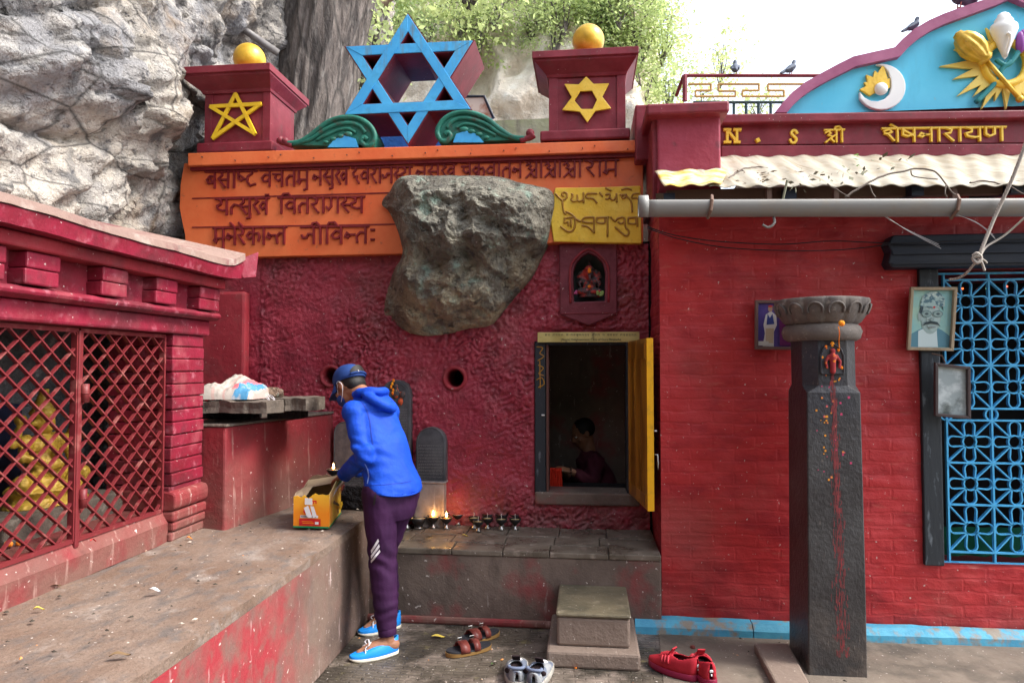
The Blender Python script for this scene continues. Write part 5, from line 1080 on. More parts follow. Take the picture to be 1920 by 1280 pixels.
# lattice gate
XG = XS-.025; ZG0, ZG1 = LZ+.165, 1.70
gm = MB()
def seg(p, q, wd, x0, dp):          # flat bar in the YZ plane
    p, q = V(p), V(q); d = (q-p).normalized(); n_ = V((0, -d.z, d.y))*wd*.5
    gm.prism([p+n_, q+n_, q-n_, p-n_], (-dp, 0, 0))
    for v in gm.v[-8:]: v.x += x0 - p.x
YH = at(146, 800, X=XG).y; YE_ = YP0-.015; pz = .094; py = .108
def clipd(y0, y1, sgn):
    out = []; H_ = ZG1-ZG0; W_ = y1-y0; sl_ = pz/py
    k = -60
    while k < 80:
        c = ZG0 + k*pz*1.0
        # z = c + sgn*sl*(y-y0)
        t0, t1 = 0.0, W_
        for zl, up in ((ZG0, False), (ZG1, True)):
            pass
        f = lambda u: c + sgn*sl_*u
        us = [(ZG0-c)/(sgn*sl_), (ZG1-c)/(sgn*sl_)]; a, e = max(0, min(us)), min(W_, max(us))
        if e - a > .01: out.append(((XG, y0+a, f(a)), (XG, y0+e, f(e))))
        k += 1
    return out
gates = []
for (y0, y1) in ((Y0+.2, YH-.02), (YH+.012, YE_-.012)):
    gm = MB()
    for p, q in clipd(y0, y1, 1): seg(p, q, .0065, XG-.002, .016)
    for p, q in clipd(y0, y1, -1): seg(p, q, .0065, XG, .018)
    part('lattice', gm, mat('red_oxide_bars', (.15, .018, .022), .5, [dict(c=(.27, .09, .08), s=14, lo=.55, hi=.7), dict(c=(.16, .02, .02), s=25, lo=.5, hi=.7)], []), sh)
    gm = MB(); seg((XG, y0-.01, ZG1), (XG, y1+.01, ZG1), .018, XG+.004, .03); seg((XG, y0-.01, ZG0), (XG, y1+.01, ZG0), .018, XG+.004, .03); seg((XG, y1+.004, ZG0), (XG, y1+.004, ZG1), .013, XG+.006, .028); seg((XG, y0-.004, ZG0), (XG, y0-.004, ZG1), .013, XG+.006, .028); part('gate_frame', gm, bpy.data.materials['red_oxide_bars'], sh)
b = MB(); b.box((XG-.03, YH-.016, ZG0-.03), (XG+.012, YH+.008, ZG1)); part('gate_post', b, bpy.data.materials['red_oxide_bars'], sh, bevel=.004)
for z in (.98, 1.43):
    b = MB(); b.tube([(XG+.02, YH+.014, z-.04), (XG+.02, YH+.014, z+.04)], .016, 12); b.tube([(XG+.02, YH+.014, z-.002), (XG+.02, YH+.014, z+.002)], .018, 12); part('hinge', b, bpy.data.materials['red_oxide_bars'], sh, True)
# gold statue in the shrine
sq_ = at(78, 900, X=-2.58); sc_ = V((-2.58, sq_.y, at(78, 918, X=-2.58).z + .03)); f = MB(); s = .29
X = lambda x, y, z: sc_ + V((y*s*-1, x*s, z*s))          # faces +X
for q in ((0, 0, .34, .27, .22, .34), (0, 0, .62, .3, .2, .2), (0, -.03, 1.0, .16, .16, .2)):
    f.ball(X(*q[:3]), (q[4]*s, q[3]*s, q[5]*s))
f.lathe([(.17*s, 1.1*s), (.2*s, 1.16*s), (.13*s, 1.26*s), (.15*s, 1.3*s), (.08*s, 1.42*s), (.02, 1.55*s)], sc_, 16)
for k in (-1, 1):
    f.capsule([X(k*.3, 0, .7), X(k*.5, -.08, .48), X(k*.3, -.26, .4)], [.1*s, .085*s, .06*s]); f.capsule([X(k*.3, .04, .74), X(k*.58, 0, .7), X(k*.56, -.1, .98)], [.09*s, .075*s, .06*s]); f.ball(X(k*.56, -.1, 1.08), .09*s)
    f.capsule([X(k*.14, -.05, .1), X(k*.62, -.2, .08), X(k*.1, -.42, .04)], [.17*s, .15*s, .09*s]); f.ball(X(k*.19, 0, 1.0), .05*s)
f.capsule([X(-.1, -.2, .3), X(.1, -.24, .32)], [.08*s, .08*s]); f.ball(X(0, -.24, .5), .09*s)
f.loft([(X(0, -.1, -.3), (0, 1, 0), (1, 0, 0), .75*s, .5*s), (X(0, -.1, -.16), (0, 1, 0), (1, 0, 0), .62*s, .4*s), (X(0, -.1, -.05), (0, 1, 0), (1, 0, 0), .72*s, .48*s), (X(0, -.1, .02), (0, 1, 0), (1, 0, 0), .6*s, .4*s)], 20)
me = fuse(f, .0065, 2, lambda c: .005*noise.noise(c*60) + .003*noise.noise(c*120))
t = thing('gold_statue', 'gold painted seated deity statue behind the lattice gate', 'statue', tuple(sc_)); link('figure', me, mat('shrine_gold', (.42, .26, .03), .45, [dict(c=(.22, .13, .02), s=9), dict(c=(.5, .34, .05), s=20, lo=.55, hi=.7)], [('noise', 40, .3, .006)], metal=.2), t, True)
b = MB(); b.box((-2.86, sc_.y-.4, LZ+.12), (-2.40, sc_.y+.36, sc_.z-.3*s)); part('pedestal', b, M['slab'], t, bevel=.01)
random.seed(5)
for k, (y, lab) in enumerate(((1.95, 'pink'), (2.05, 'yellow'), (2.5, 'red'), (2.62, 'orange'), (2.38, 'magenta'))):
    b = MB()
    for i in range(7): b.ball((-2.40 + random.uniform(-.03, .03), y + random.uniform(-.03, .03), LZ+.165 + random.uniform(-.005, .012)), .012, 6, 5)
    solo('flower_petals', b, mat('petals_'+lab, {'pink': (.6, .1, .25), 'yellow': (.7, .5, .03), 'red': (.5, .02, .02), 'orange': (.7, .2, .02), 'magenta': (.4, .03, .3)}[lab], .7), lab + ' flower petals strewn inside the lattice gate', 'flowers', 'petals inside the shrine', smooth=True)

# smooth brick buttress on the wall behind the shrine pier
b = MB(); b.box((-2.95, YB-.075, LZ), (-2.44, YB+.01, 2.08)); o = part('brick_buttress', b, M['red_plaster'], sw, bevel=.02)

# ================================================================ cliff, hill, terrace
def cliff():
    b = MB(); n1, n2 = 420, 300; g = []
    ctrl = [(-3.4, -2.5), (-3.25, .5), (-3.15, 3.0), (-3.22, 4.6), (-3.3, 6.2), (-3.15, 7.6), (-3.0, 8.8), (-3.6, 10.6)]
    pth = smooth_path([(x, y, 0) for x, y in ctrl], 12); ln = [0]
    for i in range(1, len(pth)): ln.append(ln[-1] + (pth[i]-pth[i-1]).length)
    k = 0
    for i in range(n1+1):
        s = ln[-1]*i/n1
        while k < len(ln)-2 and ln[k+1] < s: k += 1
        u = (s-ln[k])/(ln[k+1]-ln[k]); p = pth[k].lerp(pth[k+1], u); d = (pth[min(k+2, len(pth)-1)]-pth[max(k-1, 0)]).normalized(); nr = V((d.y, -d.x, 0))
        for j in range(n2+1):
            z = .2 + 8.3*j/n2
            q = V((p.x, p.y, z)); r_ = V((q.y*.8 + q.z*.55, q.x*.6, q.z*1.0 - q.y*.5))      # dipping beds
            big = .55*noise.fractal(q*.45, 1, 2, 3)
            v1 = V((r_.x*.9, r_.y, r_.z*1.9)); rg = noise.ridged_multi_fractal(v1*.8, .9, 2.2, 6, 1.0, 2.0)
            def block(p, k, sd):
                ds, ps = noise.voronoi(p*k + V((sd, sd, sd))); f = ps[0]; t1 = noise.noise_vector(f*3.7 + V((sd, 0, 0)))
                return t1.x*.5 + (p*k + V((sd, sd, sd)) - f).dot(V((t1.y, t1.z, noise.noise(f*5.1))))*1.1, ds[1]-ds[0]
            wq = V((r_.x, r_.y, r_.z*1.15)) + noise.noise_vector(q*1.3)*.16
            B1, e1 = block(wq, .8, 0); B2, e2 = block(wq, 2.1, 7); B3, e3 = block(V((wq.x, wq.y, wq.z*2)), 4.2, 3)
            c1_ = noise.cell(V((r_.x*1.3 + .5*noise.noise(q*1.7), 1, r_.z*2.6 + .6*noise.noise(q*1.9)))); c2_ = noise.cell(V((r_.x*3.1 + .6*noise.noise(q*3), 2, r_.z*6 + .5*noise.noise(q*2.6))))
            h = big + .13*B1 + .075*B2 + .03*B3 - .05*math.exp(-e1/.02) - .02*math.exp(-e2/.03) + .13*(rg-1.0) + .09*c1_ + .03*c2_ + .04*noise.fractal(q*4.5, .8, 2.1, 4) + .012*abs(noise.noise(q*15)) - .16*math.exp(-abs(noise.noise(V((r_.x*.7, r_.y, r_.z*1.25))*1.15 + V((0, 5, 0))))/.03)
            lean = .06*max(0, z-2.2) - .05*max(0, 2.2-z)
            g.append(p + nr*(h*.75 + lean) + V((0, 0, z + .03*noise.noise(q*3))))
    m = n2+1; b.add(g, [(i*m+j, (i+1)*m+j, (i+1)*m+j+1, i*m+j+1) for i in range(n1) for j in range(n2)])
    return b
struct('cliff', cliff(), M['cliff'], smooth=False)
bpy.data.objects['cliff'].data.polygons.foreach_set('use_smooth', [True]*len(bpy.data.objects['cliff'].data.polygons))

def hill():
    b = MB(); n1, n2 = 110, 90; g = []
    for j in range(n2+1):
        for i in range(n1+1):
            x = lerp(-9, 3.4, i/n1); t_ = j/n2; z = 2.0 + 14*t_
            edge = max(0, (x - (1.35 - .03*z))/1.2)
            y = 15.5 + 3.2*t_ + edge**1.5*5; q = V((x*.35, 2, z*.35))
            y -= 1.4*noise.fractal(q*1.2, 1, 2, 4) + .5*noise.ridged_multi_fractal(q*2.4, 1, 2, 4, 1, 2); g.append((x, y, z))
    b.add(g, [(j*(n1+1)+i, j*(n1+1)+i+1, (j+1)*(n1+1)+i+1, (j+1)*(n1+1)+i) for j in range(n2) for i in range(n1)]); return b
struct('hillside', hill(), M['hill'], smooth=True)
b = MB(); b.box((-2.6, 5.6, 0), (1.2, 12, 2.9)); b.box((1.2, 5.6, 0), (9, 16, 3.0)); struct('terrace', b, M['concrete'])
HB = BVHTree.FromObject(bpy.data.objects['hillside'], bpy.context.evaluated_depsgraph_get())

FOL = [mat('leaf_%d' % k, c, .6, [dict(c=c2, s=3)], spec=.3) for k, (c, c2) in enumerate((((.28, .37, .12), (.4, .46, .2)), ((.2, .30, .12), (.3, .4, .2)), ((.38, .46, .22), (.46, .52, .3)), ((.14, .22, .1), (.2, .28, .15))))]  # leaf colours paled to stand in for distance haze
for m_ in FOL:
    t_ = m_.node_tree; pb = t_.nodes['Principled BSDF']; tr_ = t_.nodes.new('ShaderNodeBsdfTranslucent'); mxs = t_.nodes.new('ShaderNodeMixShader'); mxs.inputs[0].default_value = .5
    tr_.inputs[0].default_value = (.6, .7, .3, 1); out_ = t_.nodes['Material Output']; t_.links.new(pb.outputs[0], mxs.inputs[1]); t_.links.new(tr_.outputs[0], mxs.inputs[2]); t_.links.new(mxs.outputs[0], out_.inputs[0])
def leaves(b, c, rad, n, size, rnd, clump=14, hang=0.0):
    c = V(c); left = n
    while left > 0:
        d = V((rnd.gauss(0, 1), rnd.gauss(0, 1), rnd.gauss(0, 1))).normalized(); rr = rnd.random()**.4
        cc = c + V((d.x*rad[0], d.y*rad[1], d.z*rad[2]))*rr; tw = V((rnd.gauss(0, 1), rnd.gauss(0, 1), rnd.gauss(0, .6) - hang)).normalized()
        for k in range(clump):
            p = cc + tw*(size*k*.45) + V((rnd.gauss(0, 1), rnd.gauss(0, 1), rnd.gauss(0, 1)))*size*.7
            u = (tw*.5 + V((rnd.gauss(0, 1), rnd.gauss(0, 1), rnd.gauss(0, .6) - .4))).normalized(); w_ = u.cross(V((rnd.gauss(0, 1), rnd.gauss(0, 1), rnd.gauss(0, 1)))).normalized()
            s_ = size*rnd.uniform(.6, 1.3); i0 = len(b.v)
            b.v += [p, p + u*s_*.5 + w_*s_*.26, p + u*s_, p + u*s_*.5 - w_*s_*.26]; b.f.append((i0, i0+1, i0+2, i0+3)); left -= 1
    return b
def shrub(px, py, rad, n, size, kind, label, seed, Yfix=None, hang=0.0, group='shrubs clinging to the hillside'):
    rnd = random.Random(seed); d = FW + RT*((px-960)/FPX) + UP*((640-py)/FPX)
    if Yfix is None:
        h = HB.ray_cast(CP, d.normalized()); p = h[0] - V((0, .35, 0)) if h[0] else at(px, py, Y=17)
    else: p = at(px, py, Y=Yfix)
    t = thing('shrub', label, 'shrub', tuple(p - V((0, 0, rad[2]))), group); b = leaves(MB(), p, rad, n, size, rnd, hang=hang); part('foliage', b, FOL[kind], t, recalc=False)
    b = MB()
    for k in range(6): b.tube([p - V((0, 0, rad[2]*.9)), p + V((rnd.uniform(-.4, .4)*rad[0], rnd.uniform(-.3, .3)*rad[1], rnd.uniform(-.2, .4)*rad[2])), p + V((rnd.uniform(-.9, .9)*rad[0], rnd.uniform(-.8, .8)*rad[1], rnd.uniform(-.2, .8)*rad[2]))], [.03, .015, .006], 5)
    part('stem', b, M['bark'], t)
cols = ['yellow green', 'mid green', 'pale lime', 'dark green']
SH = [(700, 40, .7, 1), (735, 10, .6, 0), (712, 100, .5, 1), (800, 70, .65, 3), (820, 20, .8, 0), (870, 30, .9, 2), (900, 80, .6, 0), (930, 15, .8, 2), (1000, 30, .9, 1), (1040, 60, .8, 2), (1060, 15, .9, 0), (1110, 20, .9, 1), (1140, 55, .8, 2), (1160, 10, .8, 1), (1190, 45, .8, 0), (1200, 90, .7, 2), (1215, 20, .7, 1),
      (1225, 130, .7, 0), (1240, 80, .6, 2), (1205, 165, .6, 2), (1255, 170, .6, 1), (1165, 100, .7, 0), (760, 45, .6, 1), (1130, 15, .7, 2)]
where = lambda x, y: ('high ' if y < 50 else ('low ' if y > 115 else 'halfway ')) + 'on the hillside ' + ('by the tree trunk' if x < 770 else 'right of the blue star' if x < 950 else 'behind the right gold ball' if x < 1120 else 'above the right gate post' if x < 1200 else 'at the hill edge')
seen = {}
for k, (x, y, r_, kd) in enumerate(SH):
    lb = cols[kd] + ' shrub ' + where(x, y); seen[lb] = seen.get(lb, 0) + 1
    if seen[lb] > 1: lb = ['', '', 'smaller ', 'third '][seen[lb]] + lb
    shrub(x, y, (r_*1.3, r_*.8, r_*1.05), int(1150*r_/.7), .10, kd, lb, 100+k)
# nearer broad-leaved climber by the trunk and hanging branches at the top
shrub(694, 55, (.28, .25, .55), 700, .085, 2, 'bright broad leaved climber hanging just right of the tree trunk', 301, Yfix=7.6, hang=.8, group='nearer greenery')
shrub(678, 130, (.2, .25, .3), 260, .08, 3, 'dark leafy climber low behind the tree trunk', 302, Yfix=7.6, hang=.5, group='nearer greenery')
shrub(880, -30, (.9, .5, .4), 520, .10, 0, 'overhanging leafy branch at the top of the picture', 303, Yfix=9.0, hang=1.0, group='nearer greenery')
shrub(1350, 110, (.75, .7, 1.3), 520, .16, 2, 'tall hazy tree behind the maroon railing', 304, Yfix=26, group='hazy trees beyond the railing')  # palest leaves and thin foliage in place of haze
shrub(1320, 180, (1.5, .8, .7), 520, .16, 2, 'low hazy bush behind the maroon railing', 305, Yfix=25, group='hazy trees beyond the railing')
shrub(1420, 195, (1.2, .8, .6), 420, .16, 2, 'low hazy bush behind the gold fretwork', 306, Yfix=25, group='hazy trees beyond the railing')
shrub(1255, 25, (.4, .6, .6), 200, .16, 2, 'pale hazy treetop at the left of the white sky', 307, Yfix=22, group='hazy trees beyond the railing')

# tree trunk rising behind the wall
def trunk():
    b = MB(); n1, n2 = 110, 120; Yt = 7.0; g = []
    bl, br = at(505, 265, Y=Yt), at(636, 265, Y=Yt); tl_, tr_ = at(553, 0, Y=Yt), at(696, 0, Y=Yt)
    c0, c1_ = (bl+br)/2, (tl_+tr_)/2; r0, r1 = (br-bl).length/2, (tr_-tl_).length/2; dz = (c1_-c0)/(c1_.z-c0.z)
    for j in range(n2+1):
        z = lerp(0, 9.5, j/n2); c = c0 + dz*(z-c0.z); r_ = lerp(r0, r1, (z-c0.z)/(c1_.z-c0.z)*.4); r_ += .25*max(0, 2.2-z)**1.5*.2
        for i in range(n1):
            a = 2*math.pi*i/n1; fis = abs(noise.noise(V((math.cos(a)*6, math.sin(a)*6, z*.55)))) + .5*abs(noise.noise(V((math.cos(a)*14, math.sin(a)*14, z*1.4))))
            rr = r_*(1 + .06*noise.noise(V((math.cos(a), math.sin(a), z*.5)))) + .085*fis
            g.append(c + V((math.cos(a)*rr, math.sin(a)*rr, 0)))
    b.add(g, [(j*n1+i, j*n1+(i+1) % n1, (j+1)*n1+(i+1) % n1, (j+1)*n1+i) for j in range(n2) for i in range(n1)]); return b, c0 + dz*(9.5-c0.z)
tb, top = trunk(); tt = thing('tree', 'thick grey barked tree trunk rising behind the wall', 'tree', (-2.4, 7.0, 0)); part('trunk', tb, M['bark'], tt, True, recalc=False)
rnd = random.Random(77); lb = MB(); fb_ = MB()
for k in range(7):
    a = 2*math.pi*k/7; e = top + V((math.cos(a)*2.2, math.sin(a)*2.2, rnd.uniform(1.2, 3))); lb.tube(smooth_path([top - V((0, 0, .5)), top.lerp(e, .5) + V((0, 0, .4)), e], 4), [.3, .26, .22, .18, .15, .12, .09, .07, .05], 8); leaves(fb_, e + V((0, 0, .3)), (1.5, 1.5, 1.0), 420, .2, rnd)
part('limb', lb, M['bark'], tt); part('crown', fb_, FOL[1], tt, recalc=False)
b = MB(); b.tube([at(408, 22, Y=6.0), at(522, 100, Y=6.35)], .035, 12); solo('grey_pipe', b, mat('grey_pipe', (.2, .19, .18), .5, [dict(c=(.1, .09, .09), s=9)], []), 'thin grey pole slanting from the cliff to the tree trunk', 'pole', smooth=True)
# concrete parapet, framed board and tarpaulin behind the ornaments
a, c = at(700, 226, Y=5.6), at(1034, 222, Y=5.6); b = MB(); b.box((a.x, 5.6, 2.9), (c.x+.3, 5.75, c.z)); solo('concrete_parapet', b, mat('mossy_wall', (.33, .34, .25), .85, [dict(c=(.25, .3, .12), s=3), dict(c=(.15, .14, .11), s=6, st=(1, 1, .2), lo=.55, hi=.7)], [('noise', 20, .4, .015)]), 'pale mossy concrete wall behind the green scroll', 'wall')
t = thing('leaning_board', 'black framed board leaning behind the blue star', 'board', tuple(at(900, 222, Y=5.5))); b = MB(); bp = [at(x, y, Y=5.55) for x, y in ((873, 181), (908, 181), (926, 222), (884, 222))]; b.prism(bp, (0, .02, 0)); part('panel', b, mat('rust_white_panel', (.6, .5, .42), .6, [dict(c=(.4, .16, .08), s=6, lo=.5, hi=.62)], []), t)
b = MB(); b.tube(bp[:3], .012, 6); part('frame', b, M['navy'], t)
b = MB(); n = 16; g = []
for j in range(9):
    for i in range(n+1): x = lerp(-2.05, -.75, i/n); g.append((x, 5.5 + .9*j/8, 3.60 + .28*j/8 - .10*math.sin(math.pi*i/n) - .05*(i/n) + (-.0 if j else 0)))
b.add(g, [(j*(n+1)+i, j*(n+1)+i+1, (j+1)*(n+1)+i+1, (j+1)*(n+1)+i) for j in range(8) for i in range(n)])
e0 = len(b.v); b.add([(g[i][0], g[i][1], g[i][2]) for i in range(n+1)] + [(g[i][0], g[i][1]-.01, 3.0) for i in range(n+1)], [(i, i+1, n+2+i, n+1+i) for i in range(n)])
solo('blue_tarpaulin', b, mat('blue_tarp', (.02, .14, .5), .5, [dict(c=(.015, .09, .36), s=5)], [('noise', 9, .4, .03)]), 'bright blue tarpaulin glimpsed through the hexagon of the star', 'tarpaulin', smooth=True)

# railing on the terrace
YRL = 7.4; rl = thing('railing', 'maroon terrace railing with gold fretwork on the roof', 'railing', tuple(at(1290, 215, Y=YRL)))
A = lambda x, y, d=0: at(x, y, Y=YRL+d)
b = MB(); b.tube([A(1282, 142), A(1560, 142)], .02, 8); part('top_rail', b, M['maroon'], rl)
b = MB(); b.tube([A(1284, 142), A(1284, 190)], .026, 8); b.tube([A(1282, 142), A(1268, 180, .2)], .02, 8); part('post', b, M['maroon'], rl)
b = MB(); mx = [(1290,158),(1333,158),(1333,170),(1304,170),(1304,181),(1379,181),(1379,171),(1347,171),(1347,158),(1423,158),(1423,170),(1392,170),(1392,181),(1470,181),(1470,170),(1440,170),(1440,158),(1500,158),(1520,158)]
for i in range(len(mx)-1): b.tube([A(*mx[i]), A(*mx[i+1])], .012 + .0002*(i % 3), 6)
part('gold_fretwork', b, mat('faded_gold', (.6, .36, .12), .5), rl)
b = MB(); b.tube([A(1300, 192, .1), A(1560, 192, .1)], .016, 6)
for k in range(12): x = 1330 + 23*k; b.tube([A(x, 192, .1), A(x, 230, .1)], .016, 6)
part('baluster', b, mat('rail_dark_green', (.05, .09, .1), .5), rl)
# pigeons
def pigeon(px, py, Y, s, rz, label):
    p = at(px, py, Y=Y); f = MB(); Mx = Matrix.Rotation(rz, 3, 'Z'); Q = lambda x, y, z: p + Mx @ (V((x, y, z))*s)
    f.capsule([Q(-.06, 0, .07), Q(0, 0, .1), Q(.06, 0, .15)], [.045*s, .062*s, .05*s]); f.capsule([Q(.06, 0, .15), Q(.075, 0, .22)], [.04*s, .03*s]); f.ball(Q(.085, 0, .235), .03*s); f.capsule([Q(.1, 0, .235), Q(.13, 0, .225)], [.012*s, .005*s], 6); f.capsule([Q(-.07, 0, .07), Q(-.2, 0, .0)], [.035*s, .02*s]); 
    for k in (-1, 1): f.capsule([Q(.03, k*.05, .13), Q(-.12, k*.045, .05)], [.03*s, .012*s])
    t = thing('pigeon', label, 'bird', tuple(p), 'pigeons on the roof line'); link('body', fuse(f, .008*s, 2), mat('pigeon_grey', (.06, .075, .11), .7, [dict(c=(.12, .14, .18), s=18)], []), t, True)
    b = MB()
    for k in (-1, 1): b.tube([Q(.0, k*.02, .06), Q(.01, k*.02, .0), Q(.03, k*.02, -.005)], .006*s, 5)
    part('leg', b, mat('pigeon_leg', (.4, .12, .1), .6), t)
pigeon(1379, 141, YRL, .72, R(80), 'upright dark pigeon on the railing above the gold fretwork')
pigeon(1482, 141, YRL, .66, R(30), 'hunched pigeon on the railing nearer the pediment')
pigeon(1800, 16, YP+.05, .8, R(190), 'pigeon standing on the pediment rim near its peak')
pigeon(1712, 62, YP+.05, .45, R(20), 'small bird on the lower shoulder of the pediment rim')

# ================================================================ people
SKIN = mat('warm_skin', (.30, .135, .075), .5, [dict(c=(.36, .17, .10), s=14), dict(c=(.22, .085, .05), s=30, lo=.6, hi=.75, k=.5)], [('noise', 120, .15, .002)], sub=.12)
HAIR = mat('black_hair', (.012, .010, .009), .6, [], [('noise', 260, .5, .002, (1, 1, .3))])
def hand(f, wrist, d, nrm, side, curl, s=1.0, spread=.35):
    """palm, four unequal bent fingers and a thumb leaving the side of the palm; nrm = back of the hand"""
    w0 = V(wrist); d = V(d).normalized(); nrm = V(nrm); nrm = (nrm - d*nrm.dot(d)).normalized(); q = d.cross(nrm)*side
    f.loft([(w0 - d*.015*s, q, nrm, .026*s, .019*s), (w0 + d*.02*s, q, nrm, .033*s, .017*s), (w0 + d*.055*s, q, nrm, .040*s, .016*s), (w0 + d*.088*s, q, nrm, .040*s, .013*s)], 14)
    for k, ln in enumerate((.070, .079, .073, .058)):
        off = (1.5-k)*.0205*s; p = w0 + d*.084*s + q*off; dd = (d + q*((1.5-k)*.06*spread)).normalized(); pts = [p - dd*.012*s, p]; a = 0
        for j, fr in enumerate((.45, .32, .25)):
            a += curl*(1 + .12*k)*(.8 if j == 0 else 1); dv_ = dd*math.cos(a) - nrm*math.sin(a); pts.append(pts[-1] + dv_*ln*fr*s)
        f.capsule(pts, [.0095*s, .0095*s, .0088*s, .0082*s, .0068*s], 8)
    t0 = w0 + d*.022*s + q*.028*s; td = (d*.75 + q*.7 - nrm*.35).normalized(); t1 = t0 + td*.038*s; t2 = t1 + (d*.9 + q*.1 - nrm*(.3+curl*.4)).normalized()*.032*s
    f.capsule([w0 + d*.015*s + q*.015*s, t0, t1, t2], [.014*s, .0135*s, .0108*s, .0085*s], 8)
def head(f, c, fd, up, s=1.0):
    """skull, jaw, nose, brow, lips and ears; fd = where the face looks"""
    fd = V(fd).normalized(); up = V(up); up = (up - fd*up.dot(fd)).normalized(); lf = up.cross(fd); Mx = Matrix((lf, fd, up)).transposed()
    P = lambda x, y, z: V(c) + Mx @ (V((x, y, z))*s)
    f.ball(P(0, -.012, .03), (.077*s, .097*s, .088*s), 20, 14, Mx); f.ball(P(0, .03, -.035), (.060*s, .064*s, .078*s), 18, 12, Mx); f.ball(P(0, .062, -.088), (.026*s, .022*s, .022*s), 12, 8, Mx)
    f.capsule([P(0, .088, .012), P(0, .104, -.022)], [.010*s, .015*s], 8); f.ball(P(.012, .094, -.027), .010*s); f.ball(P(-.012, .094, -.027), .010*s)
    f.capsule([P(-.036, .078, .022), P(0, .087, .024), P(.036, .078, .022)], [.011*s, .010*s, .011*s], 8)
    f.capsule([P(-.02, .082, -.054), P(0, .089, -.053), P(.02, .082, -.054)], [.006*s, .008*s, .006*s], 8); f.capsule([P(-.017, .081, -.064), P(0, .086, -.065), P(.017, .081, -.064)], [.007*s, .008*s, .007*s], 8)
    for k in (-1, 1):
        f.ball(P(k*.045, .06, -.025), (.022*s, .02*s, .018*s), 10, 8, Mx); f.ball(P(k*.077, -.008, -.004), (.008*s, .017*s, .028*s), 12, 8, Mx); f.ball(P(k*.080, -.014, .006), (.007*s, .010*s, .015*s), 10, 6, Mx)
    return P, Mx
def eyes(P, Mx, s, root):
    for k in (-1, 1):
        b = MB(); b.ball(P(k*.032, .078, .006), (.013*s, .010*s, .008*s), 12, 8, Mx); e = part('eye', b, mat('eye_white', (.6, .57, .53), .3), root, True); b = MB(); b.ball(P(k*.032, .0868, .005), (.0055*s, .003*s, .0055*s), 10, 6, Mx); part('iris', b, HAIR, e, True)

# ---- the man lighting lamps
fv = V((-.78, .62, 0)).normalized(); lv_ = V((-fv.y, fv.x, 0)); zv = V((0, 0, 1))
Hp = V((-1.085, 3.745, .86)); nb = V((-1.255, 3.865, 1.355)); hc = V((-1.405, 3.935, 1.425))
Ls, Le, Lw = V((-1.315, 3.755, 1.285)), V((-1.222, 3.665, 1.05)), V((-1.405, 3.87, .918))
Rs, Re, Rw = V((-1.165, 3.955, 1.275)), V((-1.215, 4.09, 1.06)), V((-1.39, 4.05, .915))
Lh, Lk, La = Hp + lv_*.085, V((-1.118, 3.67, .47)), V((-1.073, 3.625, .105))
Rh, Rk, Ra = Hp - lv_*.07, V((-1.165, 3.85, .48)), V((-1.165, 3.985, .105))
man = thing('person', 'bent man in a bright blue hooded jacket, purple trousers and cap lighting lamps', 'person', (-1.1, 3.74, 0))
f = MB()
f.loft([(Hp - zv*.06, lv_, fv, .15, .10), (Hp + zv*.04, lv_, fv, .155, .105), (V((-1.12, 3.77, 1.02)), lv_, fv, .115, .08), (V((-1.185, 3.815, 1.2)), lv_, fv, .115, .07), (nb - zv*.04, lv_, fv, .09, .055), (nb + zv*.01, lv_, fv, .06, .055)], 20)
f.capsule([nb - zv*.02, nb.lerp(hc, .45), hc + V((.02, -.01, -.02))], [.058, .054, .056], 14)
mP, mM = head(f, hc, (-.80, .42, -.52), (-.35, .25, .9))
f.capsule([nb - zv*.05, Ls, Le, Lw], [.06, .052, .04, .026]); f.capsule([nb - zv*.05, Rs, Re, Rw], [.06, .052, .04, .026])
for h_, k_, a_ in ((Lh, Lk, La), (Rh, Rk, Ra)): f.capsule([h_, h_.lerp(k_, .5), k_, k_.lerp(a_, .35), a_.lerp(k_, .12), a_ - zv*.03], [.085, .072, .055, .053, .036, .035], 14)
LT = V((-1.235, 3.525, .04)); RT_ = V((-1.285, 3.875, .04))
for a_, t_ in ((La, LT), (Ra, RT_)):
    d = (t_ - a_); d.z = 0; d.normalize(); f.capsule([a_ - d*.035 - zv*.055, a_ + d*.02 - zv*.045, a_ + d*.10 - zv*.06, a_ + d*.15 - zv*.07], [.032, .038, .032, .02], 12)
hand(f, Lw + (Lw-Le).normalized()*.03, (-.62, .62, -.35), (.3, -.5, .8), 1, .38); hand(f, Rw + (Rw-Re).normalized()*.03, (-.85, .0, -.45), (.1, .3, .9), -1, .42)
link('body', fuse(f, .0048, 2), SKIN, man, True)
def drape(name, polys, target, m, parent, off=.003, grid=7):
    """stitched patches laid on the surface of a garment"""
    bv = BVHTree.FromObject(target, bpy.context.evaluated_depsgraph_get()); b = MB(); sh_ = target.parent.location if target.parent else V((0, 0, 0))
    for P in polys:
        A_, B_, C_, D_ = [V(p) for p in P]; g = []
        for j in range(grid+1):
            for i in range(3):
                q = (A_.lerp(B_, i/2)).lerp(D_.lerp(C_, i/2), j/grid); d = (FW + RT*((q.x-960)/FPX) + UP*((640-q.y)/FPX)).normalized(); h = bv.ray_cast(CP, d)
                if h[0] is None: g.append(None); continue
                g.append(h[0] + h[1].normalized()*off)
        if any(p is None for p in g): continue
        b.add(g, [(j*3+i, j*3+i+1, (j+1)*3+i+1, (j+1)*3+i) for j in range(grid) for i in range(2)])
    if b.v: return part(name, b, m, parent, True)
JK = mat('bright_blue_fabric', (.006, .055, .44), .65, [dict(c=(.010, .075, .52), s=6, k=.7), dict(c=(.003, .03, .33), s=3, lo=.55, hi=.7, k=.6)], [('noise', 9, .4, .02), ('noise', 34, .35, .006), ('noise', 420, .3, .001)], spec=.2)
f = MB()
tl_ = lambda c, ru, rv: (V(c), lv_, (fv + zv*.25).normalized(), ru, rv)
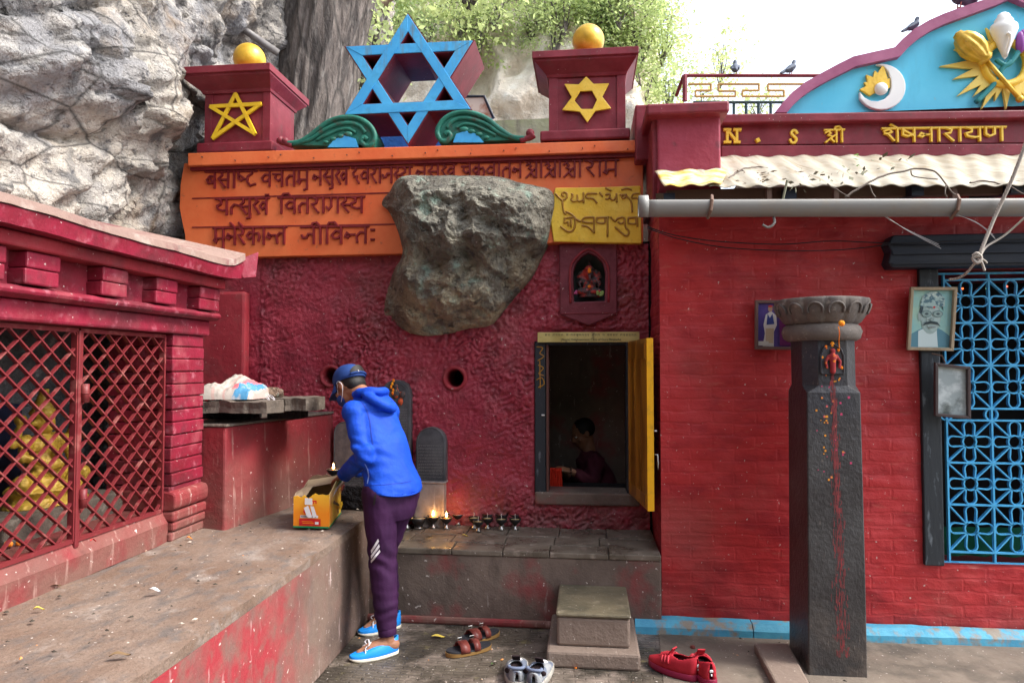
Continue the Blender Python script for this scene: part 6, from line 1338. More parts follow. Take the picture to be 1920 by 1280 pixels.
f.loft([tl_(Hp + V((.005, -.005, .015)), .166, .134), tl_(Hp + V((-.004, .003, .06)), .162, .132), tl_((-1.118, 3.768, 1.02)[0:3], .142, .116), tl_((-1.168, 3.80, 1.15), .142, .115), tl_((-1.218, 3.835, 1.25), .142, .112), tl_((-1.242, 3.855, 1.32), .122, .095), tl_((-1.25, 3.865, 1.37), .085, .08)], 28, 2.3)
f.capsule([V((-1.22, 3.83, 1.30)), Ls, Ls.lerp(Le, .5), Le, Le.lerp(Lw, .5), Lw], [.075, .068, .060, .058, .052, .044], 16)
f.capsule([V((-1.2, 3.88, 1.30)), Rs, Rs.lerp(Re, .5), Re, Re.lerp(Rw, .5), Rw], [.065, .058, .056, .056, .052, .045], 16)
f.ball(Le - (Lw-Le).normalized()*.01, .063)
col_ = smooth_path([nb + lv_*.085 + zv*.03 + fv*.02, nb + lv_*.06 - fv*.055 + zv*.05, nb - fv*.085 + zv*.045, nb - lv_*.07 - fv*.05 + zv*.04, nb - lv_*.085 + fv*.02 + zv*.02, nb + fv*.09 - zv*.01, nb + lv_*.085 + zv*.03 + fv*.02], 6); f.tube(col_, .023, 10)
back = -fv
hp = [nb + back*.06 + lv_*.07 + zv*.03, nb + back*.11 + lv_*.05 - zv*.0, nb + back*.14 - lv_*.01 - zv*.035, nb + back*.12 - lv_*.07 - zv*.045, nb + back*.05 - lv_*.08 - zv*.005]
f.capsule(smooth_path(hp, 4), [lerp(.022, .030, math.sin(math.pi*i/16)) for i in range(17)], 10)
f.loft([(nb + back*.05 + zv*.01, lv_, (back*.3 + zv).normalized(), .085, .028), (nb + back*.09 - lv_*.01 - zv*.025, lv_, (back*.4 + zv).normalized(), .08, .032), (nb + back*.13 - lv_*.025 - zv*.06, lv_, (back*.5 + zv).normalized(), .058, .02)], 18)
def jfold(c):
    arm = max(0, 1 - min((c-Le).length, (c-Re).length)/.17); low = max(0, 1 - abs(c.z-.9)/.14); w_ = noise.noise(c*9)*.03
    r = .0055*noise.noise(V((c.x*9, c.y*9, c.z*16 + w_*40))) + .0075*(.45-abs(noise.noise(V((c.x*7 + c.z*5, c.y*7, c.z*6)))))*(1 if abs(noise.noise(c*3.3)) > .08 else .4) + .006*arm*math.sin(c.z*95 + c.x*40 + 3*noise.noise(c*12)) + .004*low*noise.noise(V((c.x*22, c.y*22, c.z*8)))
    diag = (c - V((-1.0, 3.72, 1.0))).dot(V((.6, -.2, 1))); return r + .0045*math.sin(diag*60 + 4*noise.noise(c*7))*max(0, noise.noise(c*5) + .1)
jm = fuse(f, .0062, 5, jfold); jk = link('jacket', jm, JK, man, True)
SEAM = mat('dark_blue_seam', (.003, .03, .3), .7)
for nm_, L_, m_ in (('sleeve_seam', [(674, 748), (688, 768), (694, 790), (696, 812), (699, 832)], SEAM), ('yoke_seam', [(697, 772), (716, 770), (738, 775)], SEAM), ('pocket_zip', [(684, 868), (690, 880), (692, 892), (689, 906)], mat('pale_blue_zip', (.2, .33, .75), .5)), ('hem_stitch', [(694, 909), (720, 908), (750, 905), (772, 901)], SEAM)):
    drape(nm_, [((L_[i][0]-1, L_[i][1]), (L_[i][0]+1, L_[i][1]+.8), (L_[i+1][0]+1, L_[i+1][1]+.8), (L_[i+1][0]-1, L_[i+1][1])) for i in range(len(L_)-1)], jk, m_, jk, .002)
b = MB(); hz = lambda a: Hp + V((.006, -.006, .016)) + lv_*(.166*math.cos(a)) + (fv + zv*.25).normalized()*(.134*math.sin(a))
b.tube([hz(2*math.pi*i/36) for i in range(37)], .0055, 6, False); part('hem_band', b, JK, jk, True)
b = MB(); b.tube(smooth_path([hz(R(20)) + zv*.0 + lv_*.004, hz(R(22)) - zv*.03, hz(R(24)) - zv*.055 + lv_*.003, hz(R(19)) - zv*.045, hz(R(17)) - zv*.01], 4), .0035, 6); part('hem_cord', b, mat('navy_cord', (.01, .02, .08), .6), jk, True)
f = MB(); PT = mat('dark_purple_tracksuit', (.034, .008, .040), .75, [dict(c=(.046, .012, .052), s=8), dict(c=(.022, .006, .028), s=4, lo=.5, hi=.7)], [('noise', 12, .3, .015), ('noise', 380, .2, .001)], spec=.2)
f.loft([(Hp - zv*.16, lv_, fv, .12, .10), (Hp - zv*.10, lv_, fv, .145, .115), (Hp - zv*.03, lv_, fv, .150, .116), (Hp + zv*.03, lv_, fv, .14, .10)], 24)
f.loft([(Hp - fv*.006 - zv*.15, lv_, fv, .135, .085), (Hp - fv*.012 - zv*.07, lv_, fv, .145, .098), (Hp - fv*.012 + zv*.0, lv_, fv, .155, .100), (Hp + zv*.04, lv_, fv, .14, .095)], 24)
for h_, k_, a_ in ((Lh, Lk, La), (Rh, Rk, Ra)): f.capsule([h_ - zv*.02, h_.lerp(k_, .3), h_.lerp(k_, .65), k_, k_.lerp(a_, .3), k_.lerp(a_, .6), a_ + (k_-a_)*.14, a_ + (k_-a_)*.06], [.100, .092, .081, .074, .070, .064, .053, .045], 18)
def pfold(c):
    low = max(0, 1 - abs(c.z-.24)/.16); kn = max(0, 1 - abs(c.z-.5)/.14)
    return .004*noise.noise(V((c.x*10, c.y*10, c.z*13))) + .006*(.4-abs(noise.noise(V((c.x*8, c.y*8, c.z*7 + c.x*6))))) + .005*low*.6*math.sin(c.z*100 + 3*noise.noise(c*10)) + .004*kn*math.sin(c.z*75 + c.x*50 + 3*noise.noise(c*8))
pm_ = fuse(f, .0062, 4, pfold); pants = link('trousers', pm_, PT, man, True)
STR = mat('white_stripe', (.75, .72, .74), .6)
for k, q in enumerate((((702, 1009), (704, 1014), (690, 1037), (689, 1031)), ((703.5, 1019), (705.5, 1024), (689.5, 1047), (689, 1041)), ((705, 1029), (706.5, 1033.5), (689.5, 1055), (689, 1050)))): drape('stripe', [tuple((x + 7, y) for x, y in q)], pants, STR, pants)
drape('pocket_zip', [((702, 928), (706, 926), (703, 946), (700, 946))], pants, HAIR, pants)
for a_, k_ in ((La, Lk), (Ra, Rk)):
    b = MB(); u = (k_-a_).normalized(); p = a_ + (k_-a_)*.05; x_ = u.orthogonal().normalized(); y_ = u.cross(x_); b.loft([(p - u*.022, x_, y_, .045, .045), (p - u*.018, x_, y_, .049, .049), (p + u*.014, x_, y_, .05, .05), (p + u*.018, x_, y_, .046, .046)], 20); part('ankle_cuff', b, PT, pants, True)
# hair, cap, mask
b = MB(); 
for q in ((0, -.022, .03, .079, .092, .080), (0, -.055, -.01, .066, .05, .05)): b.ball(mP(*q[:3]), q[3:], 20, 14, mM)
part('hair', fuse(b, .006, 3), HAIR, man, True)
CAPM = mat('navy_cap_cloth', (.008, .035, .16), .7, [dict(c=(.012, .05, .2), s=14)], [('noise', 300, .25, .001)])
cbm = MB(); n = 28; rg = 9; vs = []
for i in range(rg+1):
    th = R(90)*(1 - i/rg); 
    for k in range(n): a = 2*math.pi*k/n; vs.append(mP(.088*math.cos(a)*math.sin(th if th > 0 else 0.0001), -.012 + .107*math.sin(a)*math.sin(th), .038 + .098*math.cos(th) + .006*math.sin(a)))
lowr = [mP(.087*math.cos(2*math.pi*k/n), -.012 + .106*math.sin(2*math.pi*k/n), .024 - .016*max(0, -math.sin(2*math.pi*k/n))) for k in range(n)]
cbm.add(lowr + vs, [(i*n+k, i*n+(k+1) % n, (i+1)*n+(k+1) % n, (i+1)*n+k) for i in range(rg+1) for k in range(n)]); cpo = part('cap', cbm, CAPM, man, True); sld = cpo.modifiers.new('s', 'SOLIDIFY'); sld.thickness = .004
b = MB(); g = []
for j in range(7):
    for i in range(13):
        a = R(lerp(25, 155, i/12)); e = math.sin(math.pi*i/12)**.6; rr = 1 + (.075*j/6/.1)*e
        g.append(mP(.087*math.cos(a)*(1 + .05*j/6), -.012 + .106*math.sin(a) + .085*e*j/6, .03 - .028*(j/6) - .02*abs(math.cos(a))*j/6))
b.add(g, [(j*13+i, j*13+i+1, (j+1)*13+i+1, (j+1)*13+i) for j in range(6) for i in range(12)]); o = part('peak', b, CAPM, cpo, True); sld = o.modifiers.new('s', 'SOLIDIFY'); sld.thickness = .004
b = MB(); g = []
for j in range(6):
    for i in range(11):
        a = R(-90 + lerp(-38, 38, i/10)); hh = .036*j/5*math.cos(R(lerp(-80, 80, i/10)))**.7; th = hh*5.5
        g.append(mP(.0905*math.cos(a)*math.cos(th*1.1), -.012 - .1095*abs(math.sin(a))*math.cos(th*1.1), .038 + hh*1.2 ))
b.add(g, [(j*11+i, j*11+i+1, (j+1)*11+i+1, (j+1)*11+i) for j in range(5) for i in range(10)]); part('cap_opening', b, HAIR, cpo, True)
b = MB(); b.tube([mP(.0905*math.cos(R(-90+x)), -.012 + .1105*math.sin(R(-90+x)), .030) for x in range(-42, 43, 6)], .0065, 6); part('cap_strap', b, CAPM, cpo, True)
b = MB(); q0 = mP(.0905*math.cos(R(-75)), -.012 + .118*math.sin(R(-75)), .034); b.tube([q0 - mM @ V((.004, 0, .006)), q0 + mM @ V((-.004, 0, .006))], .003, 6); b.tube([q0 - mM @ V((.004, 0, .006)), q0 - mM @ V((.004, 0, -.006))], .003, 6); part('cap_emblem', b, STR, cpo, True)
b = MB(); b.ball(mP(0, .052, -.056), (.064, .058, .052), 20, 12, mM); mk = part('face_mask', b, mat('dark_mask', (.02, .05, .22), .8), man, True)
for k in (-1, 1):
    b = MB(); b.tube(smooth_path([mP(k*.062, .05, -.03), mP(k*.078, .02, -.004), mP(k*.092, -.006, .022), mP(k*.093, -.03, .008), mP(k*.087, -.032, -.02), mP(k*.075, .005, -.06), mP(k*.06, .045, -.08)], 5), .0016, 6); part('ear_loop', b, STR, mk, True)
# ---- shoes: a lofted last with a sunken opening
def shoe(t, heel, toe, L, W, ht, mats, sole_h=.02, mouth=(.03, .58), lowcut=0.0, mirror=1):
    hx_, tx_ = V(heel), V(toe); d = (tx_-hx_); d.z = 0; d.normalize(); q = V((-d.y, d.x, 0))*mirror; nu, nv = 44, 26
    def halfw(u):
        b0 = .5*W*(.74 + .30*math.sin(math.pi*min(1, max(0, (u-.12)/.88))**.9)); e = 1
        if u < .12: e = math.sqrt(max(0, 1-((.12-u)/.12)**2))
        if u > .78: e = math.sqrt(max(0, 1-((u-.78)/.22)**2.2))
        return b0*e
    bend = lambda u: .10*W*math.sin(math.pi*u)*1.0
    def top(u):
        if u < .62: return lerp(ht, ht*(.80 - lowcut), (u/.62)**1.5) if u > .08 else ht*1.0
        return lerp(ht*(.80 - lowcut), ht*.36, ((u-.62)/.38)**.8)
    P = lambda u, v, z: hx_ + d*(u*L) + q*(v + bend(u)) + V((0, 0, z))
    b = MB(); lin = MB(); g = []
    m0, m1 = mouth; mc, mr = (m0+m1)/2, (m1-m0)/2
    def surf(u, a):
        w_ = halfw(u)*.96; s_ = math.sin(a); c_ = math.cos(a); return w_*math.copysign(abs(c_)**.75, c_), sole_h*.8 + (top(u)-sole_h*.8)*max(0, s_)**.62
    for j in range(nu+1):
        u = .004 + .992*j/nu
        for i in range(nv+1): v, z = surf(u, math.pi*i/nv); g.append((u, v, z))
    def isin(u, v): return ((u-mc)/mr)**2 + (v/(halfw(min(max(u, .1), .6))*.66 + 1e-6))**2 < 1
    ok = [isin(u, v) and z > ht*.35 for u, v, z in g]
    fo = []; fi = []
    for j in range(nu):
        for i in range(nv):
            fc = (j*(nv+1)+i, j*(nv+1)+i+1, (j+1)*(nv+1)+i+1, (j+1)*(nv+1)+i); (fi if sum(ok[k] for k in fc) >= 2 else fo).append(fc)
    up_ = part('upper', MB().add([P(*p) for p in g], fo), mats[0], t, True); sd_ = up_.modifiers.new('s', 'SOLIDIFY'); sd_.thickness = .005
    lg = []
    for u, v, z in g:
        r_ = math.sqrt(((u-mc)/mr)**2 + (v/(halfw(min(max(u, .1), .6))*.66+1e-6))**2); k = max(0, min(1, (1.12-r_)/.4)); lg.append(P(u, v*.97, lerp(z-.003, sole_h+.006, k**.6)))
    part('lining', MB().add(lg, fi), mats[1], t, True)
    b = MB(); ns = 48; out = []
    for k in range(ns):
        a = 2*math.pi*k/ns; u = .5 - .5*math.cos(a); u = min(max(u, 0), 1); out.append((u, halfw(u)*(1 if math.sin(a) >= 0 else -1)*1.04 if 0 < u < 1 else 0))
    def ringz(z, k): return [P(u*(1) + (u-.5)*.01*k, v*k, z(u)) for u, v in out]
    r = [ringz(lambda u: .001 + .012*max(0, (u-.8)/.2)**2, .97), ringz(lambda u: .006 + .012*max(0, (u-.8)/.2)**2, 1.02), ringz(lambda u: sole_h*.95, 1.02), ringz(lambda u: sole_h, .96)]
    b.add([p for x in r for p in x], [(i*ns+k, i*ns+(k+1) % ns, (i+1)*ns+(k+1) % ns, (i+1)*ns+k) for i in range(3) for k in range(ns)] + [tuple(range(ns)), tuple(3*ns+k for k in range(ns))]); part('sole', b, mats[2], t, True)
    return P, surf, halfw, top
BSH = mat('bright_blue_shoe', (.012, .26, .78), .45, [dict(c=(.01, .2, .62), s=30, lo=.55, hi=.7)], [('noise', 220, .15, .001)])
SOL = mat('cream_sole', (.7, .66, .55), .6); LIN = mat('dark_blue_lining', (.01, .06, .2), .8)
for a_, he, to, lab in ((La, V((-1.026, 3.668, 0)), V((-1.24, 3.52, 0)), 'near'), (Ra, V((-1.115, 4.03, 0)), V((-1.295, 3.868, 0)), 'far')):
    P, surf, hw_, tp_ = shoe(man, he, to, .268, .094, .092, (BSH, LIN, SOL), .018, (.02, .56), .14, mirror=1 if lab == 'near' else 1)
    b = MB()
    for u in (.60, .67): b.tube(smooth_path([P(u, -.03, tp_(u)*.80), P(u+.01, 0, tp_(u)+.006), P(u, .03, tp_(u)*.80)], 4), .0035, 6)
    for s_ in (-1, 1): b.tube(smooth_path([P(.62, 0, tp_(.62)+.006), P(.60, s_*.02, tp_(.62)+.03), P(.66, s_*.034, tp_(.62)+.02), P(.64, s_*.01, tp_(.62)+.008)], 5), .0032, 6); b.tube(smooth_path([P(.63, 0, tp_(.62)+.007), P(.7, s_*.02, tp_(.7)+.012), P(.72, s_*.034, tp_(.72)*.8)], 5), .0032, 6)
    part('shoe_lace', b, STR, man, True)
    for s_ in (-1, 1):
        b = MB()
        for u0, u1 in ((.14, .28), (.36, .5)):
            L_ = []
            for u in (u0, (u0+u1)/2, u1): v, z = surf(u, R(62 if s_ > 0 else 118)); L_.append(P(u, v*1.03, z*.92))
            b.tube(L_, .003, 6)
        part('side_lace', b, STR, man, True)

# ---- two people in the cave
def sitter(name_lab, hpx, Y, fd, robe, hold=False, seedn=1):
    c = at(*hpx, Y=Y); t = thing('person', name_lab, 'person', (c.x, Y, .2)); f = MB(); P, Mx = head(f, c, fd, (0, 0, 1)); fd = V(fd).normalized(); fl = V((fd.x, fd.y, 0)).normalized(); lf = V((-fl.y, fl.x, 0))
    n0 = c - fl*.05 - V((0, 0, .15)); ch = n0 - fl*.06 - V((0, 0, .22)); hp_ = V((n0.x, n0.y, .32)) - fl*.08
    f.capsule([c - fl*.02, n0], [.052, .055], 12); f.loft([(hp_, lf, fl, .17, .14), (ch, lf, fl, .18, .12), (n0 - V((0, 0, .06)), lf, fl, .15, .09), (n0, lf, fl, .06, .055)], 18)
    if hold: wr_ = at(1072, 884, Y=Y-.30); hd = at(1045, 876, Y=Y-.30)
    else: wr_ = ch + fl*.22 - V((0, 0, .1)) + lf*.1; hd = wr_ + fl*.1
    # the arm nearer the door carries the held cloth
    nr = lf if lf.y < 0 else -lf
    s0 = n0 + nr*.17 - V((0, 0, .07)); e0 = s0.lerp(wr_, .5) - V((0, 0, .12)) - fl*.05; f.capsule([s0, e0, wr_], [.055, .045, .028], 12)
    s1 = n0 - nr*.17 - V((0, 0, .07)); w1 = wr_ - nr*.14 + V((0, 0, -.05)); e1 = s1.lerp(w1, .5) - V((0, 0, .12)); f.capsule([s1, e1, w1], [.055, .045, .028], 12)
    hand(f, wr_, hd - wr_, (0, -.3, 1), 1, .45); hand(f, w1, hd - wr_, (0, .2, 1), -1, .45); link('body', fuse(f, .0065, 2), SKIN, t, True); eyes(P, Mx, 1.0, t)
    g = MB(); g.loft([(V((hp_.x, hp_.y, .202)), lf, fl, .28, .27), (hp_ + V((0, 0, .06)), lf, fl, .25, .23), (ch - V((0, 0, .08)), lf, fl, .205, .165), (ch + V((0, 0, .05)), lf, fl, .19, .14), (n0 - V((0, 0, .07)), lf, fl, .16, .11), (n0 - V((0, 0, .03)), lf, fl, .11, .09), (n0 + V((0, 0, .01)), lf, fl, .068, .066)], 24)
    g.capsule([s0, e0, e0.lerp(wr_, .62)], [.08, .075, .06], 12); g.capsule([s1, e1, e1.lerp(w1, .7)], [.08, .075, .06], 12); g.capsule([hp_ + fl*.05 + nr*.12, hp_ + fl*.34 + nr*.2 - V((0, 0, .02)), hp_ + fl*.36 - V((0, 0, .05))], [.12, .09, .07], 12)
    link('robe', fuse(g, .009, 4, lambda q: .006*noise.noise(V((q.x*12, q.y*12, q.z*5))) + .005*math.sin((q.x+q.z*.7)*60 + 4*noise.noise(q*6))), robe, t, True)
    b = MB(); b.ball(P(0, -.018, .034), (.081, .096, .088), 20, 12, Mx); part('hair', b, HAIR, t, True)
    return t, wr_, hd
t, wr_, hd = sitter('seated monk in a maroon robe inside the dark doorway holding red cloth', (1094, 812), 5.6, (-.86, -.28, -.42), mat('maroon_robe', (.07, .008, .02), .85, [dict(c=(.09, .012, .026), s=6)], []), True)
b = MB(); u = (hd-wr_).normalized()
for k in range(9): a = 2*math.pi*k/9; b.ball(wr_ + u*.004 + V((u.y*-1, u.x, 0)).normalized()*math.cos(a)*.032 + V((0, 0, 1))*math.sin(a)*.028, .008, 8, 6)
part('bead_bracelet', b, mat('wood_beads', (.1, .05, .03), .5), t, True)
c = at(1042, 882, Y=4.99); b = MB(); n = 20; g = []
for j in range(9):
    for i in range(n+1): x = lerp(-.045, .04, i/n)*(1 + .25*j/8); g.append((c.x + x, c.y + .012*math.sin(i*1.9 + j*.2), c.z + .02 - .17*j/8))
b.add(g, [(j*(n+1)+i, j*(n+1)+i+1, (j+1)*(n+1)+i+1, (j+1)*(n+1)+i) for j in range(8) for i in range(n)]); o = solo('red_cloth', b, mat('vermilion_cloth', (.75, .035, .012), .8), 'pleated vermilion cloth held in the hand inside the doorway', 'cloth', smooth=True); sd_ = o.modifiers.new('s', 'SOLIDIFY'); sd_.thickness = .004
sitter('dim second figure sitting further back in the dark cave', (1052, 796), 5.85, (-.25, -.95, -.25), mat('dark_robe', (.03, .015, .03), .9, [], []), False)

# ================================================================ things on the ledges
random.seed(21)
# carton of lamps
c0, c1, c2, c3 = V((-1.627, 3.668, LZ+.012)), V((-1.421, 3.667, LZ+.012)), V((-1.492, 4.04, LZ+.012)), V((-1.698, 4.04, LZ+.012))
ct = thing('cardboard_box', 'torn open orange and yellow printed carton on the wet ledge', 'box', tuple(c0.lerp(c2, .5)))
OR = mat('orange_print', (.85, .27, .015), .5, [dict(c=(.9, .5, .04), s=3.0, z=(.83, .73), nk=.0, lo=0, hi=.1), dict(c=(.8, .2, .01), s=16, lo=.55, hi=.75, k=.5), dict(c=(.35, .2, .08), s=30, lo=.68, hi=.74)], [('noise', 20, .2, .006)]); CB = mat('brown_board', (.36, .27, .17), .85, [dict(c=(.28, .2, .13), s=12)], [('noise', 50, .3, .004)])
YL_ = mat('yellow_print', (.85, .55, .06), .5, [dict(c=(.8, .28, .02), s=4, lo=.45, hi=.6), dict(c=(.85, .75, .4), s=3, z=(.86, .76), nk=0, lo=0, hi=.1, k=.7)], [('noise', 20, .2, .006)])
def panel(a, b_, tops, m, name, inward):
    n = len(tops)-1; o_ = MB(); P = []
    for i, h in enumerate(tops): p = a.lerp(b_, i/n); P.append((p, h))
    nn = V(inward)*.004
    o_.add([p for p, h in P] + [p + V((0, 0, h)) for p, h in P] + [p + nn for p, h in P] + [p + nn + V((0, 0, h)) for p, h in P],
           [(i, i+1, n+2+i, n+1+i) for i in range(n)] + [(2*n+2+i+1, 2*n+2+i, 3*n+3+i, 3*n+3+i+1) for i in range(n)] + [(n+1+i, n+2+i, 3*n+4+i, 3*n+3+i) for i in range(n)])
    return part(name, o_, m, ct)
nf, nr_ = V((0, 1, 0)), V((-1, -.2, 0)).normalized()
tf = [.17, .175, .165, .18, .16, .175, .19, .18, .185, .18, .185]
fp = panel(c0, c1, tf, OR, 'front_panel', nf); sp = panel(c1, c2, [.182, .19, .2, .212, .222, .228, .232, .236], YL_, 'side_panel', nr_); panel(c3, c2, [.2, .225, .232, .226, .236, .224, .23, .236], CB, 'back_panel', -nf); panel(c0, c3, [.17, .15, .165, .17, .19, .2], CB, 'left_panel', -nr_)
b = MB(); b.prism([c0 + V((.004, .004, .003)), c1 + V((-.004, .004, .003)), c2 + V((-.004, -.004, .003)), c3 + V((.004, -.004, .003))], (0, 0, .004)); part('bottom', b, CB, ct)
b = MB(); q = c0 + V((0, .004, .17)); b.add([q + V((0, 0, 0)), q + V((.07, 0, .004)), q + V((.085, .06, .05)), q + V((.03, .075, .04)), q + V((-.012, .05, .012))], [(0, 1, 2, 3, 4)]); q2 = V((0, 0, -.003)); b.add([v + q2 for v in b.v[:5]], [(4, 3, 2, 1, 0)]); part('torn_flap', b, CB, ct)
b = MB(); b.add([c3.lerp(c2, .02) + V((0, -.002, .2)), c3.lerp(c2, .98) + V((0, -.002, .232)), c3.lerp(c2, .95) + V((0, -.09, .20)), c3.lerp(c2, .06) + V((0, -.1, .165))], [(0, 1, 2, 3)]); o = part('inner_flap', b, CB, ct); s = o.modifiers.new('s', 'SOLIDIFY'); s.thickness = .003
lay = 0
def fr(x, z): return c0.lerp(c1, x) + V((0, -.0012 - .0005*lay, z))
def sr(x, z): return c1.lerp(c2, x) - nr_*(.0012 + .0005*lay) + V((0, 0, z))
def decal(fn, pts, m, name, par):
    global lay; lay += 1; b = MB(); b.add([fn(x, z) for x, z in pts], [tuple(range(len(pts)))]); part(name, b, m, par, recalc=False)
GRN = mat('green_print', (.01, .25, .1), .5); RDP = mat('red_print', (.62, .02, .02), .5); WHP = mat('white_tape', (.72, .72, .74), .4); BKP = mat('black_print', (.02, .02, .02), .5)
rect = lambda x0, z0, x1, z1: [(x0, z0), (x1, z0), (x1, z1), (x0, z1)]
decal(fr, rect(0, 0, 1, .009), GRN, 'green_band', fp); decal(sr, rect(0, 0, 1, .011), GRN, 'green_band', sp); decal(fr, rect(.17, .012, .77, .05), RDP, 'red_label', fp); decal(fr, rect(.2, .055, .7, .069), WHP, 'barcode_strip', fp)
for k in range(14): decal(fr, rect(.22 + .032*k, .058, .22 + .032*k + .018, .067), BKP, 'barcode_mark', fp)
decal(fr, rect(.63, .022, .73, .036), WHP, 'label_mark', fp); decal(fr, rect(.28, .026, .6, .029), OR, 'label_line', fp); decal(fr, rect(.26, .035, .56, .038), OR, 'label_line', fp)
decal(fr, rect(.52, .135, .67, .153), RDP, 'red_lettering', fp); decal(fr, rect(.545, .135, .575, .146), OR, 'red_lettering', fp); decal(fr, rect(.61, .135, .64, .146), OR, 'red_lettering', fp); decal(fr, [(.3, .09), (.36, .08), (.42, .1), (.36, .115)], RDP, 'red_mark', fp)
decal(fr, [(.345, .13), (.56, .128), (.555, .165), (.35, .166)], WHP, 'white_tape', fp); decal(fr, [(.32, .112), (.44, .126), (.56, .062), (.47, .058), (.4, .068)], WHP, 'white_tape', fp); decal(fr, [(.5, .124), (.6, .12), (.69, .066), (.58, .058)], WHP, 'white_tape', fp)
decal(sr, [(.3, .2), (1, .205), (1, .236), (.62, .226)], GRN, 'green_corner', sp); decal(sr, [(.02, .17), (.95, .192), (.95, .205), (.3, .2)], WHP, 'white_band', sp)
decal(sr, [(.05, .135), (.14, .142), (.5, .1), (.6, .082), (.54, .08), (.3, .105)], BKP, 'printed_spoon', sp)
decal(sr, [(.58, .08), (.66, .092), (.85, .085), (.9, .062), (.75, .042), (.6, .055)], mat('ghee_yellow', (.8, .5, .03), .4), 'printed_bowl', sp); decal(sr, [(.42, .06), (.5, .075), (.55, .045), (.48, .03)], CB, 'printed_shadow', sp)
for k, (x, z) in enumerate(((.48, .155), (.58, .16), (.68, .162), (.78, .166), (.88, .17))):
    decal(sr, [(x, z), (x+.08, z+.002), (x+.07, z+.012), (x+.015, z+.010)], RDP, 'red_script', sp); decal(sr, [(x+.03, z-.016), (x+.05, z-.016), (x+.06, z), (x+.03, z)], RDP, 'red_script', sp)
for k, (x, z) in enumerate(((.3, .185), (.42, .188))): decal(sr, [(x, z), (x+.1, z+.003), (x+.09, z+.01), (x+.02, z+.008)], RDP, 'red_script', sp)

# dark altar block behind the carton
b = MB(); a0, a1 = at(596, 900, Y=4.18), at(696, 900, Y=4.18); b.box((a0.x, 4.18, LZ+.006), (a1.x, 4.6, .795)); solo('altar_block', b, M['near_black'], 'low dark altar block behind the printed carton', 'altar', bevel=.012)
# ---- butter lamps
SIL = mat('worn_silver_metal', (.55, .53, .5), .3, [dict(c=(.2, .18, .16), s=30)], [], metal=.85); BLK = mat('soot_black_metal', (.02, .018, .018), .45); BUT = mat('pale_butter', (.62, .5, .2), .35, [dict(c=(.45, .36, .14), s=40)], []); WIC = mat('white_wick', (.7, .68, .62), .8)
FLM = mat('flame', (1.0, .55, .14), .5, emit=14); OIL = mat('glowing_oil', (.75, .3, .05), .15)
def lamp_proto(kind, label, group):
    t = thing('butter_lamp', label, 'lamp', (0, 0, 0), group)
    lit = kind == 'lit'
    if kind == 'bowl': pf = [(.026, 0), (.03, .004), (.027, .01), (.024, .016), (.034, .03), (.047, .05), (.05, .068), (.046, .07), (.042, .06)]; top_ = .06; m0 = BLK
    else: pf = [(.02, 0), (.024, .004), (.019, .012), (.010, .024), (.009, .032), (.014, .040), (.032, .055), (.042, .072), (.044, .08), (.041, .081), (.037, .074)]; top_ = .074; m0 = BLK
    b = MB(); b.lathe(pf, n=26); b.f = b.f[:-1]; cup = part('cup', b, m0, t, True)
    b = MB(); b.lathe([(.0205, .0), (.0245, .004), (.0195, .0125), (.0106, .0245), (.0098, .030)] if kind != 'bowl' else [(.0265, 0), (.0305, .004), (.0275, .010)], n=26); b.f = b.f[:-1]; part('foot', b, SIL, cup, True)
    b = MB(); b.lathe([(pf[-3][0]*.995, pf[-3][1]), (pf[-3][0]*1.03, pf[-3][1]+.0025), (pf[-2][0]*.96, pf[-2][1]+.001)], n=26); b.f = b.f[:-2]; part('rim', b, SIL if kind != 'unlit' else BLK, cup, True)
    b = MB(); b.lathe([(pf[-1][0]*.99, top_-.004), (pf[-1][0]*.97, top_), (.012, top_+.001), (0, top_+.001)], n=26); b.f = b.f[1:]; part('butter', b, OIL if lit else BUT, t, True)
    if kind != 'bowl':
        b = MB(); b.tube(smooth_path([(0, 0, top_-.005), (.002, 0, top_+.018), (-.002, .001, top_+ (.008 if lit else .034)), (.004, 0, top_ + (.012 if lit else .042))] if not lit else [(0, 0, top_-.005), (.001, 0, top_+.012)], 4), .0016, 6); part('wick', b, WIC, t, True)
    if lit:
        b = MB(); b.lathe([(.001, 0), (.006, .006), (.0075, .012), (.006, .020), (.003, .03), (0, .04)], (0, 0, top_+.008), 12); part('flame', b, FLM, t, True)
    return t
LG = 'butter lamps on the platform'
lit_p = lamp_proto('lit', 'lit', LG); un_p = lamp_proto('unlit', 'unlit', LG); bo_p = lamp_proto('bowl', 'bowl', LG)
used_ = set()
def put(pr, px, py, Y=None, Z=PZ+.003, s=1.0, label='', k=0):
    p = at(px, py, Z=Z) if Y is None else at(px, py, Y=Y); p = V((p.x, p.y, Z))
    if pr.name in used_: o = dup(pr, p, random.uniform(0, 6), s, label)
    else: used_.add(pr.name); o = pr; o.location = p; o.rotation_euler = (0, 0, random.uniform(0, 6)); o.scale = (s, s, s); o['label'] = label
    return o
put(bo_p, 785, 990, s=1.05, label='wide black butter bowl without a flame, nearest the man among the lamps')
put(lit_p, 812, 990, s=1.0, label='lit butter lamp just right of the wide black bowl')
put(lit_p, 837, 991, s=.95, label='lit butter lamp at the front of the burning pair')
put(lit_p, 838, 981, s=1.0, label='lit butter lamp burning brightest, close against the wall')
put(lit_p, 859, 983, s=.9, label='lit butter lamp furthest right among the burning ones')
put(lit_p, 763, 990, s=.95, label='lit butter lamp half hidden behind the purple trousers')
put(un_p, 897, 996, s=.86, label='small unlit butter lamp standing in front of its row')
